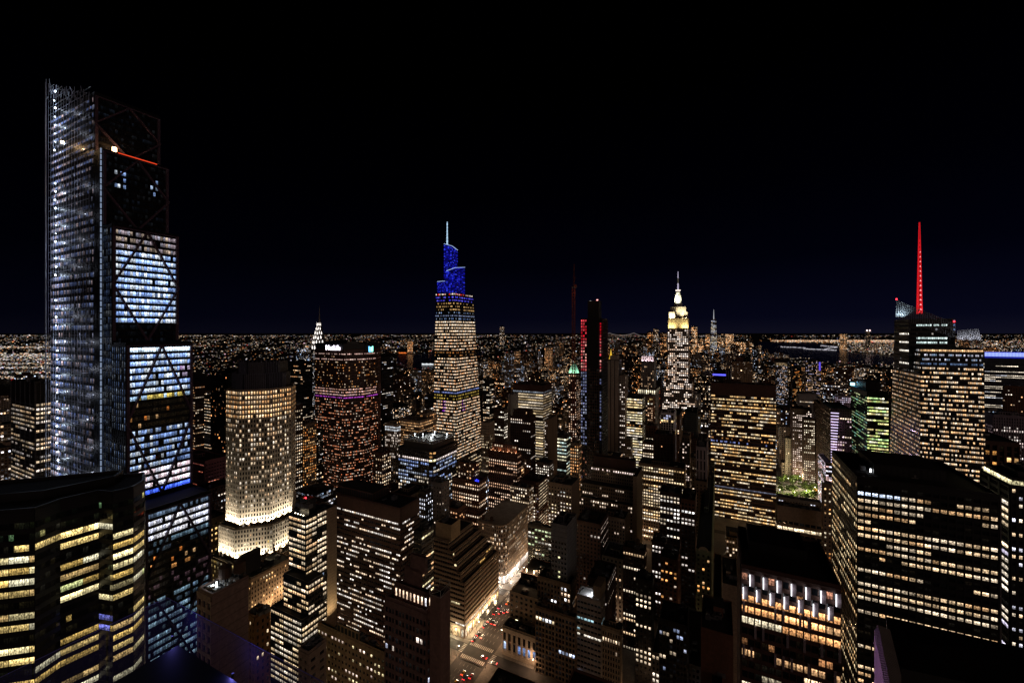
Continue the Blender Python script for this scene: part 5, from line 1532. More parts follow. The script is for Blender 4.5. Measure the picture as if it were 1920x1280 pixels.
# the big dark window-grid tower, right foreground
b = simple("dark_window_grid_tower", "huge black office tower with an even grid of cream windows, right foreground", 1560, 1607, 1872, 897, 235,
    mk(OFF, bay=3.1, fl=3.85, ww=.78, wh=.48, dep=.45, sdep=.8, lit=.70, rv=.35, corr=.88, cgrp=1, darkrow=.12, pal=[(1, .80, .54), (1, .86, .66), (1, .72, .42)], bri=.8,
       rules=lambda t, k, nf, nb: (0.98, [(.75, .85, 1)], 1.3) if (t == 1 and k < 6) else ((0, None, 0) if t == 0 or t in (11, 20) else ((.6, None, .4) if t in (1,) else None))),
    st2=mk(OFF, bay=3.1, fl=3.85, ww=.55, wh=.5, dep=.1, lit=.62, rv=.3, corr=.7, cgrp=1, pal=[(1, .84, .55), (1, .74, .42)], bri=.85), wall=M_BLACK, vis=1290, crown=2, side='R', short="the black window-grid tower", bulk=False, done=False)
b.bulk(.2, .75, .25, .8, b.H, b.H + 6, M_BLACK)
q = b.loc(b.polys[0][0][1]); m = MB(); m.box(q[0] + .3, q[0] + 1.0, -.5, .3, 20, b.H); m.build("corner_trim_strip", M_LOUV, b.root)
m = MB(); m.box(10, 10.6, 17, 17.6, b.H, b.H + 2); m.build("roof_lamp", emit_mat("roof_lamp", (.9, .95, 1), 5), b.root)
b.done()
# right edge tower with lit roof terrace
def edge_tower():
    D = 212
    b = Bld("rim_lit_tower", "dark tower at the right edge with a glowing glazed terrace round its roof", D, 1894, "office tower", short="the rim-lit tower", wallm=M_BLACK, vis=1290, side='R')
    P = b.rect(1838, 1894, 2060, D); H = HH(912, D)
    st = mk(OFF, bay=2.4, fl=3.7, ww=.5, wh=.46, lit=.5, rv=.4, corr=.4, pal=[(1, .8, .55), (.9, .9, 1), (1, .88, .7)], bri=.9)
    b.tier(P, 0, H, st, sts={3: mk(OFF, bay=9, fl=3.7, ww=.8, wh=.55, lit=.75, rv=.2, corr=.5, pal=[(1, .84, .6), (.9, .85, 1), (1, .9, .75)], bri=1.0)})
    rim = S(bay=3, fl=3.6, ww=.95, wh=.8, dep=.12, lit=1, rv=0, corr=0, pal=[(1, .93, .62)], bri=1.5, darkrow=0)
    b.tier([(P[0][0] + 1, P[0][1] + 1), (P[1][0], P[1][1] + 1), (P[2][0], P[2][1] - 1), (P[3][0] + 1, P[3][1] - 1)], H, H + 3.4, rim)
    b.tier([(P[0][0] + 6, P[0][1] + 7), (P[1][0], P[1][1] + 7), (P[2][0], P[2][1] - 5), (P[3][0] + 6, P[3][1] - 5)], H + 3.4, H + 5.5, None, wall=M_DARK)
    b.clutter(H + 5.5, 5, 0)
    b.done()
edge_tower()

# tower with vertical light tubes, bottom centre right
def light_tubes():
    D = 150
    b = Bld("light_tube_tower", "dark tower with vertical white light tubes under its black roof and large cream-lit windows", D, 1390, "office tower", short="the light-tube tower", wallm=M_BROWN, vis=1290, side='R')
    H = HH(1062, D)
    v_, u_ = pz(1390, D); vr_ = pz(1577, on_u(1577, u_))[0]
    P = [(v_, u_), (vr_, u_), (vr_, u_ + 33), (v_, u_ + 33)]
    st = S(bay=2.1, fl=3.9, ww=.80, wh=.62, dep=.45, sdep=.8, grp=3, mull=1, lit=.62, rv=.3, corr=.75, cgrp=3, pal=[(1, .70, .40), (1, .80, .54), (1, .90, .68), (1, .62, .30)], bri=1.0,
           rules=rowrule([(0, 1, (.18, [(1, .6, .4)], .3)), (1, 2, (.05, None, .3)), (6, 7, (.3, [(1, .6, .3)], .4)), (7, 8, (.7, [(1, .7, .4)], .6)), (11, 20, (.4, [(.9, .8, .6)], .45))]))
    b.tier(P, 0, H, st, sts={3: mk(BR, bay=2.0, lit=.3, ww=.4, pal=AMBER, bri=.5)}, crown=1)
    w = b.loc(P[1])[0]
    tube = emit_mat("light_tube", (.93, .95, 1), 2.6)
    M_FIN = wallmat("mauve_fin", (.34, .27, .30))
    for (row, zz, off) in ((0, H - 3.6, .5), (1, H - 8.6, 0.0)):
        n = 7
        for i in range(n):
            x = w * (i + off * 1.0) / n + 1.2
            if x > w - .5: continue
            m = MB(); m.box(x - .55, x + .75, -.95, -.5, zz - 2.3, zz + 2.3); fo = m.build("facade_fin", M_FIN, b.root)
            m = MB(); m.box(x - .75, x - .5, -1.25, -.96, zz - 2.0, zz + 2.0); m.build("light_tube", tube, fo)
            point(fo, (x - .7, -1.9, zz), 26, (.93, .95, 1), .3)
    rn = random.Random(8)
    for i in range(12):
        for j in range(3):
            if rn.random() < .4:
                x = w * (i + .5 * (j % 2) + .3) / 12; zz = H - 14 - j * 7.8
                m = MB(); m.box(x - .35, x + .35, -.9, -.47, zz - 2.2, zz + 2.2); m.build("facade_fin", M_FIN, b.root)
    b.tier([(P[0][0] + 3, P[0][1] + 14), (P[1][0] - 7, P[1][1] + 14), (P[2][0] - 7, P[2][1] - 3), (P[3][0] + 3, P[3][1] - 3)], H, H + 3, None, wall=M_BLACK)
    b.done()
light_tubes()
# low block with lattice screen and lit base row
b = simple("lattice_screened_block", "low block with a fine lattice screen over one bright row of windows, by the park", 1454, 1457, 1541, 948, 430,
    mk(OFF, bay=4.6, fl=6.5, ww=.85, wh=.5, lit=.0, rules=rowrule([(1, 2, (1, [(1, .86, .62)], 1.4))])), wall=M_TAN, vis=1010, crown=12, side='R', short="the lattice-screened block", bulk=False)
simple("slim_tan_tower", "slim tan tower with two columns of small amber windows, left of the black window-grid tower", 1541, 1543, 1560, 908, 400,
    mk(BR, bay=3.4, fl=3.9, ww=.36, wh=.42, lit=.4, pal=AMBER + [(1, .9, .7)], bri=.9), wall=M_TAN, vis=1060, side='R')
simple("grey_low_market_hall", "low grey-roofed pavilion along the near side of the park trees", 1457, 1459, 1541, 932, 565,
    mk(BR, lit=.2, bri=.8, pal=WHITE), wall=M_GREY, vis=947, side='R', bulk=False)

# ---------------- near avenue, west side and foreground
def avenue_west():
    vW = -157.0
    b = Bld("pilastered_low_building", "low pale building with tall pilasters between dark windows on the street corner", 330, 936, "building", short="the pilastered corner building", wallm=M_LIME, vis=1245, side='R')
    b.v0, b.u0 = vW, 291.0; x, y = xy(b.v0, b.u0); b.root.location = (x, y, 0)
    P = [(vW, 298), (vW + 30, 298), (vW + 30, 322), (vW, 322)]
    b.tier([(vW, 298), (vW + 30, 298), (vW + 30, 308), (vW, 308)], 0, 22, S(bay=4.6, fl=7, ww=.6, wh=.84, dep=.9, sdep=.12, lit=.06, rv=1, corr=.3, pal=COOL, bri=.35, plinth=4, crown=3.4))
    b.clutter(22, 8, 0); b.done()
    b = Bld("blank_walled_building", "blank brown-walled building with one square lit window above the pilastered corner building", 345, 945, "building", wallm=M_TAN, vis=1180, side='R')
    b.v0, b.u0 = vW + 1, 308.5; x, y = xy(b.v0, b.u0); b.root.location = (x, y, 0)
    P = [(vW + 1, 308.5), (vW + 27, 308.5), (vW + 27, 330), (vW + 1, 330)]
    b.tier(P, 0, 44, S(bay=4, fl=4, ww=.5, wh=.5, dep=.0, lit=0, rules=lambda t, k, nf, nb: (1, [(1, .95, .7)], 1.2) if (t == 5 and k == 1) else (0, None, 0)))
    b.clutter(44, 5, 0); b.done()
    b = Bld("bright_roof_terrace_building", "mid-rise with a dazzling orange-lit rooftop terrace beside the avenue", 372, 973, "building", short="the orange-terraced mid-rise", wallm=M_DBRICK, vis=1112, side='R')
    b.v0, b.u0 = vW + 1, 331.0; x, y = xy(b.v0, b.u0); b.root.location = (x, y, 0)
    P = [(vW + 1, 331), (vW + 26, 331), (vW + 26, 357), (vW + 1, 357)]
    b.tier(P, 0, 48, mk(BR, bay=4, fl=4.4, ww=.6, lit=.6, pal=[(1, .8, .5), (1, .95, .85)], bri=.9))
    for i in range(3):
        m = MB(); m.box(3 + i * 7, 3.6 + i * 7, 4, 4.6, 48, 50.6); f = m.build("terrace_lamp", emit_mat("terrace_amber_big", (1, .66, .36), 9), b.root); point(f, (3 + i * 7, 2.6, 50.4), 2200, (1, .62, .34), .4)
    b.clutter(48, 4, 0); b.done()
avenue_west()
simple("terrace_lit_glass_building", "glassy mid-rise with greenish lit upper floor, behind the orange-terraced mid-rise", 990, 1034, 1037, 992, 400,
    mk(OFF, bay=3.4, wh=.5, lit=.45, rv=.4, pal=[(.9, 1, .7), (1, .95, .85)], bri=.7), wall=M_DARK, vis=1040)
# gothic-ish stone pair
b = simple("carved_stone_block", "carved brown stone block with tall window bays and a few brilliant white windows", 1004, 1079, 1083, 1160, 305,
    mk(BR, bay=2.6, fl=4.0, ww=.62, wh=.66, dep=.6, grp=3, mull=1, lit=.16, rv=.8, corr=.75, pal=[(.92, .95, 1), (1, .86, .6), (.7, .8, 1)], bri=1.3), wall=M_TAN, vis=1255, short="the carved stone block", tanks=2, side='L')
simple("carved_stone_block", "upper rear half of the carved stone pair, with a short row of white windows", 1008, 1070, 1080, 1098, 330,
    mk(BR, bay=2.8, fl=4.0, ww=.55, wh=.6, dep=.5, lit=.14, rv=.8, corr=.6, pal=[(.95, .97, 1), (1, .8, .6)], bri=1.2), wall=M_TAN, vis=1160, tanks=1, side='L')
b = simple("white_roofed_grey_building", "grey banded building with a glowing white sloping roof hatch and one bright row of windows", 1082, 1127, 1134, 1128, 300,
    mk(OFF, bay=2.5, fl=3.9, ww=.84, wh=.42, dep=.4, sdep=1.1, lit=.04, rv=.5, corr=.9, pal=[(.6, .85, .95)], bri=.7, rules=rowrule([(3, 4, (.45, [(.6, .85, .9)], .9)), (5, 6, (.3, [(.6, .85, .9)], .5)), (6, 7, (.95, [(1, .94, .82)], 1.5)), (14, 15, (.3, [(1, .85, .6)], 1.2))])), wall=wallmat("pale_grey_panels", (.40, .37, .36)), vis=1235, done=False, roof=False, side='L', short="the white-roofed grey building")
q = [b.loc(t) for t in b.polys[0][0]]; x0 = q[0][0]
m = MB(); m.prism([(x0 + .5, .5), (x0 + 11, .5), (x0 + 11, 14), (x0 + 3.5, 14)], b.H + .02, b.H + .5); m.build("white_roof_deck", wallmat("white_roof", (.8, .8, .8)), b.root)
m = MB(); m.box(x0 + 10, x0 + 10.5, 3, 3.5, b.H + .5, b.H + 3.2); f = m.build("roof_lamp", emit_mat("roof_lamp", (.9, .95, 1), 5), b.root); point(f, (x0 + 9.4, 3, b.H + 2.8), 700, (.92, .95, 1))
m = MB(); m.box(x0 + 11.5, -.6, 2, 16, b.H, b.H + 9); m.build("penthouse", M_TAN, b.root); b.done()
b = simple("small_gothic_top_building", "small pale building with a pinnacled top row of lit arched windows", 1129, 1163, 1166, 1184, 285,
    mk(BR, bay=1.7, fl=4, ww=.5, wh=.62, lit=.1, pal=[(1, .84, .66)], rules=rowrule([(0, 1, (.05, None, .3)), (1, 2, (.95, [(1, .82, .6)], 1.0))])), wall=M_CREAM, vis=1215, side='L')
simple("red_brick_window_tower", "dark red tower with groups of orange-white windows in its upper half", 1168, 1208, 1212, 1035, 335,
    mk(BR, bay=2.2, fl=3.9, ww=.55, wh=.5, dep=.3, grp=4, mull=1, lit=.42, rv=.7, corr=.8, cgrp=4, pal=[(1, .78, .52), (1, .88, .7)], bri=1.1), wall=M_DBRICK, vis=1150, tanks=1, short="the dark red tower")
simple("dim_dark_tower", "nearly black tower with small clustered windows right of the dark red tower", 1191, 1222, 1226, 1092, 300,
    mk(BR, bay=2.6, lit=.3, rv=.7, corr=.6, cgrp=3, pal=[(1, .86, .66)], bri=1.0), wall=M_BLACK, vis=1200)
simple("dim_dark_tower", "slim black tower with paired white windows, third right of the dark red tower", 1222, 1246, 1250, 1020, 372,
    mk(BR, bay=2.6, lit=.45, rv=.6, corr=.6, cgrp=2, pal=[(1, .92, .85)], bri=1.0), wall=M_DBRICK, vis=1065)
b = simple("mast_edged_glass_building", "glass building with dim bluish windows and a tall thin white mast at its right corner", 1236, 1288, 1292, 1176, 255,
    mk(OFF, bay=2.0, fl=3.6, ww=.7, wh=.6, dep=.2, lit=.42, rv=.4, corr=.4, pal=[(.6, .7, .9), (1, .85, .65), (.8, .85, 1)], bri=.5), wall=M_DARK, vis=1275, done=False, side='L')
m = MB(); m.bar((1.2, -1, 0), (1.2, -1, b.H + 12), .35); m.build("mast", M_LOUV, b.root); b.done()
simple("red_brick_grid_building", "red brick building with neat groups of bright windows left of the light-tube tower", 1318, 1372, 1375, 1130, 250,
    mk(BR, bay=1.75, fl=3.7, ww=.66, wh=.5, dep=.3, grp=4, mull=1, lit=.62, rv=.5, corr=.85, cgrp=4, pal=[(1, .92, .85), (1, .84, .52), (.95, .95, 1)], bri=1.1), wall=M_BRICK, vis=1280, side='L', short="the red brick grid building")
simple("amber_dotted_tower", "narrow tan tower dotted with amber windows, left behind the light-tube tower", 1354, 1380, 1384, 1048, 300,
    mk(BR, bay=3.2, fl=3.8, ww=.36, wh=.42, lit=.45, pal=AMBER, bri=.75), wall=M_TAN, vis=1110, side='L')
b = simple("arched_gable_building", "ornate green-tinted building with a round arched gable and warm lamps", 1305, 1333, 1340, 1036, 345,
    mk(BR, bay=3.3, lit=.2, pal=AMBER, ww=.4), wall=wallmat("green_stone", (.22, .27, .18)), vis=1070, done=False, side='L')  # green light around the arch is put into the wall colour
q = b.loc(b.polys[0][0][0]); m = MB(); n = 12; cx = q[0] / 2; r = -q[0] * .3
arc = [(cx + r * math.cos(math.pi * i / n), r * math.sin(math.pi * i / n)) for i in range(n + 1)]
for i in range(n): m.bar((arc[i][0], -.3, b.H + arc[i][1]), (arc[i + 1][0], -.3, b.H + arc[i + 1][1]), .9)
m.quad([(p[0], .1, b.H + p[1]) for p in reversed(arc)])
m.build("arched_gable", M_CREAM, b.root); b.done()
simple("amber_doorway_building", "low building with amber-lit windows and pale round bay, right of the dark red tower", 1238, 1270, 1275, 1052, 350,
    mk(BR, bay=3.2, lit=.3, pal=[(1, .6, .25), (1, .85, .7)], bri=.9), wall=M_BRICK, vis=1075, side='L')
simple("white_paired_window_building", "narrow building with bright paired white windows, left of the amber-dotted tower", 1340, 1352, 1355, 1042, 345,
    mk(BR, bay=2.2, lit=.6, pal=[(.95, .97, 1)], bri=1.1, cgrp=2), wall=M_DBRICK, vis=1080, side='L')

# ---------------- near left and bottom
b = simple("windowless_tan_block", "plain tan block with blank side wall and two water tanks on its cluttered roof", 372, 398, 466, 1118, 170,
    mk(BR, bay=3.6, fl=4.6, ww=.7, wh=.6, dep=.6, lit=.05, pal=WHITE, bri=.5), st2=False, wall=wallmat("blank_tan_panels", (.27, .185, .15), courses=4.0), vis=1280, done=False, roof=False, side='L', short="the tank-topped tan block")
for (px_, D_) in ((408, 176), (436, 180)):
    v, u = pz(px_, D_); b.tank(v, u + 3, b.H, 2.4, 4.6)
rn = random.Random(4); L = [b.loc(q) for q in b.polys[0][0]]
for i in range(12):
    m = MB(); x, y = rn.uniform(L[0][0] * .9, -2), rn.uniform(1, L[2][1] * .8); m.box(x, x + 1.6, y, y + 1.4, b.H, b.H + rn.uniform(.6, 1.8)); m.build("rooftop_unit", M_STEEL2, b.root)
m = MB(); m.box(L[0][0] * .5, L[0][0] * .5 + .5, 4, 4.4, b.H + .1, b.H + 2.6); f = m.build("roof_lamp", emit_mat("roof_lamp", (.9, .95, 1), 5), b.root); point(f, (L[0][0] * .5, 3, b.H + 2.2), 300, (.8, .88, 1))
m = MB(); m.box(L[0][0] * .5, -3, 14, 22, b.H, b.H + 9); m.build("stair_tower", M_DARK, b.root)
b.done()
ab = simple("amber_stone_block", "cream stone block glowing amber under the floodlit octagonal tower, rows of small windows", 440, 470, 547, 1086, 338,
    mk(BR, bay=2.5, fl=3.8, ww=.42, wh=.5, dep=.3, lit=.28, rv=.3, pal=[(1, .86, .6), (1, .7, .35)], bri=1.1), wall=wallmat("amber_stone", (.52, .36, .24), courses=1), vis=1170, side='L')
for (dx, dy, hz) in ((5, 4, .35), (5, 16, .5), (5, 28, .62), (-8, -6, .3), (-22, -6, .45)):  # lamps added in front of the faces to light them amber
    m = MB(); m.box(dx - .3, dx + .3, dy - .3, dy + .3, ab.H * hz, ab.H * hz + .5); f = m.build("wall_lantern", emit_mat("shop_lamp", (1, .82, .5), 8), ab.root); point(f, (dx + 1.2, dy - 1, ab.H * hz + .4), 3800, (1, .72, .42), .5)
simple("orange_brick_midrise", "orange-brown brick mid-rise with small windows right of the tank-topped tan block", 462, 478, 506, 1158, 228,
    mk(BR, bay=2.6, fl=3.7, ww=.4, wh=.5, lit=.16, pal=[(1, .85, .6)], bri=1.0), wall=wallmat("orange_brick", (.32, .16, .06), courses=.5), vis=1230, side='L', tanks=0)
simple("grey_flat_roofed_block", "plain grey block with dark flat roof at the bottom, below the slim glass tower", 560, 578, 611, 1226, 190,
    mk(BR, bay=4, lit=.0, ww=.5, wh=.4), wall=M_TAN, vis=1290, side='L', bulk=False)
simple("curved_cream_building", "low cream building with small square windows in front of the red-brown slab", 596, 722, 728, 1226, 215,
    mk(BR, bay=2.6, fl=3.6, ww=.5, wh=.42, lit=.38, rv=.4, pal=[(1, .9, .6), (1, .86, .75)], bri=1.0), wall=wallmat("warm_cream_render", (.50, .34, .20)), vis=1285, side='L')
b = simple("art_deco_brown_tower", "brown art-deco block with paired windows, a lit penthouse storey and stepped top", 722, 800, 812, 1150, 148,
    mk(BR, bay=1.65, fl=3.4, ww=.6, wh=.56, dep=.3, grp=3, mull=1, lit=.05, rv=.8, pal=[(.8, .85, 1), (1, .9, .8)], bri=1.0), wall=wallmat("mauve_brown_brick", (.23, .14, .125), courses=.6), vis=1290, done=False, roof=False, side='L', short="the art-deco brown block")
q = b.polys[0][0]
pent = mk(BR, bay=1.65, fl=4, ww=.5, wh=.6, lit=.75, rv=.1, pal=[(1, .8, .6), (.95, .95, 1)], bri=1.3)
b.tier([(q[0][0] + 3, q[0][1] + 2), (q[1][0] - 1, q[1][1] + 2), (q[2][0] - 1, q[2][1]), (q[3][0] + 3, q[3][1])], b.H, b.H + 5, pent)
b.tier([(q[0][0] + 6, q[0][1] + 4), (q[1][0] - 5, q[1][1] + 4), (q[2][0] - 5, q[2][1]), (q[3][0] + 6, q[3][1])], b.H + 5, b.H + 11, dict(pent, lit=.3))
b.tier([(q[0][0] + 9, q[0][1] + 5), (q[0][0] + 16, q[1][1] + 5), (q[0][0] + 16, q[2][1]), (q[3][0] + 9, q[3][1])], b.H + 11, b.H + 16, dict(pent, lit=0))
b.clutter(b.H + 11, 4, 0); b.done()
b = simple("blank_brown_shaft", "tall blank brown wall rising beside the avenue with a white railing round its open top", 806, 826, 844, 1126, 142,
    False, wall=wallmat("brown_render", (.25, .15, .125)), vis=1290, done=False, roof=False, side='L', st2=False, short="the blank brown shaft")
m = MB(); q = [b.loc(t) for t in b.polys[0][0]]
for i in range(4):
    a, c = Vector((*q[i], b.H + 1)), Vector((*q[(i + 1) % 4], b.H + 1))
    up = Vector((0, 0, 2.4)); m.bar(a, c, .12); m.bar(a + up, c + up, .16); m.bar(a, a + up, .16); m.bar(a, c + up, .1)
m.build("rooftop_railing", M_STEEL2, b.root); b.done()

# ================================================================== GROUND, WATER, STREETS
def ground_pt(px, y, h=0.0):
    D = F * (CAM_H - h) / (y - HY); return ((px - 960) / F * D, D)
def asphalt():
    m, nt, bs = newmat("asphalt")
    tc = nt.nodes.new("ShaderNodeTexCoord")
    n1 = nt.nodes.new("ShaderNodeTexNoise"); n1.inputs["Scale"].default_value = .12; n1.inputs["Detail"].default_value = 8
    nt.links.new(tc.outputs["Object"], n1.inputs["Vector"])
    r = nt.nodes.new("ShaderNodeValToRGB"); r.color_ramp.elements[0].position = .3; r.color_ramp.elements[1].position = .7
    r.color_ramp.elements[0].color = (.035, .033, .032, 1); r.color_ramp.elements[1].color = (.075, .07, .066, 1)
    nt.links.new(n1.outputs[0], r.inputs[0]); nt.links.new(r.outputs[0], bs.inputs["Base Color"])
    bs.inputs["Roughness"].default_value = .7
    return m
M_ASPH = asphalt()
m = MB(); G = 80000; m.quad([(-G, -3000, 0), (G, -3000, 0), (G, G, 0), (-G, G, 0)])
tag(m.build("ground", M_ASPH), None, None, kind="structure")
M_WAT, nt_, bs_ = newmat("night_water")
bs_.inputs["Base Color"].default_value = (.004, .006, .012, 1); bs_.inputs["Roughness"].default_value = .22
wn_ = nt_.nodes.new("ShaderNodeTexNoise"); wn_.inputs["Scale"].default_value = .02; wn_.inputs["Detail"].default_value = 5
tc_ = nt_.nodes.new("ShaderNodeTexCoord"); nt_.links.new(tc_.outputs["Object"], wn_.inputs["Vector"])
bp_ = nt_.nodes.new("ShaderNodeBump"); bp_.inputs["Strength"].default_value = .4; bp_.inputs["Distance"].default_value = 4
nt_.links.new(wn_.outputs[0], bp_.inputs["Height"]); nt_.links.new(bp_.outputs[0], bs_.inputs["Normal"])
WATERS = [[(1424, 640), (1560, 645.5), (1590, 660), (1700, 669), (1900, 672), (1900, 690), (1675, 684), (1545, 681), (1500, 672), (1440, 668), (1412, 655)],
          [(744, 666), (812, 662), (900, 660), (905, 668), (830, 672), (826, 690), (770, 694), (742, 682)]]
WXY = []
for i, W_ in enumerate(WATERS):
    pts = [ground_pt(*p) for p in W_]; WXY.append(pts)
    m = MB(); m.quad([(x, y, .5) for x, y in reversed(pts)])
    o = tag(m.build("river" if i else "bay", M_WAT), None, None, kind="structure")
def inpoly(px, y, P):
    c = False; n = len(P); j = n - 1
    for i in range(n):
        if (P[i][1] > y) != (P[j][1] > y) and px < (P[j][0] - P[i][0]) * (y - P[i][1]) / (P[j][1] - P[i][1]) + P[i][0]: c = not c
        j = i
    return c
def in_water(X, Y): return any(inpoly(X, Y, P) for P in WXY)

AVE = [-1400, -1180, -960, -760, -610, -470, -330, -175.5, 150, 420, 690, 960, 1230, 1500]   # avenue centre lines
ROWS = [289 + 79.0 * k for k in range(-3, 90)]                                              # street centre lines
# pavements: one raised slab per block near the viewer
mp_ = MB()
def lbox(mb, v0, v1, u0, u1, z0, z1, m=0):
    P = [xy(v0, u0), xy(v1, u0), xy(v1, u1), xy(v0, u1)]
    mb.prism(P, z0, z1, m)
for i in range(len(AVE) - 1):
    for k in range(11):
        lbox(mp_, AVE[i] + 12.5, AVE[i + 1] - 12.5, ROWS[k] + 5.2, ROWS[k + 1] - 5.2, 0, .15)
M_PAVE = wallmat("pavement_concrete", (.22, .20, .18))
tag(mp_.build("pavement", M_PAVE), None, None, kind="structure")
# painted markings on the two avenues in view
mk_ = MB()
for (av, ks) in ((-175.5, range(1, 8)), (150, range(4, 11))):
    for k in ks:
        r = ROWS[k]
        for s in (-1, 1):
            for i in range(14):
                a = av - 10.6 + i * 1.55
                lbox(mk_, a, a + .7, r + s * 7.2 - 1.8, r + s * 7.2 + 1.8, .004, .008)
            lbox(mk_, av - 11, av + 11, r - 10.8, r - 10.2, .004, .008)
            for i in range(6):
                a = r - 4.4 + i * 1.6
                lbox(mk_, av + s * 13.8 - 1.7, av + s * 13.8 + 1.7, a, a + .7, .004, .008)
        for lane in (-6.6, -3.3, 0, 3.3, 6.6):
            for j in range(8):
                lbox(mk_, av + lane - .07, av + lane + .07, r + 14 + j * 7, r + 17 + j * 7, .004, .008)
M_PAINT = wallmat("road_paint", (.75, .73, .68))
tag(mk_.build("road_markings", M_PAINT), None, None, kind="structure")

b = Bld("low_dark_roofed_building", "low building with a black roof at the bottom edge beside the lit crossing", 300, 940, "building", wallm=M_DBRICK, side='R')
b.v0, b.u0 = -146.0, 236.0; x, y = xy(b.v0, b.u0); b.root.location = (x, y, 0)
b.tier([(-146, 236), (-104, 236), (-104, 270), (-146, 270)], 0, 12, None); b.clutter(12, 5, 0); b.done()

# ------------------------------------------------------------------ street lamps
lamp_root = empty("street_lamp", 0, 0, 0, "x", "street lamp", rz=-GA)
m = MB(); m.cyl(0, 0, .15, 8.6, .11, .07, 8); m.cyl(0, 0, .15, 1.0, .22, .16, 8); o1 = m.build("pole", M_STEEL, lamp_root)
m = MB(); m.bar((0, 0, 8.4), (2.0, 0, 9.0), .09); o2 = m.build("arm", M_STEEL, lamp_root)
m = MB(); m.box(1.7, 2.7, -.2, .2, 8.86, 9.05); o3 = m.build("lamp_head", emit_mat("street_lamp_head", (1, .80, .55), 14), lamp_root)
lp = point(lamp_root, (2.2, 0, 8.5), 3400, (1, .58, .32), .3, "lamp_light")
def copy_tree(o, parent=None):
    c = o.copy(); COL.objects.link(c); c.parent = parent
    for ch in o.children: copy_tree(ch, c)
    return c
first = [True]
def put(proto, flag, v, u, rz, label, h=0):
    o = proto if flag[0] else copy_tree(proto)
    flag[0] = False
    x, y = xy(v, u); o.location = (x, y, h); o.rotation_euler = (0, 0, -GA + rz)
    if label: o["label"] = label
    return o
lamp_root["group"] = "street lamps along the avenues"
for side, ww in ((-1, "east"), (1, "west")):
    for k in range(10):
        u = 248 + k * 31
        if side == 1 and u < 262: continue
        put(lamp_root, first, -175.5 + side * 13.4, u, 0 if side < 0 else math.pi, "street lamp on the kerb of the avenue running up from the lit crossing", .0)
for k in range(20):
    put(lamp_root, first, 150 + (13.4 if k % 2 else -13.4), 780 + (k // 2) * 32, 0 if k % 2 == 0 else math.pi, "street lamp on the kerb of the avenue beside the park trees", 0)

for k in range(1, 7):  # unseen lamps added in the side streets to light the walls
    for j, v in enumerate((-300, -262, -224, -128, -88, -48, -8, 34, 76, 116)):
        if (j + k) % 2: put(lamp_root, first, v, ROWS[k + 1] + (6 if j % 2 else -6), -math.pi / 2 if j % 2 else math.pi / 2, "street lamp in one of the side streets between the avenue blocks", 0)
for k in range(12):  # more unseen lamps, added to light the canyon walls from below
    put(lamp_root, first, -330 + (11 if k % 2 else -11), 300 + k * 34, math.pi if k % 2 else 0, "street lamp in the canyon behind the red-brown slab", 0)

# ------------------------------------------------------------------ cars
def car(name, paint, van=False):
    r = empty(name, 0, 0, 0, "x", "car"); L, Wd = 4.6, 1.85
    m = MB()
    prof = [(-2.3, .45), (-2.25, .85), (-1.3, .95), (1.55, .95), (2.2, .82), (2.3, .45)]
    for (a, b_) in zip(prof, prof[1:]): m.quad([(-.92, a[0], a[1]), (.92, a[0], a[1]), (.92, b_[0], b_[1]), (-.92, b_[0], b_[1])])
    for s in (-1, 1): m.quad([(s * .92, p[0], p[1]) for p in (prof if s < 0 else reversed(prof))])
    m.quad([(-.92, 2.3, .45), (.92, 2.3, .45), (.92, -2.3, .45), (-.92, -2.3, .45)])
    rh = 1.45 if not van else 1.95
    m.quad([(-.7, -.55, rh), (.7, -.55, rh), (.7, 1.2, rh), (-.7, 1.2, rh)])
    m.build("body", paint, r)
    m = MB(); A = [(-.86, -1.25), (.86, -1.25), (.86, 1.95), (-.86, 1.95)]; B = [(-.7, -.55), (.7, -.55), (.7, 1.2), (-.7, 1.2)]
    for i in range(4): j = (i + 1) % 4; m.quad([(*A[i], .955), (*A[j], .955), (*B[j], rh - .01), (*B[i], rh - .01)])
    m.build("glasshouse", M_BLACK, r)
    for sx in (-.86, .86):
        for yy in (-1.45, 1.45):
            m = MB(); n = 10
            P = [(yy + .33 * math.cos(2 * math.pi * i / n), .33 + .33 * math.sin(2 * math.pi * i / n)) for i in range(n)]
            for s in (-.11, .11): m.quad([(sx + s, p[0], p[1]) for p in P])
            for i in range(n): j = (i + 1) % n; m.quad([(sx - .11, *P[i]), (sx + .11, *P[i]), (sx + .11, *P[j]), (sx - .11, *P[j])])
            m.build("wheel", M_BLACK, r)
    for sx in (-.65, .65):
        m = MB(); m.box(sx - .2, sx + .2, 2.26, 2.34, .62, .76); m.build("headlight", emit_mat("headlight", (1, .95, .85), 30), r)
        m = MB(); m.box(sx - .24, sx + .24, -2.34, -2.26, .62, .82); m.build("tail_light", emit_mat("tail_light", (1, .03, .03), 14), r)
    return r
P_Y = wallmat("taxi_paint", (.75, .42, .02), rough=.35); P_W = wallmat("white_paint", (.75, .75, .75), rough=.35)
P_K = wallmat("black_paint", (.03, .03, .035), rough=.3); P_R = wallmat("red_paint", (.45, .03, .03), rough=.35); P_B = wallmat("dark_blue_paint", (.03, .04, .16), rough=.35)
carw = [(car("taxi", P_Y), [True], "yellow taxi"), (car("parked_car", P_W), [True], "white car"), (car("parked_car", P_K), [True], "dark car"),
        (car("parked_car", P_R), [True], "red car"), (car("parked_car", P_B, True), [True], "dark blue van")]
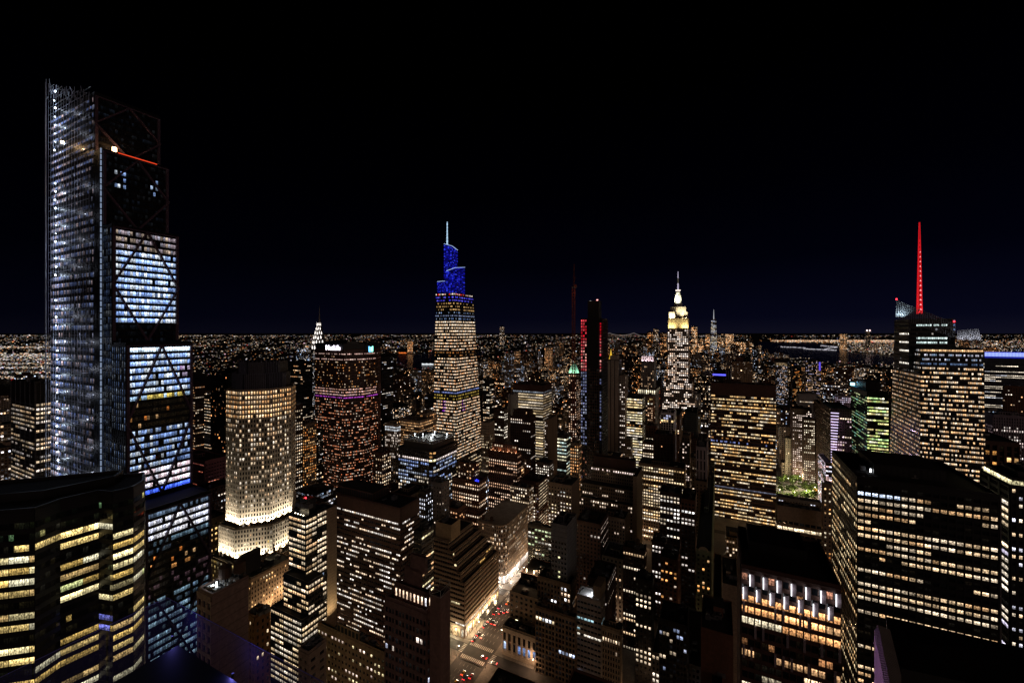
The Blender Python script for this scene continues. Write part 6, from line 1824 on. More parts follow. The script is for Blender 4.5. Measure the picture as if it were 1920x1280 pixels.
cars = [(0, -174.6, 267, 0, "yellow taxi waiting second in line below the lit crossing"), (0, -175.0, 257, 0, "yellow taxi at the very bottom of the frame on the avenue"),
        (4, -171.2, 264, 0, "dark blue van waiting beside the yellow taxis"), (3, -167.6, 267, 0, "red car waiting right of the dark blue van"),
        (1, -181.0, 306, 0, "white car driving up the avenue just past the crossing"), (2, -185.6, 300, 0, "dark car parked at the kerb nearest the bright shop corner"),
        (2, -185.8, 307, 0, "dark car parked second from the bright shop corner"), (3, -168, 287, 1.57, "red car crossing the avenue in the side street"),
        (1, -158, 286, 1.57, "white car with lights on in the side street right of the crossing"),
        (2, -185.8, 318, 0, "dark car parked along the avenue by the pavement shed"), (1, -185.8, 326, 0, "white car parked along the avenue by the pavement shed"),
        (2, -166, 318, 0, "dark car on the right-hand lane of the avenue past the crossing"), (3, -169.4, 330, 0, "red car in mid-avenue beyond the crossing"),
        (1, -176, 345, 0, "white car in mid-avenue halfway to the rounded corner building"), (0, -180, 362, 0, "yellow taxi just before the rounded corner building"),
        (2, -185.8, 337, 0, "dark car parked at the end of the pavement shed"), (4, -185.8, 346, 0, "dark blue van parked past the pavement shed")]
rn = random.Random(12)
for i, (t, v, u, rz, lab) in enumerate(cars):
    pr = carw[t]; put(pr[0], pr[1], v, u, rz, lab, .0)["group"] = "cars on the avenue by the lit crossing"
for i in range(22):
    t = rn.choice([0, 0, 1, 2, 2, 3, 4]); pr = carw[t]; lane = i % 3
    o = put(pr[0], pr[1], (-181.6, -178.2, -170)[lane] + rn.uniform(-.3, .3), 322 + (i // 3) * 14 + rn.uniform(0, 6) + lane * 3, 0, pr[2] + " in the avenue traffic running past the rounded corner building", 0)
    o["group"] = pr[2] + "s in the near avenue traffic"
for i in range(26):
    pr = carw[rn.choice([0, 1, 2, 2, 3])]
    up = i % 2
    o = put(pr[0], pr[1], 150 + rn.choice([-8, -4.6, -1.4, 1.8, 5]), 830 + i * 9.3, math.pi if up else 0, pr[2] + " in the far avenue traffic beside the park trees", 0)
    o["group"] = pr[2] + "s in the far avenue traffic"

# ------------------------------------------------------------------ park trees
def leafmat(name, a, b_):
    m, nt, bs = newmat(name)
    g = nt.nodes.new("ShaderNodeTexNoise"); g.inputs["Scale"].default_value = .6
    tc = nt.nodes.new("ShaderNodeTexCoord"); nt.links.new(tc.outputs["Object"], g.inputs["Vector"])
    r = nt.nodes.new("ShaderNodeValToRGB"); r.color_ramp.elements[0].position = .35; r.color_ramp.elements[1].position = .65
    r.color_ramp.elements[0].color = (*a, 1); r.color_ramp.elements[1].color = (*b_, 1)
    nt.links.new(g.outputs[0], r.inputs[0]); nt.links.new(r.outputs[0], bs.inputs["Base Color"])
    return m
M_LEAF = leafmat("green_leaves", (.04, .08, .015), (.10, .13, .03)); M_LEAFO = leafmat("orange_leaves", (.20, .09, .015), (.34, .17, .03))
M_BARK = wallmat("bark", (.07, .05, .035))
def tree(v, u, h, r, label, mat, seed, grp="park trees"):
    rn = random.Random(seed); t = empty("park_tree", v, u, .15, label, "tree", grp)
    m = MB(); m.cyl(0, 0, 0, h * .5, .35, .2, 8)
    for i in range(5):
        a = i * 1.26 + rn.random(); m.bar((0, 0, h * .4), (r * .6 * math.cos(a), r * .6 * math.sin(a), h * .75), .18)
    m.build("trunk", M_BARK, t)
    m = MB(); cl = [(rn.gauss(0, r * .42), rn.gauss(0, r * .42), h * .68 + rn.gauss(0, h * .13), rn.uniform(.35, .6) * r) for _ in range(11)]
    for (cx, cy, cz, cr_) in cl:
        for j in range(46):
            d = Vector((rn.gauss(0, 1), rn.gauss(0, 1), rn.gauss(0, .8))).normalized() * cr_ * rn.uniform(.6, 1.05)
            c = Vector((cx, cy, cz)) + d; s = rn.uniform(.5, 1.05)
            a = Vector((rn.gauss(0, 1), rn.gauss(0, 1), rn.gauss(0, 1))).normalized(); b_ = a.cross(Vector((rn.random(), rn.random(), 1))).normalized()
            m.quad([c - a * s - b_ * s * .6, c + a * s - b_ * s * .6, c + a * s + b_ * s * .6, c - a * s + b_ * s * .6])
    m.build("crown", mat, t)
rt = random.Random(21)
spots = []
for i in range(17):
    px_ = 1466 + (i % 6) * 12.5 + rt.uniform(-4, 4); D_ = 640 + (i // 6) * 34 + rt.uniform(-6, 6)
    v, u = pz(px_, D_); spots.append((v, u, px_, D_))
for i, (v, u, px_, D_) in enumerate(spots):
    row = ["front", "middle", "rear"][i // 6]; nth = ["leftmost", "second from the left", "third from the left", "third from the right", "second from the right", "rightmost"][i % 6]
    tree(v, u, rt.uniform(12, 16), rt.uniform(5.5, 7.5), f"green tree in the {row} row of the park, {nth}", M_LEAF, i)
for i, (px_, D_) in enumerate(((1529, 660), (1534, 690))):
    v, u = pz(px_, D_); tree(v, u, 11, 4.2, ["orange-leaved tree lit by the avenue lamps, nearest the camera", "orange-leaved tree beside the avenue, behind the other one"][i], M_LEAFO, 40 + i)
# globe lamps in the park, among the trees
for i, (px_, D_, p_) in enumerate(((1462, 640, 24000), (1490, 630, 34000), (1512, 636, 34000), (1528, 650, 30000), (1478, 690, 30000), (1500, 700, 34000), (1520, 705, 24000))):
    v, u = pz(px_, D_); t = empty("park_lamp", v, u, .15, "globe lamp on a post among the park trees", "lamp post", "globe lamps in the park")
    m = MB(); m.cyl(0, 0, 0, 17, .12, .08, 6); m.build("pole", M_STEEL, t)
    m = MB(); m.cyl(0, 0, 17, 17.8, .5, .3, 8); m.build("globe", emit_mat("globe_lamp", (1, .85, .6), 10), t); point(t, (0, 0, 18.6), p_, (1, .88, .55), .4)

# ------------------------------------------------------------------ the viewer's own roof terraces
def terrace():
    Zt = CAM_H - 7.5; Zf = CAM_H - 9.9
    cX, cY = -9.75, 11.75; cv, cu = vu(cX, cY)
    M_GL, nt, bs = newmat("parapet_glass")
    bs.inputs["Base Color"].default_value = (.10, .10, .22, 1); bs.inputs["Roughness"].default_value = .06; bs.inputs["Alpha"].default_value = .22
    w = 1.28; led = wallmat("parapet_edge", (.30, .30, .75), rough=.3)  # blue sheen on the panels is put into pane and edge colours
    def panel(v0, u0, v1, u1, lab):
        t = empty("glass_parapet_panel", v0, u0, Zf, lab, "glass panel", "glass parapet panels")
        d = (v1 - v0, u1 - u0); L = math.hypot(*d); e = (d[0] / L, d[1] / L); n = (-e[1] * .015, e[0] * .015)
        g = .02
        a, b_ = (e[0] * g, e[1] * g), (e[0] * (L - g), e[1] * (L - g))
        m = MB(); m.prism([(a[0] - n[0], a[1] - n[1]), (b_[0] - n[0], b_[1] - n[1]), (b_[0] + n[0], b_[1] + n[1]), (a[0] + n[0], a[1] + n[1])], 0, Zt - Zf, bottom=True)
        m.build("glass_pane", M_GL, t)
        m = MB(); m.bar((a[0], a[1], Zt - Zf + .012), (b_[0], b_[1], Zt - Zf + .012), .016, .01); m.build("top_edge", led, t)
        m = MB(); m.box(a[0] - .03, a[0] + .03, a[1] - .03, a[1] + .03, 0, .9); m.build("clamp", M_STEEL, t)
    words = ["first", "second", "third", "fourth", "fifth", "sixth", "seventh", "eighth"]
    for i in range(7):
        panel(cv + i * w, cu, cv + (i + 1) * w, cu, f"clear glass parapet panel, {words[i]} to the right of the terrace corner")
    for i in range(6):
        panel(cv, cu - (i + 1) * w, cv, cu - i * w, f"clear glass parapet panel, {words[i]} down and left of the terrace corner")
    m = MB(); P = [xy(cv + .9, cu - 9), xy(cv + 12, cu - 9), xy(cv + 12, cu - .3), xy(cv + .3, cu - .3)]
    m.prism(P, Zf - 1, Zf); tag(m.build("terrace_floor", M_ROOF), None, None, kind="structure")
    # dark stone coping inside the glass
    m = MB()
    for (a, b_) in (((cv + 1.9, cu - 1.2), (cv + 10, cu - 1.2)),):
        m.bar((*xy(*a), Zf + 1.05), (*xy(*b_), Zf + 1.05), 1.2, 2.1)
    tag(m.build("terrace_parapet_wall", M_BLACK), "low dark wall inside the glass terrace corner at the bottom left", "wall")
    for i, (dv, du) in enumerate(((1.4, -.5), (4.0, -.5), (-.5, -3.0))):  # blue lamps added so that the glass is lit blue
        t = empty("rail_lamp", cv + dv, cu + du, Zt - .1, ["small blue rail lamp just inside the terrace corner", "small blue rail lamp further along the right-hand glass", "small blue rail lamp on the left-hand glass run"][i], "lamp", "blue rail lamps")
        m = MB(); m.cyl(0, 0, -.3, -.2, .03, n=8); m.build("lamp_body", M_DARK, t); point(t, (0, 0, -.1), 4, (.22, .2, 1.0), .03)
    # right: purple-lit limestone pier with a dark metal housing in front of it
    pc = MB()
    A = [(1637, 4.6), (1700, 3.45)]
    zt = CAM_H - (1168 - HY) * 4.6 / F
    a = ((1639 - 960) / F * 4.6, 4.6); b_ = ((1697 - 960) / F * 3.1, 3.1)
    c = (b_[0] + 1.4, b_[1] + .2); d = (a[0] + 1.6, a[1] + .25)
    n = 10
    def prof(t): return zt - .02 - .10 * t - .0 * t * t
    m = MB(); N = 14
    for i in range(N):
        t0, t1 = i / N, (i + 1) / N
        def pt(t): return (a[0] + (b_[0] - a[0]) * t, a[1] + (b_[1] - a[1]) * t)
        p, q = pt(t0), pt(t1); z0, z1 = prof(t0), prof(t1)
        m.quad([(*q, zt - 3), (*p, zt - 3), (*p, z0 - .06), (*q, z1 - .06)]); 
        m.quad([(*q, z1 - .06), (*p, z0 - .06), (p[0] + .05, p[1] + .01, z0), (q[0] + .05, q[1] + .01, z1)])
        r0 = (p[0] + .14, p[1] - .04, z0 - .02); r1 = (q[0] + .14, q[1] - .04, z1 - .02)
        m.quad([(q[0] + .05, q[1] + .01, z1), (p[0] + .05, p[1] + .01, z0), r0, r1])
    m.quad([(*a, zt - 3), (a[0] + .14, a[1] - .04, zt - 3), (a[0] + .14, a[1] - .04, prof(0) - .02), (a[0] + .05, a[1] + .01, prof(0))])
    M_ST, nt, bs = newmat("tooled_limestone")
    tc = nt.nodes.new("ShaderNodeTexCoord"); wv = nt.nodes.new("ShaderNodeTexWave"); wv.inputs["Scale"].default_value = 18; wv.inputs["Distortion"].default_value = 3; wv.inputs["Detail"].default_value = 3; wv.bands_direction = 'DIAGONAL'
    nt.links.new(tc.outputs["Object"], wv.inputs["Vector"])
    ns = nt.nodes.new("ShaderNodeTexNoise"); ns.inputs["Scale"].default_value = 6; ns.inputs["Detail"].default_value = 8; nt.links.new(tc.outputs["Object"], ns.inputs["Vector"])
    rr = nt.nodes.new("ShaderNodeValToRGB"); rr.color_ramp.elements[0].color = (.30, .26, .24, 1); rr.color_ramp.elements[1].color = (.52, .47, .44, 1); nt.links.new(ns.outputs[0], rr.inputs[0]); nt.links.new(rr.outputs[0], bs.inputs["Base Color"])
    bp = nt.nodes.new("ShaderNodeBump"); bp.inputs["Strength"].default_value = .5; bp.inputs["Distance"].default_value = .02; nt.links.new(wv.outputs[0], bp.inputs["Height"]); nt.links.new(bp.outputs[0], bs.inputs["Normal"])
    bs.inputs["Roughness"].default_value = .9
    pier = tag(m.build("limestone_pier", M_ST), "tooled limestone pier end lit violet by a deck lamp, bottom right corner", "stone pier")
    lx, ly = a[0] - 1.5, a[1] - .2
    pl = empty("deck_lamp", *vu(lx, ly), zt - 2.2, "small violet deck lamp washing the limestone pier", "lamp")
    m = MB(); m.cyl(0, 0, 0, .12, .08, n=10); m.build("lamp_body", M_DARK, pl)
    l = bpy.data.lights.new("violet_wash", 'POINT'); l.energy = 60; l.color = (.80, .34, 1.0); l.shadow_soft_size = .1
    lo = bpy.data.objects.new("violet_wash", l); COL.objects.link(lo); lo.parent = pl; lo.location = (0, 0, .6)
    # dark rounded metal housing
    m = MB(); zh = CAM_H - (1240 - HY) * 2.55 / F
    P = [((1690 - 960) / F * 2.5, 2.5), ((2020 - 960) / F * 2.25, 2.25), ((2020 - 960) / F * 2.6, 2.6), ((1715 - 960) / F * 2.7, 2.7)]
    m.prism(P, zh - 1.5, zh); m.build("x", M_BLACK) if False else None
    hs = m.build("dark_metal_housing", wallmat("dark_housing_metal", (.03, .027, .025), rough=.35))
    tag(hs, "black metal housing in front of the violet-lit limestone pier", "equipment box")
    # black parapet top beyond, reaching to the frame edge
    m = MB(); z1 = CAM_H - (1166 - HY) * 4.9 / F
    a1 = ((1662 - 960) / F * 5.0, 5.0); a2 = ((1960 - 960) / F * 4.2, 4.2)
    m.prism([((1668 - 960) / F * 4.3, 4.3), ((2000 - 960) / F * 3.2, 3.2), ((2040 - 960) / F * 4.3, 4.3), a1], z1 - 2.5, z1, P1=[((1668 - 960) / F * 4.3, 4.3), ((2000 - 960) / F * 3.2, 3.2), ((2040 - 960) / F * 4.3, 4.3), a1])
    tag(m.build("dark_parapet_cover", M_BLACK), "broad black parapet cover filling the bottom right corner behind the housing", "parapet")
terrace()

# ------------------------------------------------------------------ suspension bridge on the horizon
def bridge():
    D = 14000.0; br = empty("suspension_bridge", *vu((1164 - 960) / F * D, D), 0, "faintly lit far suspension bridge on the horizon, left of the floodlit mast tower", "bridge", rz=0)
    k = D / F; led = emit_mat("bridge_lights", (.75, .62, .6), .32); m = MB()
    def X(px_): return (px_ - 1164) * k
    def Z(y): return CAM_H - (y - HY) * k
    for px_ in (1142.5, 1188.5):
        t = MB(); t.box(X(px_) - 9, X(px_) + 9, -15, 15, 0, Z(624.2)); t.build("bridge_tower", M_STEEL, br)
    def cable(p0, y0, p1, y1, sag, n=26):
        for i in range(n):
            f = lambda t: (X(p0 + (p1 - p0) * t), 0, Z(y0 + (y1 - y0) * t + sag * 4 * t * (1 - t)))
            a, c = Vector(f(i / n)), Vector(f((i + 1) / n)); m.bar(a, c, 10)
    cable(1142.5, 624, 1188.5, 624, 4.6); cable(1128, 629, 1142.5, 624, .6, 8); cable(1188.5, 624, 1203, 629.4, .6, 8)
    m.build("lit_cable", led, br)
    m = MB(); m.box(X(1126), X(1206), -10, 10, Z(630.2), Z(629.6)); m.build("deck", M_STEEL, br)
bridge()

# ------------------------------------------------------------------ distant skyline pieces, measured
def far_block(x0, x1, yt, D, lit, warm, label, grp, cell=(8, 9), wall=(.05, .04, .035), lampc=None):
    v, u = pz(x0, D); v1 = pz(x1, on_u(x1, u))[0]
    o = empty("distant_tower", v, u, 0, label, "distant tower", grp); h = HH(yt, D)
    m = MB(); w = v1 - v; d = max(30, w * .8); seed = R.random()
    P = [(0, 0), (w, 0), (w, d), (0, d)]; nf = max(1, round(h / cell[1]))
    for i in range(4):
        j = (i + 1) % 4; L = w if i % 2 == 0 else d; nb = max(1, round(L / cell[0]))
        m.quad([(*P[i], 0), (*P[j], 0), (*P[j], h), (*P[i], h)], 0, [(i * 50, 0), (i * 50 + nb, 0), (i * 50 + nb, nf), (i * 50, nf)], (lit, seed, warm, .7), (*wall, 1))
    m.quad([(*p, h) for p in P], 1, [(0, 0)] * 4, (0, 0, 0, 0), (.02, .02, .02, 1))
    m.build("tower_body", [M_FAR, M_ROOF], o, far=True)
    m = MB(); m.box(w * .3, w * .7, d * .3, d * .7, h, h + D * .0025); m.build("roof_plant", M_ROOF, o)
    if lampc:
        for fx in (.2, .8):
            m = MB(); m.box(w * fx - D * .0012, w * fx + D * .0012, -2, 2, h, h + D * .003); m.build("roof_lamp", emit_mat("far_roof_lamp", lampc, 3), o)
    BOXES.append(([(v, u), (v1, u), (v1, u + d), (v, u + d)], 0, h, o))
    FOOT.append((v - 3, v1 + 3, u - 3, u + d + 3))
for a in ((1295.5, 1307, 612, 3900, .75, .42, "distant amber-lit tower with a bright cap just right of the floodlit mast tower"),
          (1309, 1318, 634, 4600, .5, .38, "small distant tower between the amber-lit tower and the needle-tipped tower"),
          (1322, 1331, 627, 4900, .8, .36, "distant golden-lit block left of the far needle-tipped tower"),
          (1345.5, 1351, 632, 5100, .6, .40, "slim distant tower immediately right of the far needle-tipped tower"),
          (1352, 1358, 626, 5000, .6, .45, "slim distant tower second right of the far needle-tipped tower"),
          (1360, 1375.5, 626.5, 4900, .8, .40, "broad distant golden tower third right of the far needle-tipped tower"),
          (1377, 1387, 641, 4500, .75, .42, "low distant golden block right of the broad golden tower"),
          (1388, 1399, 640, 4300, .8, .42, "low distant golden block near the water, second right of the broad golden tower"),
          (1406, 1413, 642, 4200, .6, .42, "slim distant block at the water's edge, last of the downtown cluster"),
          (1225, 1234, 617, 4300, .35, .6, "distant dark tower peaking above the horizon left of the floodlit mast tower"),
          (1213, 1223, 622, 4200, .5, .25, "distant orange-flecked tower left of the dark peaked one"),
          (1238, 1249, 624, 4000, .4, .3, "distant reddish-lit tower touching the floodlit mast tower's left side"),
          (937, 943, 612, 6500, .3, .6, "very thin distant tower rising alone above the horizon right of the blue-crowned tower"),
          (1576.5, 1588.5, 626, 6200, .6, .42, "distant dark-topped tower with a glowing amber band across the water"),
          (764, 770, 640, 5200, .8, .30, "distant tower glowing orange-gold left of the blue-crowned tower")):
    far_block(*a, grp="distant towers on the skyline")
far_block(1624, 1632.5, 620.5, 6300, .12, .6, "tall dark distant tower topped by two pale lamps across the water", "distant towers on the skyline", lampc=(1, .7, .7))
far_block(1340, 1352, 690, 2000, .1, .9, "dark distant block with a violet-blue glowing sign", "distant towers on the skyline")
v, u = pz(1352, 1600); c = empty("blue_signed_block", v, u, 0, "dark block carrying a glowing blue band beneath pale vertical strips, above the broad gridded slab", "building")
m = MB(); z = lambda y: HH(y, 1600); kx = 1600 / F
m.box(-13 * kx, 21 * kx, 0, 40, 0, z(694), 0, 1); m.build("block_body", [M_BLACK, M_ROOF], c)
m = MB(); m.box(-14 * kx, 8 * kx, -1, -.2, z(704), z(701)); m.build("blue_band", emit_mat("sign_blue", (.10, .10, 1), 1.8), c)
m = MB()
for i in range(5): m.box((8 + i * 3.6) * kx, (8.7 + i * 3.6) * kx, -1.5, -.2, z(715), z(694))
m.build("pale_pier", wallmat("pale_blue_pier", (.6, .65, .8)), c)
# long white lit hall and red-lit block on the far shore
for (x0, x1, y0, y1, D, col, s, lab, nm) in ((791, 813, 681, 684, 3300, (.9, .95, 1), 1.1, "long low hall roof glowing white left of the blue-crowned tower", "lit_long_hall"),
                                    (748, 762, 660, 664, 5000, (1, .2, .03), .9, "orange-red glowing power building on the far river bank", "orange_lit_hall"),
                                    (20, 34, 710, 718, 900, (.7, .02, .02), .35, "deep red glowing rooftop behind the cream-lit tower at far left", "red_lit_rooftop")):
    v, u = pz(x0, D); c = empty(nm, v, u, 0, lab, "building", rz=0); k = D / F
    m = MB(); w = (x1 - x0) * k; m.box(0, w, 2, 40, 0, HH(y0, D), 0, 1); m.build("hall_body", [M_DARK, M_ROOF], c)
    m = MB(); n = 9
    for i in range(n): m.box(w * i / n, w * (i + .85) / n, 0, 1.9, HH(y1, D), HH(y0 + (i % 3) * .4, D))
    m.build("lit_band", emit_mat(nm + "_light", col, s), c)

# ================================================================== FILL: the rest of the city
VIS += [(1428, 1672, 688, 4200), (748, 812, 692, 3600), (838, 962, 1290, 352), (930, 1000, 1135, 450), (1500, 1566, 950, 1000), (1456, 1541, 948, 760)]
def cap(v0, v1, u0, u1, Dm):
    px_ = [PX(a, b_)[0] for a in (v0, v1) for b_ in (u0, u1)]
    x0, x1 = min(px_), max(px_)
    H = 1e9
    dn = max(PX(a, b_)[2] for a in (v0, v1) for b_ in (u0, u1))
    for (a, b_, yb, D) in VIS:
        if dn < D and x1 > a and x0 < b_: H = min(H, CAM_H - (yb - HY) * dn / F)
    return H, x0, x1
cand = []
rg = random.Random(99)
for i in range(len(AVE) - 1):
    for k in range(len(ROWS) - 1):
        a0, a1 = AVE[i] + 18, AVE[i + 1] - 18; b0, b1 = ROWS[k] + 9.5, ROWS[k + 1] - 9.5
        far = ROWS[k] > 1500
        v = a0
        while v < a1 - 8:
            w = rg.uniform(16, 42) if not far else rg.uniform(22, 55)
            v2 = min(a1, v + w)
            if a1 - v2 < 9: v2 = a1
            for (c0, c1) in (((b0, b0 + 29), (b0 + 31, b1)) if rg.random() < .75 else ((b0, b1),)):
                X, Y = xy((v + v2) / 2, (c0 + c1) / 2)
                if Y < 120: continue
                px0 = 960 + F * X / Y
                if px0 < -120 or px0 > 2040: continue
                if in_water(X, Y) or Y > 7000: continue
                f = any(v + .5 < q[1] and v2 - .5 > q[0] and c0 < q[3] and c1 > q[2] for q in FOOT)
                if f: continue
                # park
                pc = PX((v + v2) / 2, c0)
                if 1452 < px0 < 1546 and 560 < Y < (800 if px0 < 1504 else 1000): continue
                H = math.exp(rg.gauss(math.log(62 if Y < 900 else 40 if Y < 1600 else 28), .45))
                if Y < 1300 and rg.random() < .10: H *= 1.7
                if 1300 < Y < 6000 and rg.random() < .05: H *= 2.6
                Hc, x0, x1 = cap(v, v2, c0, c1, Y)
                Hc = min(Hc, CAM_H - (652 - HY) * Y / F if Y < 2500 else 1e9)
                H = min(H, Hc)
                if Y < 480: H = min(Hc, max(H, 30))
                if H < 7: continue
                cand.append([v, v2 - .6, c0, c1, H, X, Y])
            v = v2
# visibility pass over everything built and planned
verts, polys, ids = [], [], []
def addbox(P, z0, z1, i):
    b0 = len(verts)
    for z in (z0, z1):
        for q in P: X, Y = xy(*q); verts.append((X, Y, z))
    n = len(P)
    for a in range(n):
        c = (a + 1) % n; polys.append((b0 + a, b0 + c, b0 + n + c, b0 + n + a)); ids.append(i)
    polys.append(tuple(b0 + n + a for a in range(n))); ids.append(i)
for (P, z0, z1, o) in BOXES: addbox(P, z0, z1, -1)
for i, c in enumerate(cand): addbox([(c[0], c[2]), (c[1], c[2]), (c[1], c[3]), (c[0], c[3])], 0, c[4], i)
tree_ = BVHTree.FromPolygons(verts, polys)
hits = {}
org = Vector((0, 0, CAM_H))
for yy in range(630, 1280, 3):
    for xx in range(1, 1920, 3):
        r = tree_.ray_cast(org, Vector(((xx - 960) / F, 1, -(yy - HY) / F)).normalized())
        if r[2] is not None and ids[r[2]] >= 0:
            h = hits.setdefault(ids[r[2]], [0, 0, 0]); h[0] += 1; h[1] += xx; h[2] += yy
order = sorted(hits, key=lambda i: -hits[i][0])
MAXI = 230
single = [i for i in order[:MAXI] if hits[i][0] >= 6]
rest = [i for i in hits if i not in set(single)]
print("fill candidates", len(cand), "seen", len(hits), "single", len(single))

TINT = [("brown brick", M_BRICK, (.13, .065, .04)), ("dark", M_DBRICK, (.05, .03, .025)), ("tan", M_TAN, (.26, .20, .14)), ("grey", M_GREY, (.2, .19, .185)), ("cream", M_CREAM, (.36, .30, .23)), ("black", M_BLACK, (.012, .012, .014))]
LIGHTN = [("amber", .30), ("warm white", .5), ("cream", .6), ("cool white", .82)]
heroes = [(b, (max(0, b.px[0]) + min(1920, b.px[1])) / 2, (b.ytop + (b.vis or b.ytop + 60)) / 2) for b in ROOTS if len(b.short) < 60]
heroes = [(b, x, y) for b, x, y in heroes if 0 <= x <= 1920]
NUM = ["nearest", "second", "third", "fourth", "fifth", "sixth", "seventh", "eighth", "ninth", "tenth", "eleventh", "twelfth", "thirteenth", "fourteenth", "fifteenth"]
shorts = [h for h in heroes if h[0].short != h[0].root["label"]]
groups = {}
for i in single:
    h = hits[i]; cx, cy = h[1] / h[0], h[2] / h[0]
    b, x, y = min(shorts, key=lambda t: math.hypot(t[1] - cx, (t[2] - cy) * .8))
    dx, dy = cx - x, cy - y
    rel = ("right of" if dx > 0 else "left of") if abs(dx) > abs(dy) * .6 else ("in front of" if dy > 0 else "beyond")
    hh = cand[i][4]; rs = random.Random(i)
    tn = rs.choice(TINT); ln = rs.choice(LIGHTN); lit = rs.choice([.10, .18, .30, .42, .55] if Y < 900 else [.03, .08, .18, .30])
    size = "low" if hh < 25 else ("mid-rise" if hh < 60 else "high-rise")
    den = "hardly any" if lit < .05 else ("a few" if lit < .12 else ("scattered" if lit < .25 else "many"))
    groups.setdefault((b.short, rel), []).append((math.hypot(dx, dy), i, tn, ln, lit, size, den))
for (sh, rel), L in groups.items():
    L.sort(key=lambda t: t[0])
    for n, (dd, i, tn, ln, lit, size, den) in enumerate(L):
        v, v2, u0, u1, H, X, Y = cand[i]
        lab = f"{size} {tn[0]} building with {den} {ln[0]} windows, {NUM[min(n, 14)]} {rel} {sh}"
        if len(lab.split()) > 16: lab = f"{size} {tn[0].split()[-1]} block with {ln[0].split()[-1]} windows, {NUM[min(n, 14)]} {rel} {sh}"
        cat = "building"; rs = random.Random(i + 5)
        if Y < 470:
            b = Bld("city_building", lab, Y, 0, cat, "background city buildings", side='L' if v2 < 0 else 'R', wallm=tn[1])
            b.v0, b.u0 = (v2 if v2 < 0 else v), u0; x, y = xy(b.v0, b.u0); b.root.location = (x, y, 0); b.indiv = Y < 330
            pal = {"amber": AMBER, "warm white": WARM, "cream": PALE, "cool white": WHITE}[ln[0]]
            P = [(v, u0), (v2, u0), (v2, u1), (v, u1)]
            b.tier(P, 0, H, mk(BR, bay=rs.uniform(2.5, 3.6), fl=rs.uniform(3.5, 4.2), ww=rs.uniform(.4, .65), wh=rs.uniform(.42, .58), dep=.3, lit=lit, rv=.6, corr=.5, cgrp=rs.choice([1, 2, 3]), pal=pal, bri=1.05))
            if v2 - v > 10: b.bulk(.2, .55, .3, .7, H, H + rs.uniform(2.5, 5))
            b.clutter(H, 4, 1 if rs.random() < .5 and H > 20 else 0)
            b.done()
        else:
            o = empty("city_building", v, u0, 0, lab, cat, "background city buildings")
            m = MB(); w, d = v2 - v, u1 - u0; P = [(0, 0), (w, 0), (w, d), (0, d)]; sd = rs.random()
            bay, fl = rs.uniform(2.6, 4.2), rs.uniform(3.4, 4.4); nf = max(1, round(H / fl)); t = tn[2]; wv = rs.uniform(.45, .8)
            for q in range(4):
                r_ = (q + 1) % 4; Ln = w if q % 2 == 0 else d; nb = max(1, round(Ln / bay))
                m.quad([(*P[q], 0), (*P[r_], 0), (*P[r_], H), (*P[q], H)], 0, [(q * 50, 0), (q * 50 + nb, 0), (q * 50 + nb, nf), (q * 50, nf)], (min(.9, lit * 1.05 + .02), sd, ln[1], wv), (*t, 1))
            m.quad([(*p, H) for p in P], 1, [(0, 0)] * 4, (0, 0, 0, 0), (.02, .02, .02, 1))
            m.build("wall", [M_FAR, M_ROOF], o, far=True)
            m = MB(); x0, y0 = rs.uniform(.1, .4) * w, rs.uniform(.1, .4) * d
            m.box(x0, x0 + w * .35, y0, y0 + d * .35, H + .02, H + rs.uniform(2.5, 7), 0, 1); m.build("rooftop_plant_room", [tn[1], M_ROOF], o)
def stuffcity(idx, name, label):
    m = MB()
    for i in idx:
        v, v2, u0, u1, H, X, Y = cand[i]; rs = random.Random(i)
        t = rs.choice(TINT)[2]; lit = rs.choice([.03, .07, .12, .2, .34]); warm = rs.choice([.2, .35, .5, .6, .8]); sd = rs.random()
        k = max(1.0, Y / 1100.0)
        P = [(v, u0), (v2, u0), (v2, u1), (v, u1)]; nf = max(1, round(H / (3.8 * k)))
        for q in range(4):
            r_ = (q + 1) % 4; Ln = (v2 - v) if q % 2 == 0 else (u1 - u0); nb = max(1, round(Ln / (3.2 * k)))
            A, B_ = xy(*P[q]), xy(*P[r_])
            m.quad([(*A, 0), (*B_, 0), (*B_, H), (*A, H)], 0, [(q * 50, 0), (q * 50 + nb, 0), (q * 50 + nb, nf), (q * 50, nf)], (lit, sd, warm, .6), (*t, 1))
        m.quad([(*xy(*p), H) for p in P], 1, [(0, 0)] * 4, (0, 0, 0, 0), (.02, .02, .02, 1))
    o = m.build(name, [M_FAR, M_ROOF], far=True)
    if o: tag(o, label, "city", kind="stuff")
stuffcity(rest, "distant_city_blocks", "mass of small distant city blocks spreading to the horizon with speckled window lights")

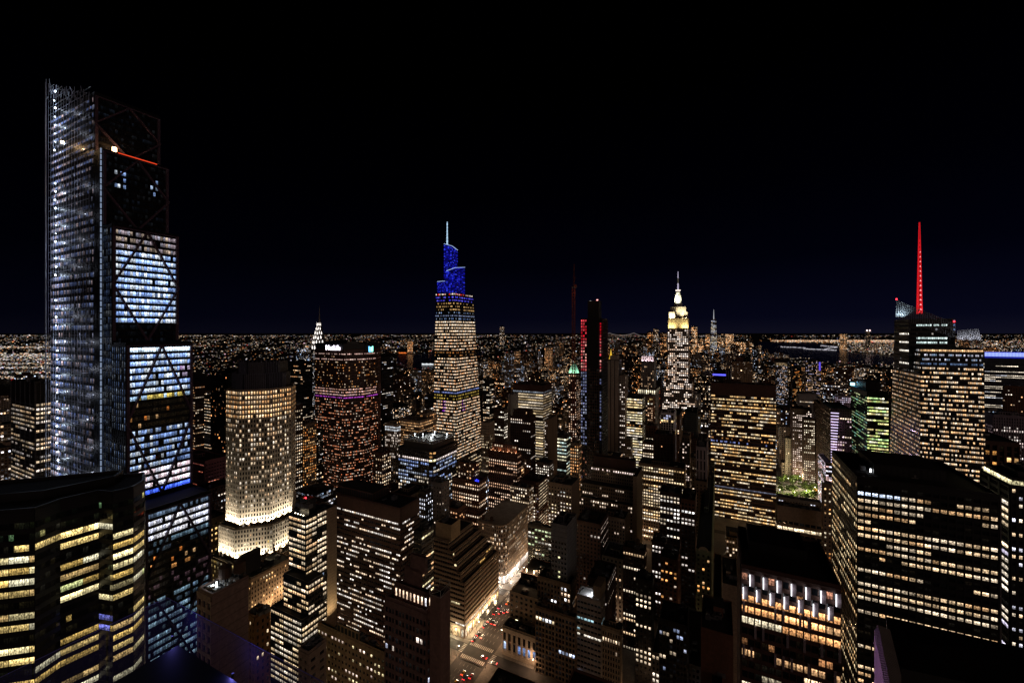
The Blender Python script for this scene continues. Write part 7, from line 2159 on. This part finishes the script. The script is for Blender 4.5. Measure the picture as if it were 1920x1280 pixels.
# ------------------------------------------------------------------ far lights, thinning to the horizon
def lights():
    rl = random.Random(77)
    cols = [((1, .72, .45), .75), ((1, .88, .75), .85), ((.95, .9, 1), .8), ((1, .42, .15), .7), ((1, .08, .05), .8), ((.75, .85, 1), .7), ((1, .6, .75), .5), ((.3, .35, 1), .6), ((.6, 1, .75), .5)]
    mats = []
    for i, (c, s) in enumerate(cols):
        for j, f in enumerate((.35, .9, 2.2)): mats.append(emit_mat(f"far_light_{'abcdefghi'[i]}{'xyz'[j]}", c, s * f))
    m = MB()
    def dot(px_, y, size, ci, bi, wide=1.0, h=None):
        h = rl.uniform(4, 26) if h is None else h
        D = F * (CAM_H - h) / (y - HY); X = (px_ - 960) / F * D
        if in_water(X, D): return
        s = size * D / F
        mi = ci * 3 + bi
        a, b_, c = s * wide * .5, s * .5, s * .5
        m.box(X - a, X + a, D, D + s, h - c, h + c, mi)
    def pick(ws):
        r = rl.random() * sum(ws); k = 0
        for w in ws:
            r -= w
            if r <= 0: return k
            k += 1
        return 0
    # general carpet: fine, clustered along streets, with dark gaps for parks and yards
    for _ in range(31000):
        y = 628 + 76 * rl.random() ** 1.35; px_ = rl.uniform(-15, 1935)
        if px_ > 1400 and y < 670 and rl.random() < .6: continue
        if 1412 < px_ < 1440 and y < 660 and rl.random() < .8: continue
        if y > 655 and rl.random() < .35: continue
        cl = math.sin(px_ * .05 + y * .4) * math.sin(px_ * .017 - y * .21) + .5 * math.sin(px_ * .11 + y * .9) + .35 * math.sin(px_ * .31 - y * 1.3)
        if rl.random() > .50 + .5 * cl: continue
        ws = [7, 4, 1.6, 4, .5, .9, .9, .15, .1] if px_ > 130 else [5, 5, 2.5, 3, .3, 1.2, .2, .3, .5]
        bi = 0 if rl.random() < .74 else (1 if rl.random() < .88 else 2)
        dot(px_, y, rl.choice([.4, .5, .7, .95]) * (.75 if y < 640 else 1) + (.2 if bi == 2 else 0), pick(ws), bi, rl.choice([1, 1, 1.5, 2.2]))
    # bright industrial rows at the far left
    for _ in range(1100):
        y = rl.choice([664, 668, 674, 681, 689, 698, 707, 651]) + rl.gauss(0, 1.3); px_ = rl.uniform(-10, 105)
        dot(px_, y, rl.uniform(.5, 1.1), pick([5, 6, 2.5, 3, .3, .8, 0, .3, .7]), 1 if rl.random() < .5 else (2 if rl.random() < .15 else 0), rl.choice([1, 2, 3]))
    for _ in range(900):
        px_ = rl.uniform(0, 1920)
        if 1415 < px_ < 1500 or rl.random() > .55 + .45 * math.sin(px_ * .023) * math.sin(px_ * .0071): continue
        dot(px_, 629 + abs(rl.gauss(0, 1.4)), .6, pick([3, 4, 2, 1, .3, 1, .2, .1, .1]), 0 if rl.random() < .85 else 1, rl.choice([1, 2, 3]))
    # gold harbour lights on the far right shore
    for _ in range(1300):
        px_ = 1446 + 230 * rl.random(); y = 637.5 + abs(rl.gauss(0, 2.0))
        if y > 643.5: continue
        dot(px_, y, rl.uniform(.5, 1.1), pick([5, 2, 0, 5, .3, 0, 0, 0, 0]), 1 if rl.random() < .6 else (2 if rl.random() < .35 else 0), 1, 10)
    for _ in range(2600):
        px_ = rl.uniform(1560, 1930); y = 637 + rl.random() * 30
        dot(px_, y, rl.uniform(.5, 1.0), pick([5, 4, 1, 3, .3, .5, .2, 0, 0]), 1 if rl.random() < .4 else 0)
    o = m.build("distant_city_lights", mats)
    tag(o, "countless far street and window lights scattered out to the horizon", "city lights", kind="stuff")
    # piers across the water
    m2 = MB(); rows = [((1540, 647.5), (1570, 650.5)), ((1570, 650.5), (1545, 654.5)), ((1508, 653.5), (1570, 656.5)), ((1465, 650), (1512, 652))]
    for (a, b_) in rows:
        n = int(abs(b_[0] - a[0]) / 2.2)
        for i in range(n):
            t = i / n; px_ = a[0] + (b_[0] - a[0]) * t; y = a[1] + (b_[1] - a[1]) * t + rl.uniform(-.3, .3); D = F * (CAM_H - 6) / (y - HY); X = (px_ - 960) / F * D; s = 1.0 * D / F
            m2.box(X - s * .6, X + s * .6, D, D + s, 3, 3 + s, 2 * 3 + (1 if rl.random() < .7 else 0))
    o = m2.build("pier_lights", mats); tag(o, "strings of white lamps along the piers in the dark bay", "pier lights", kind="stuff")
lights()
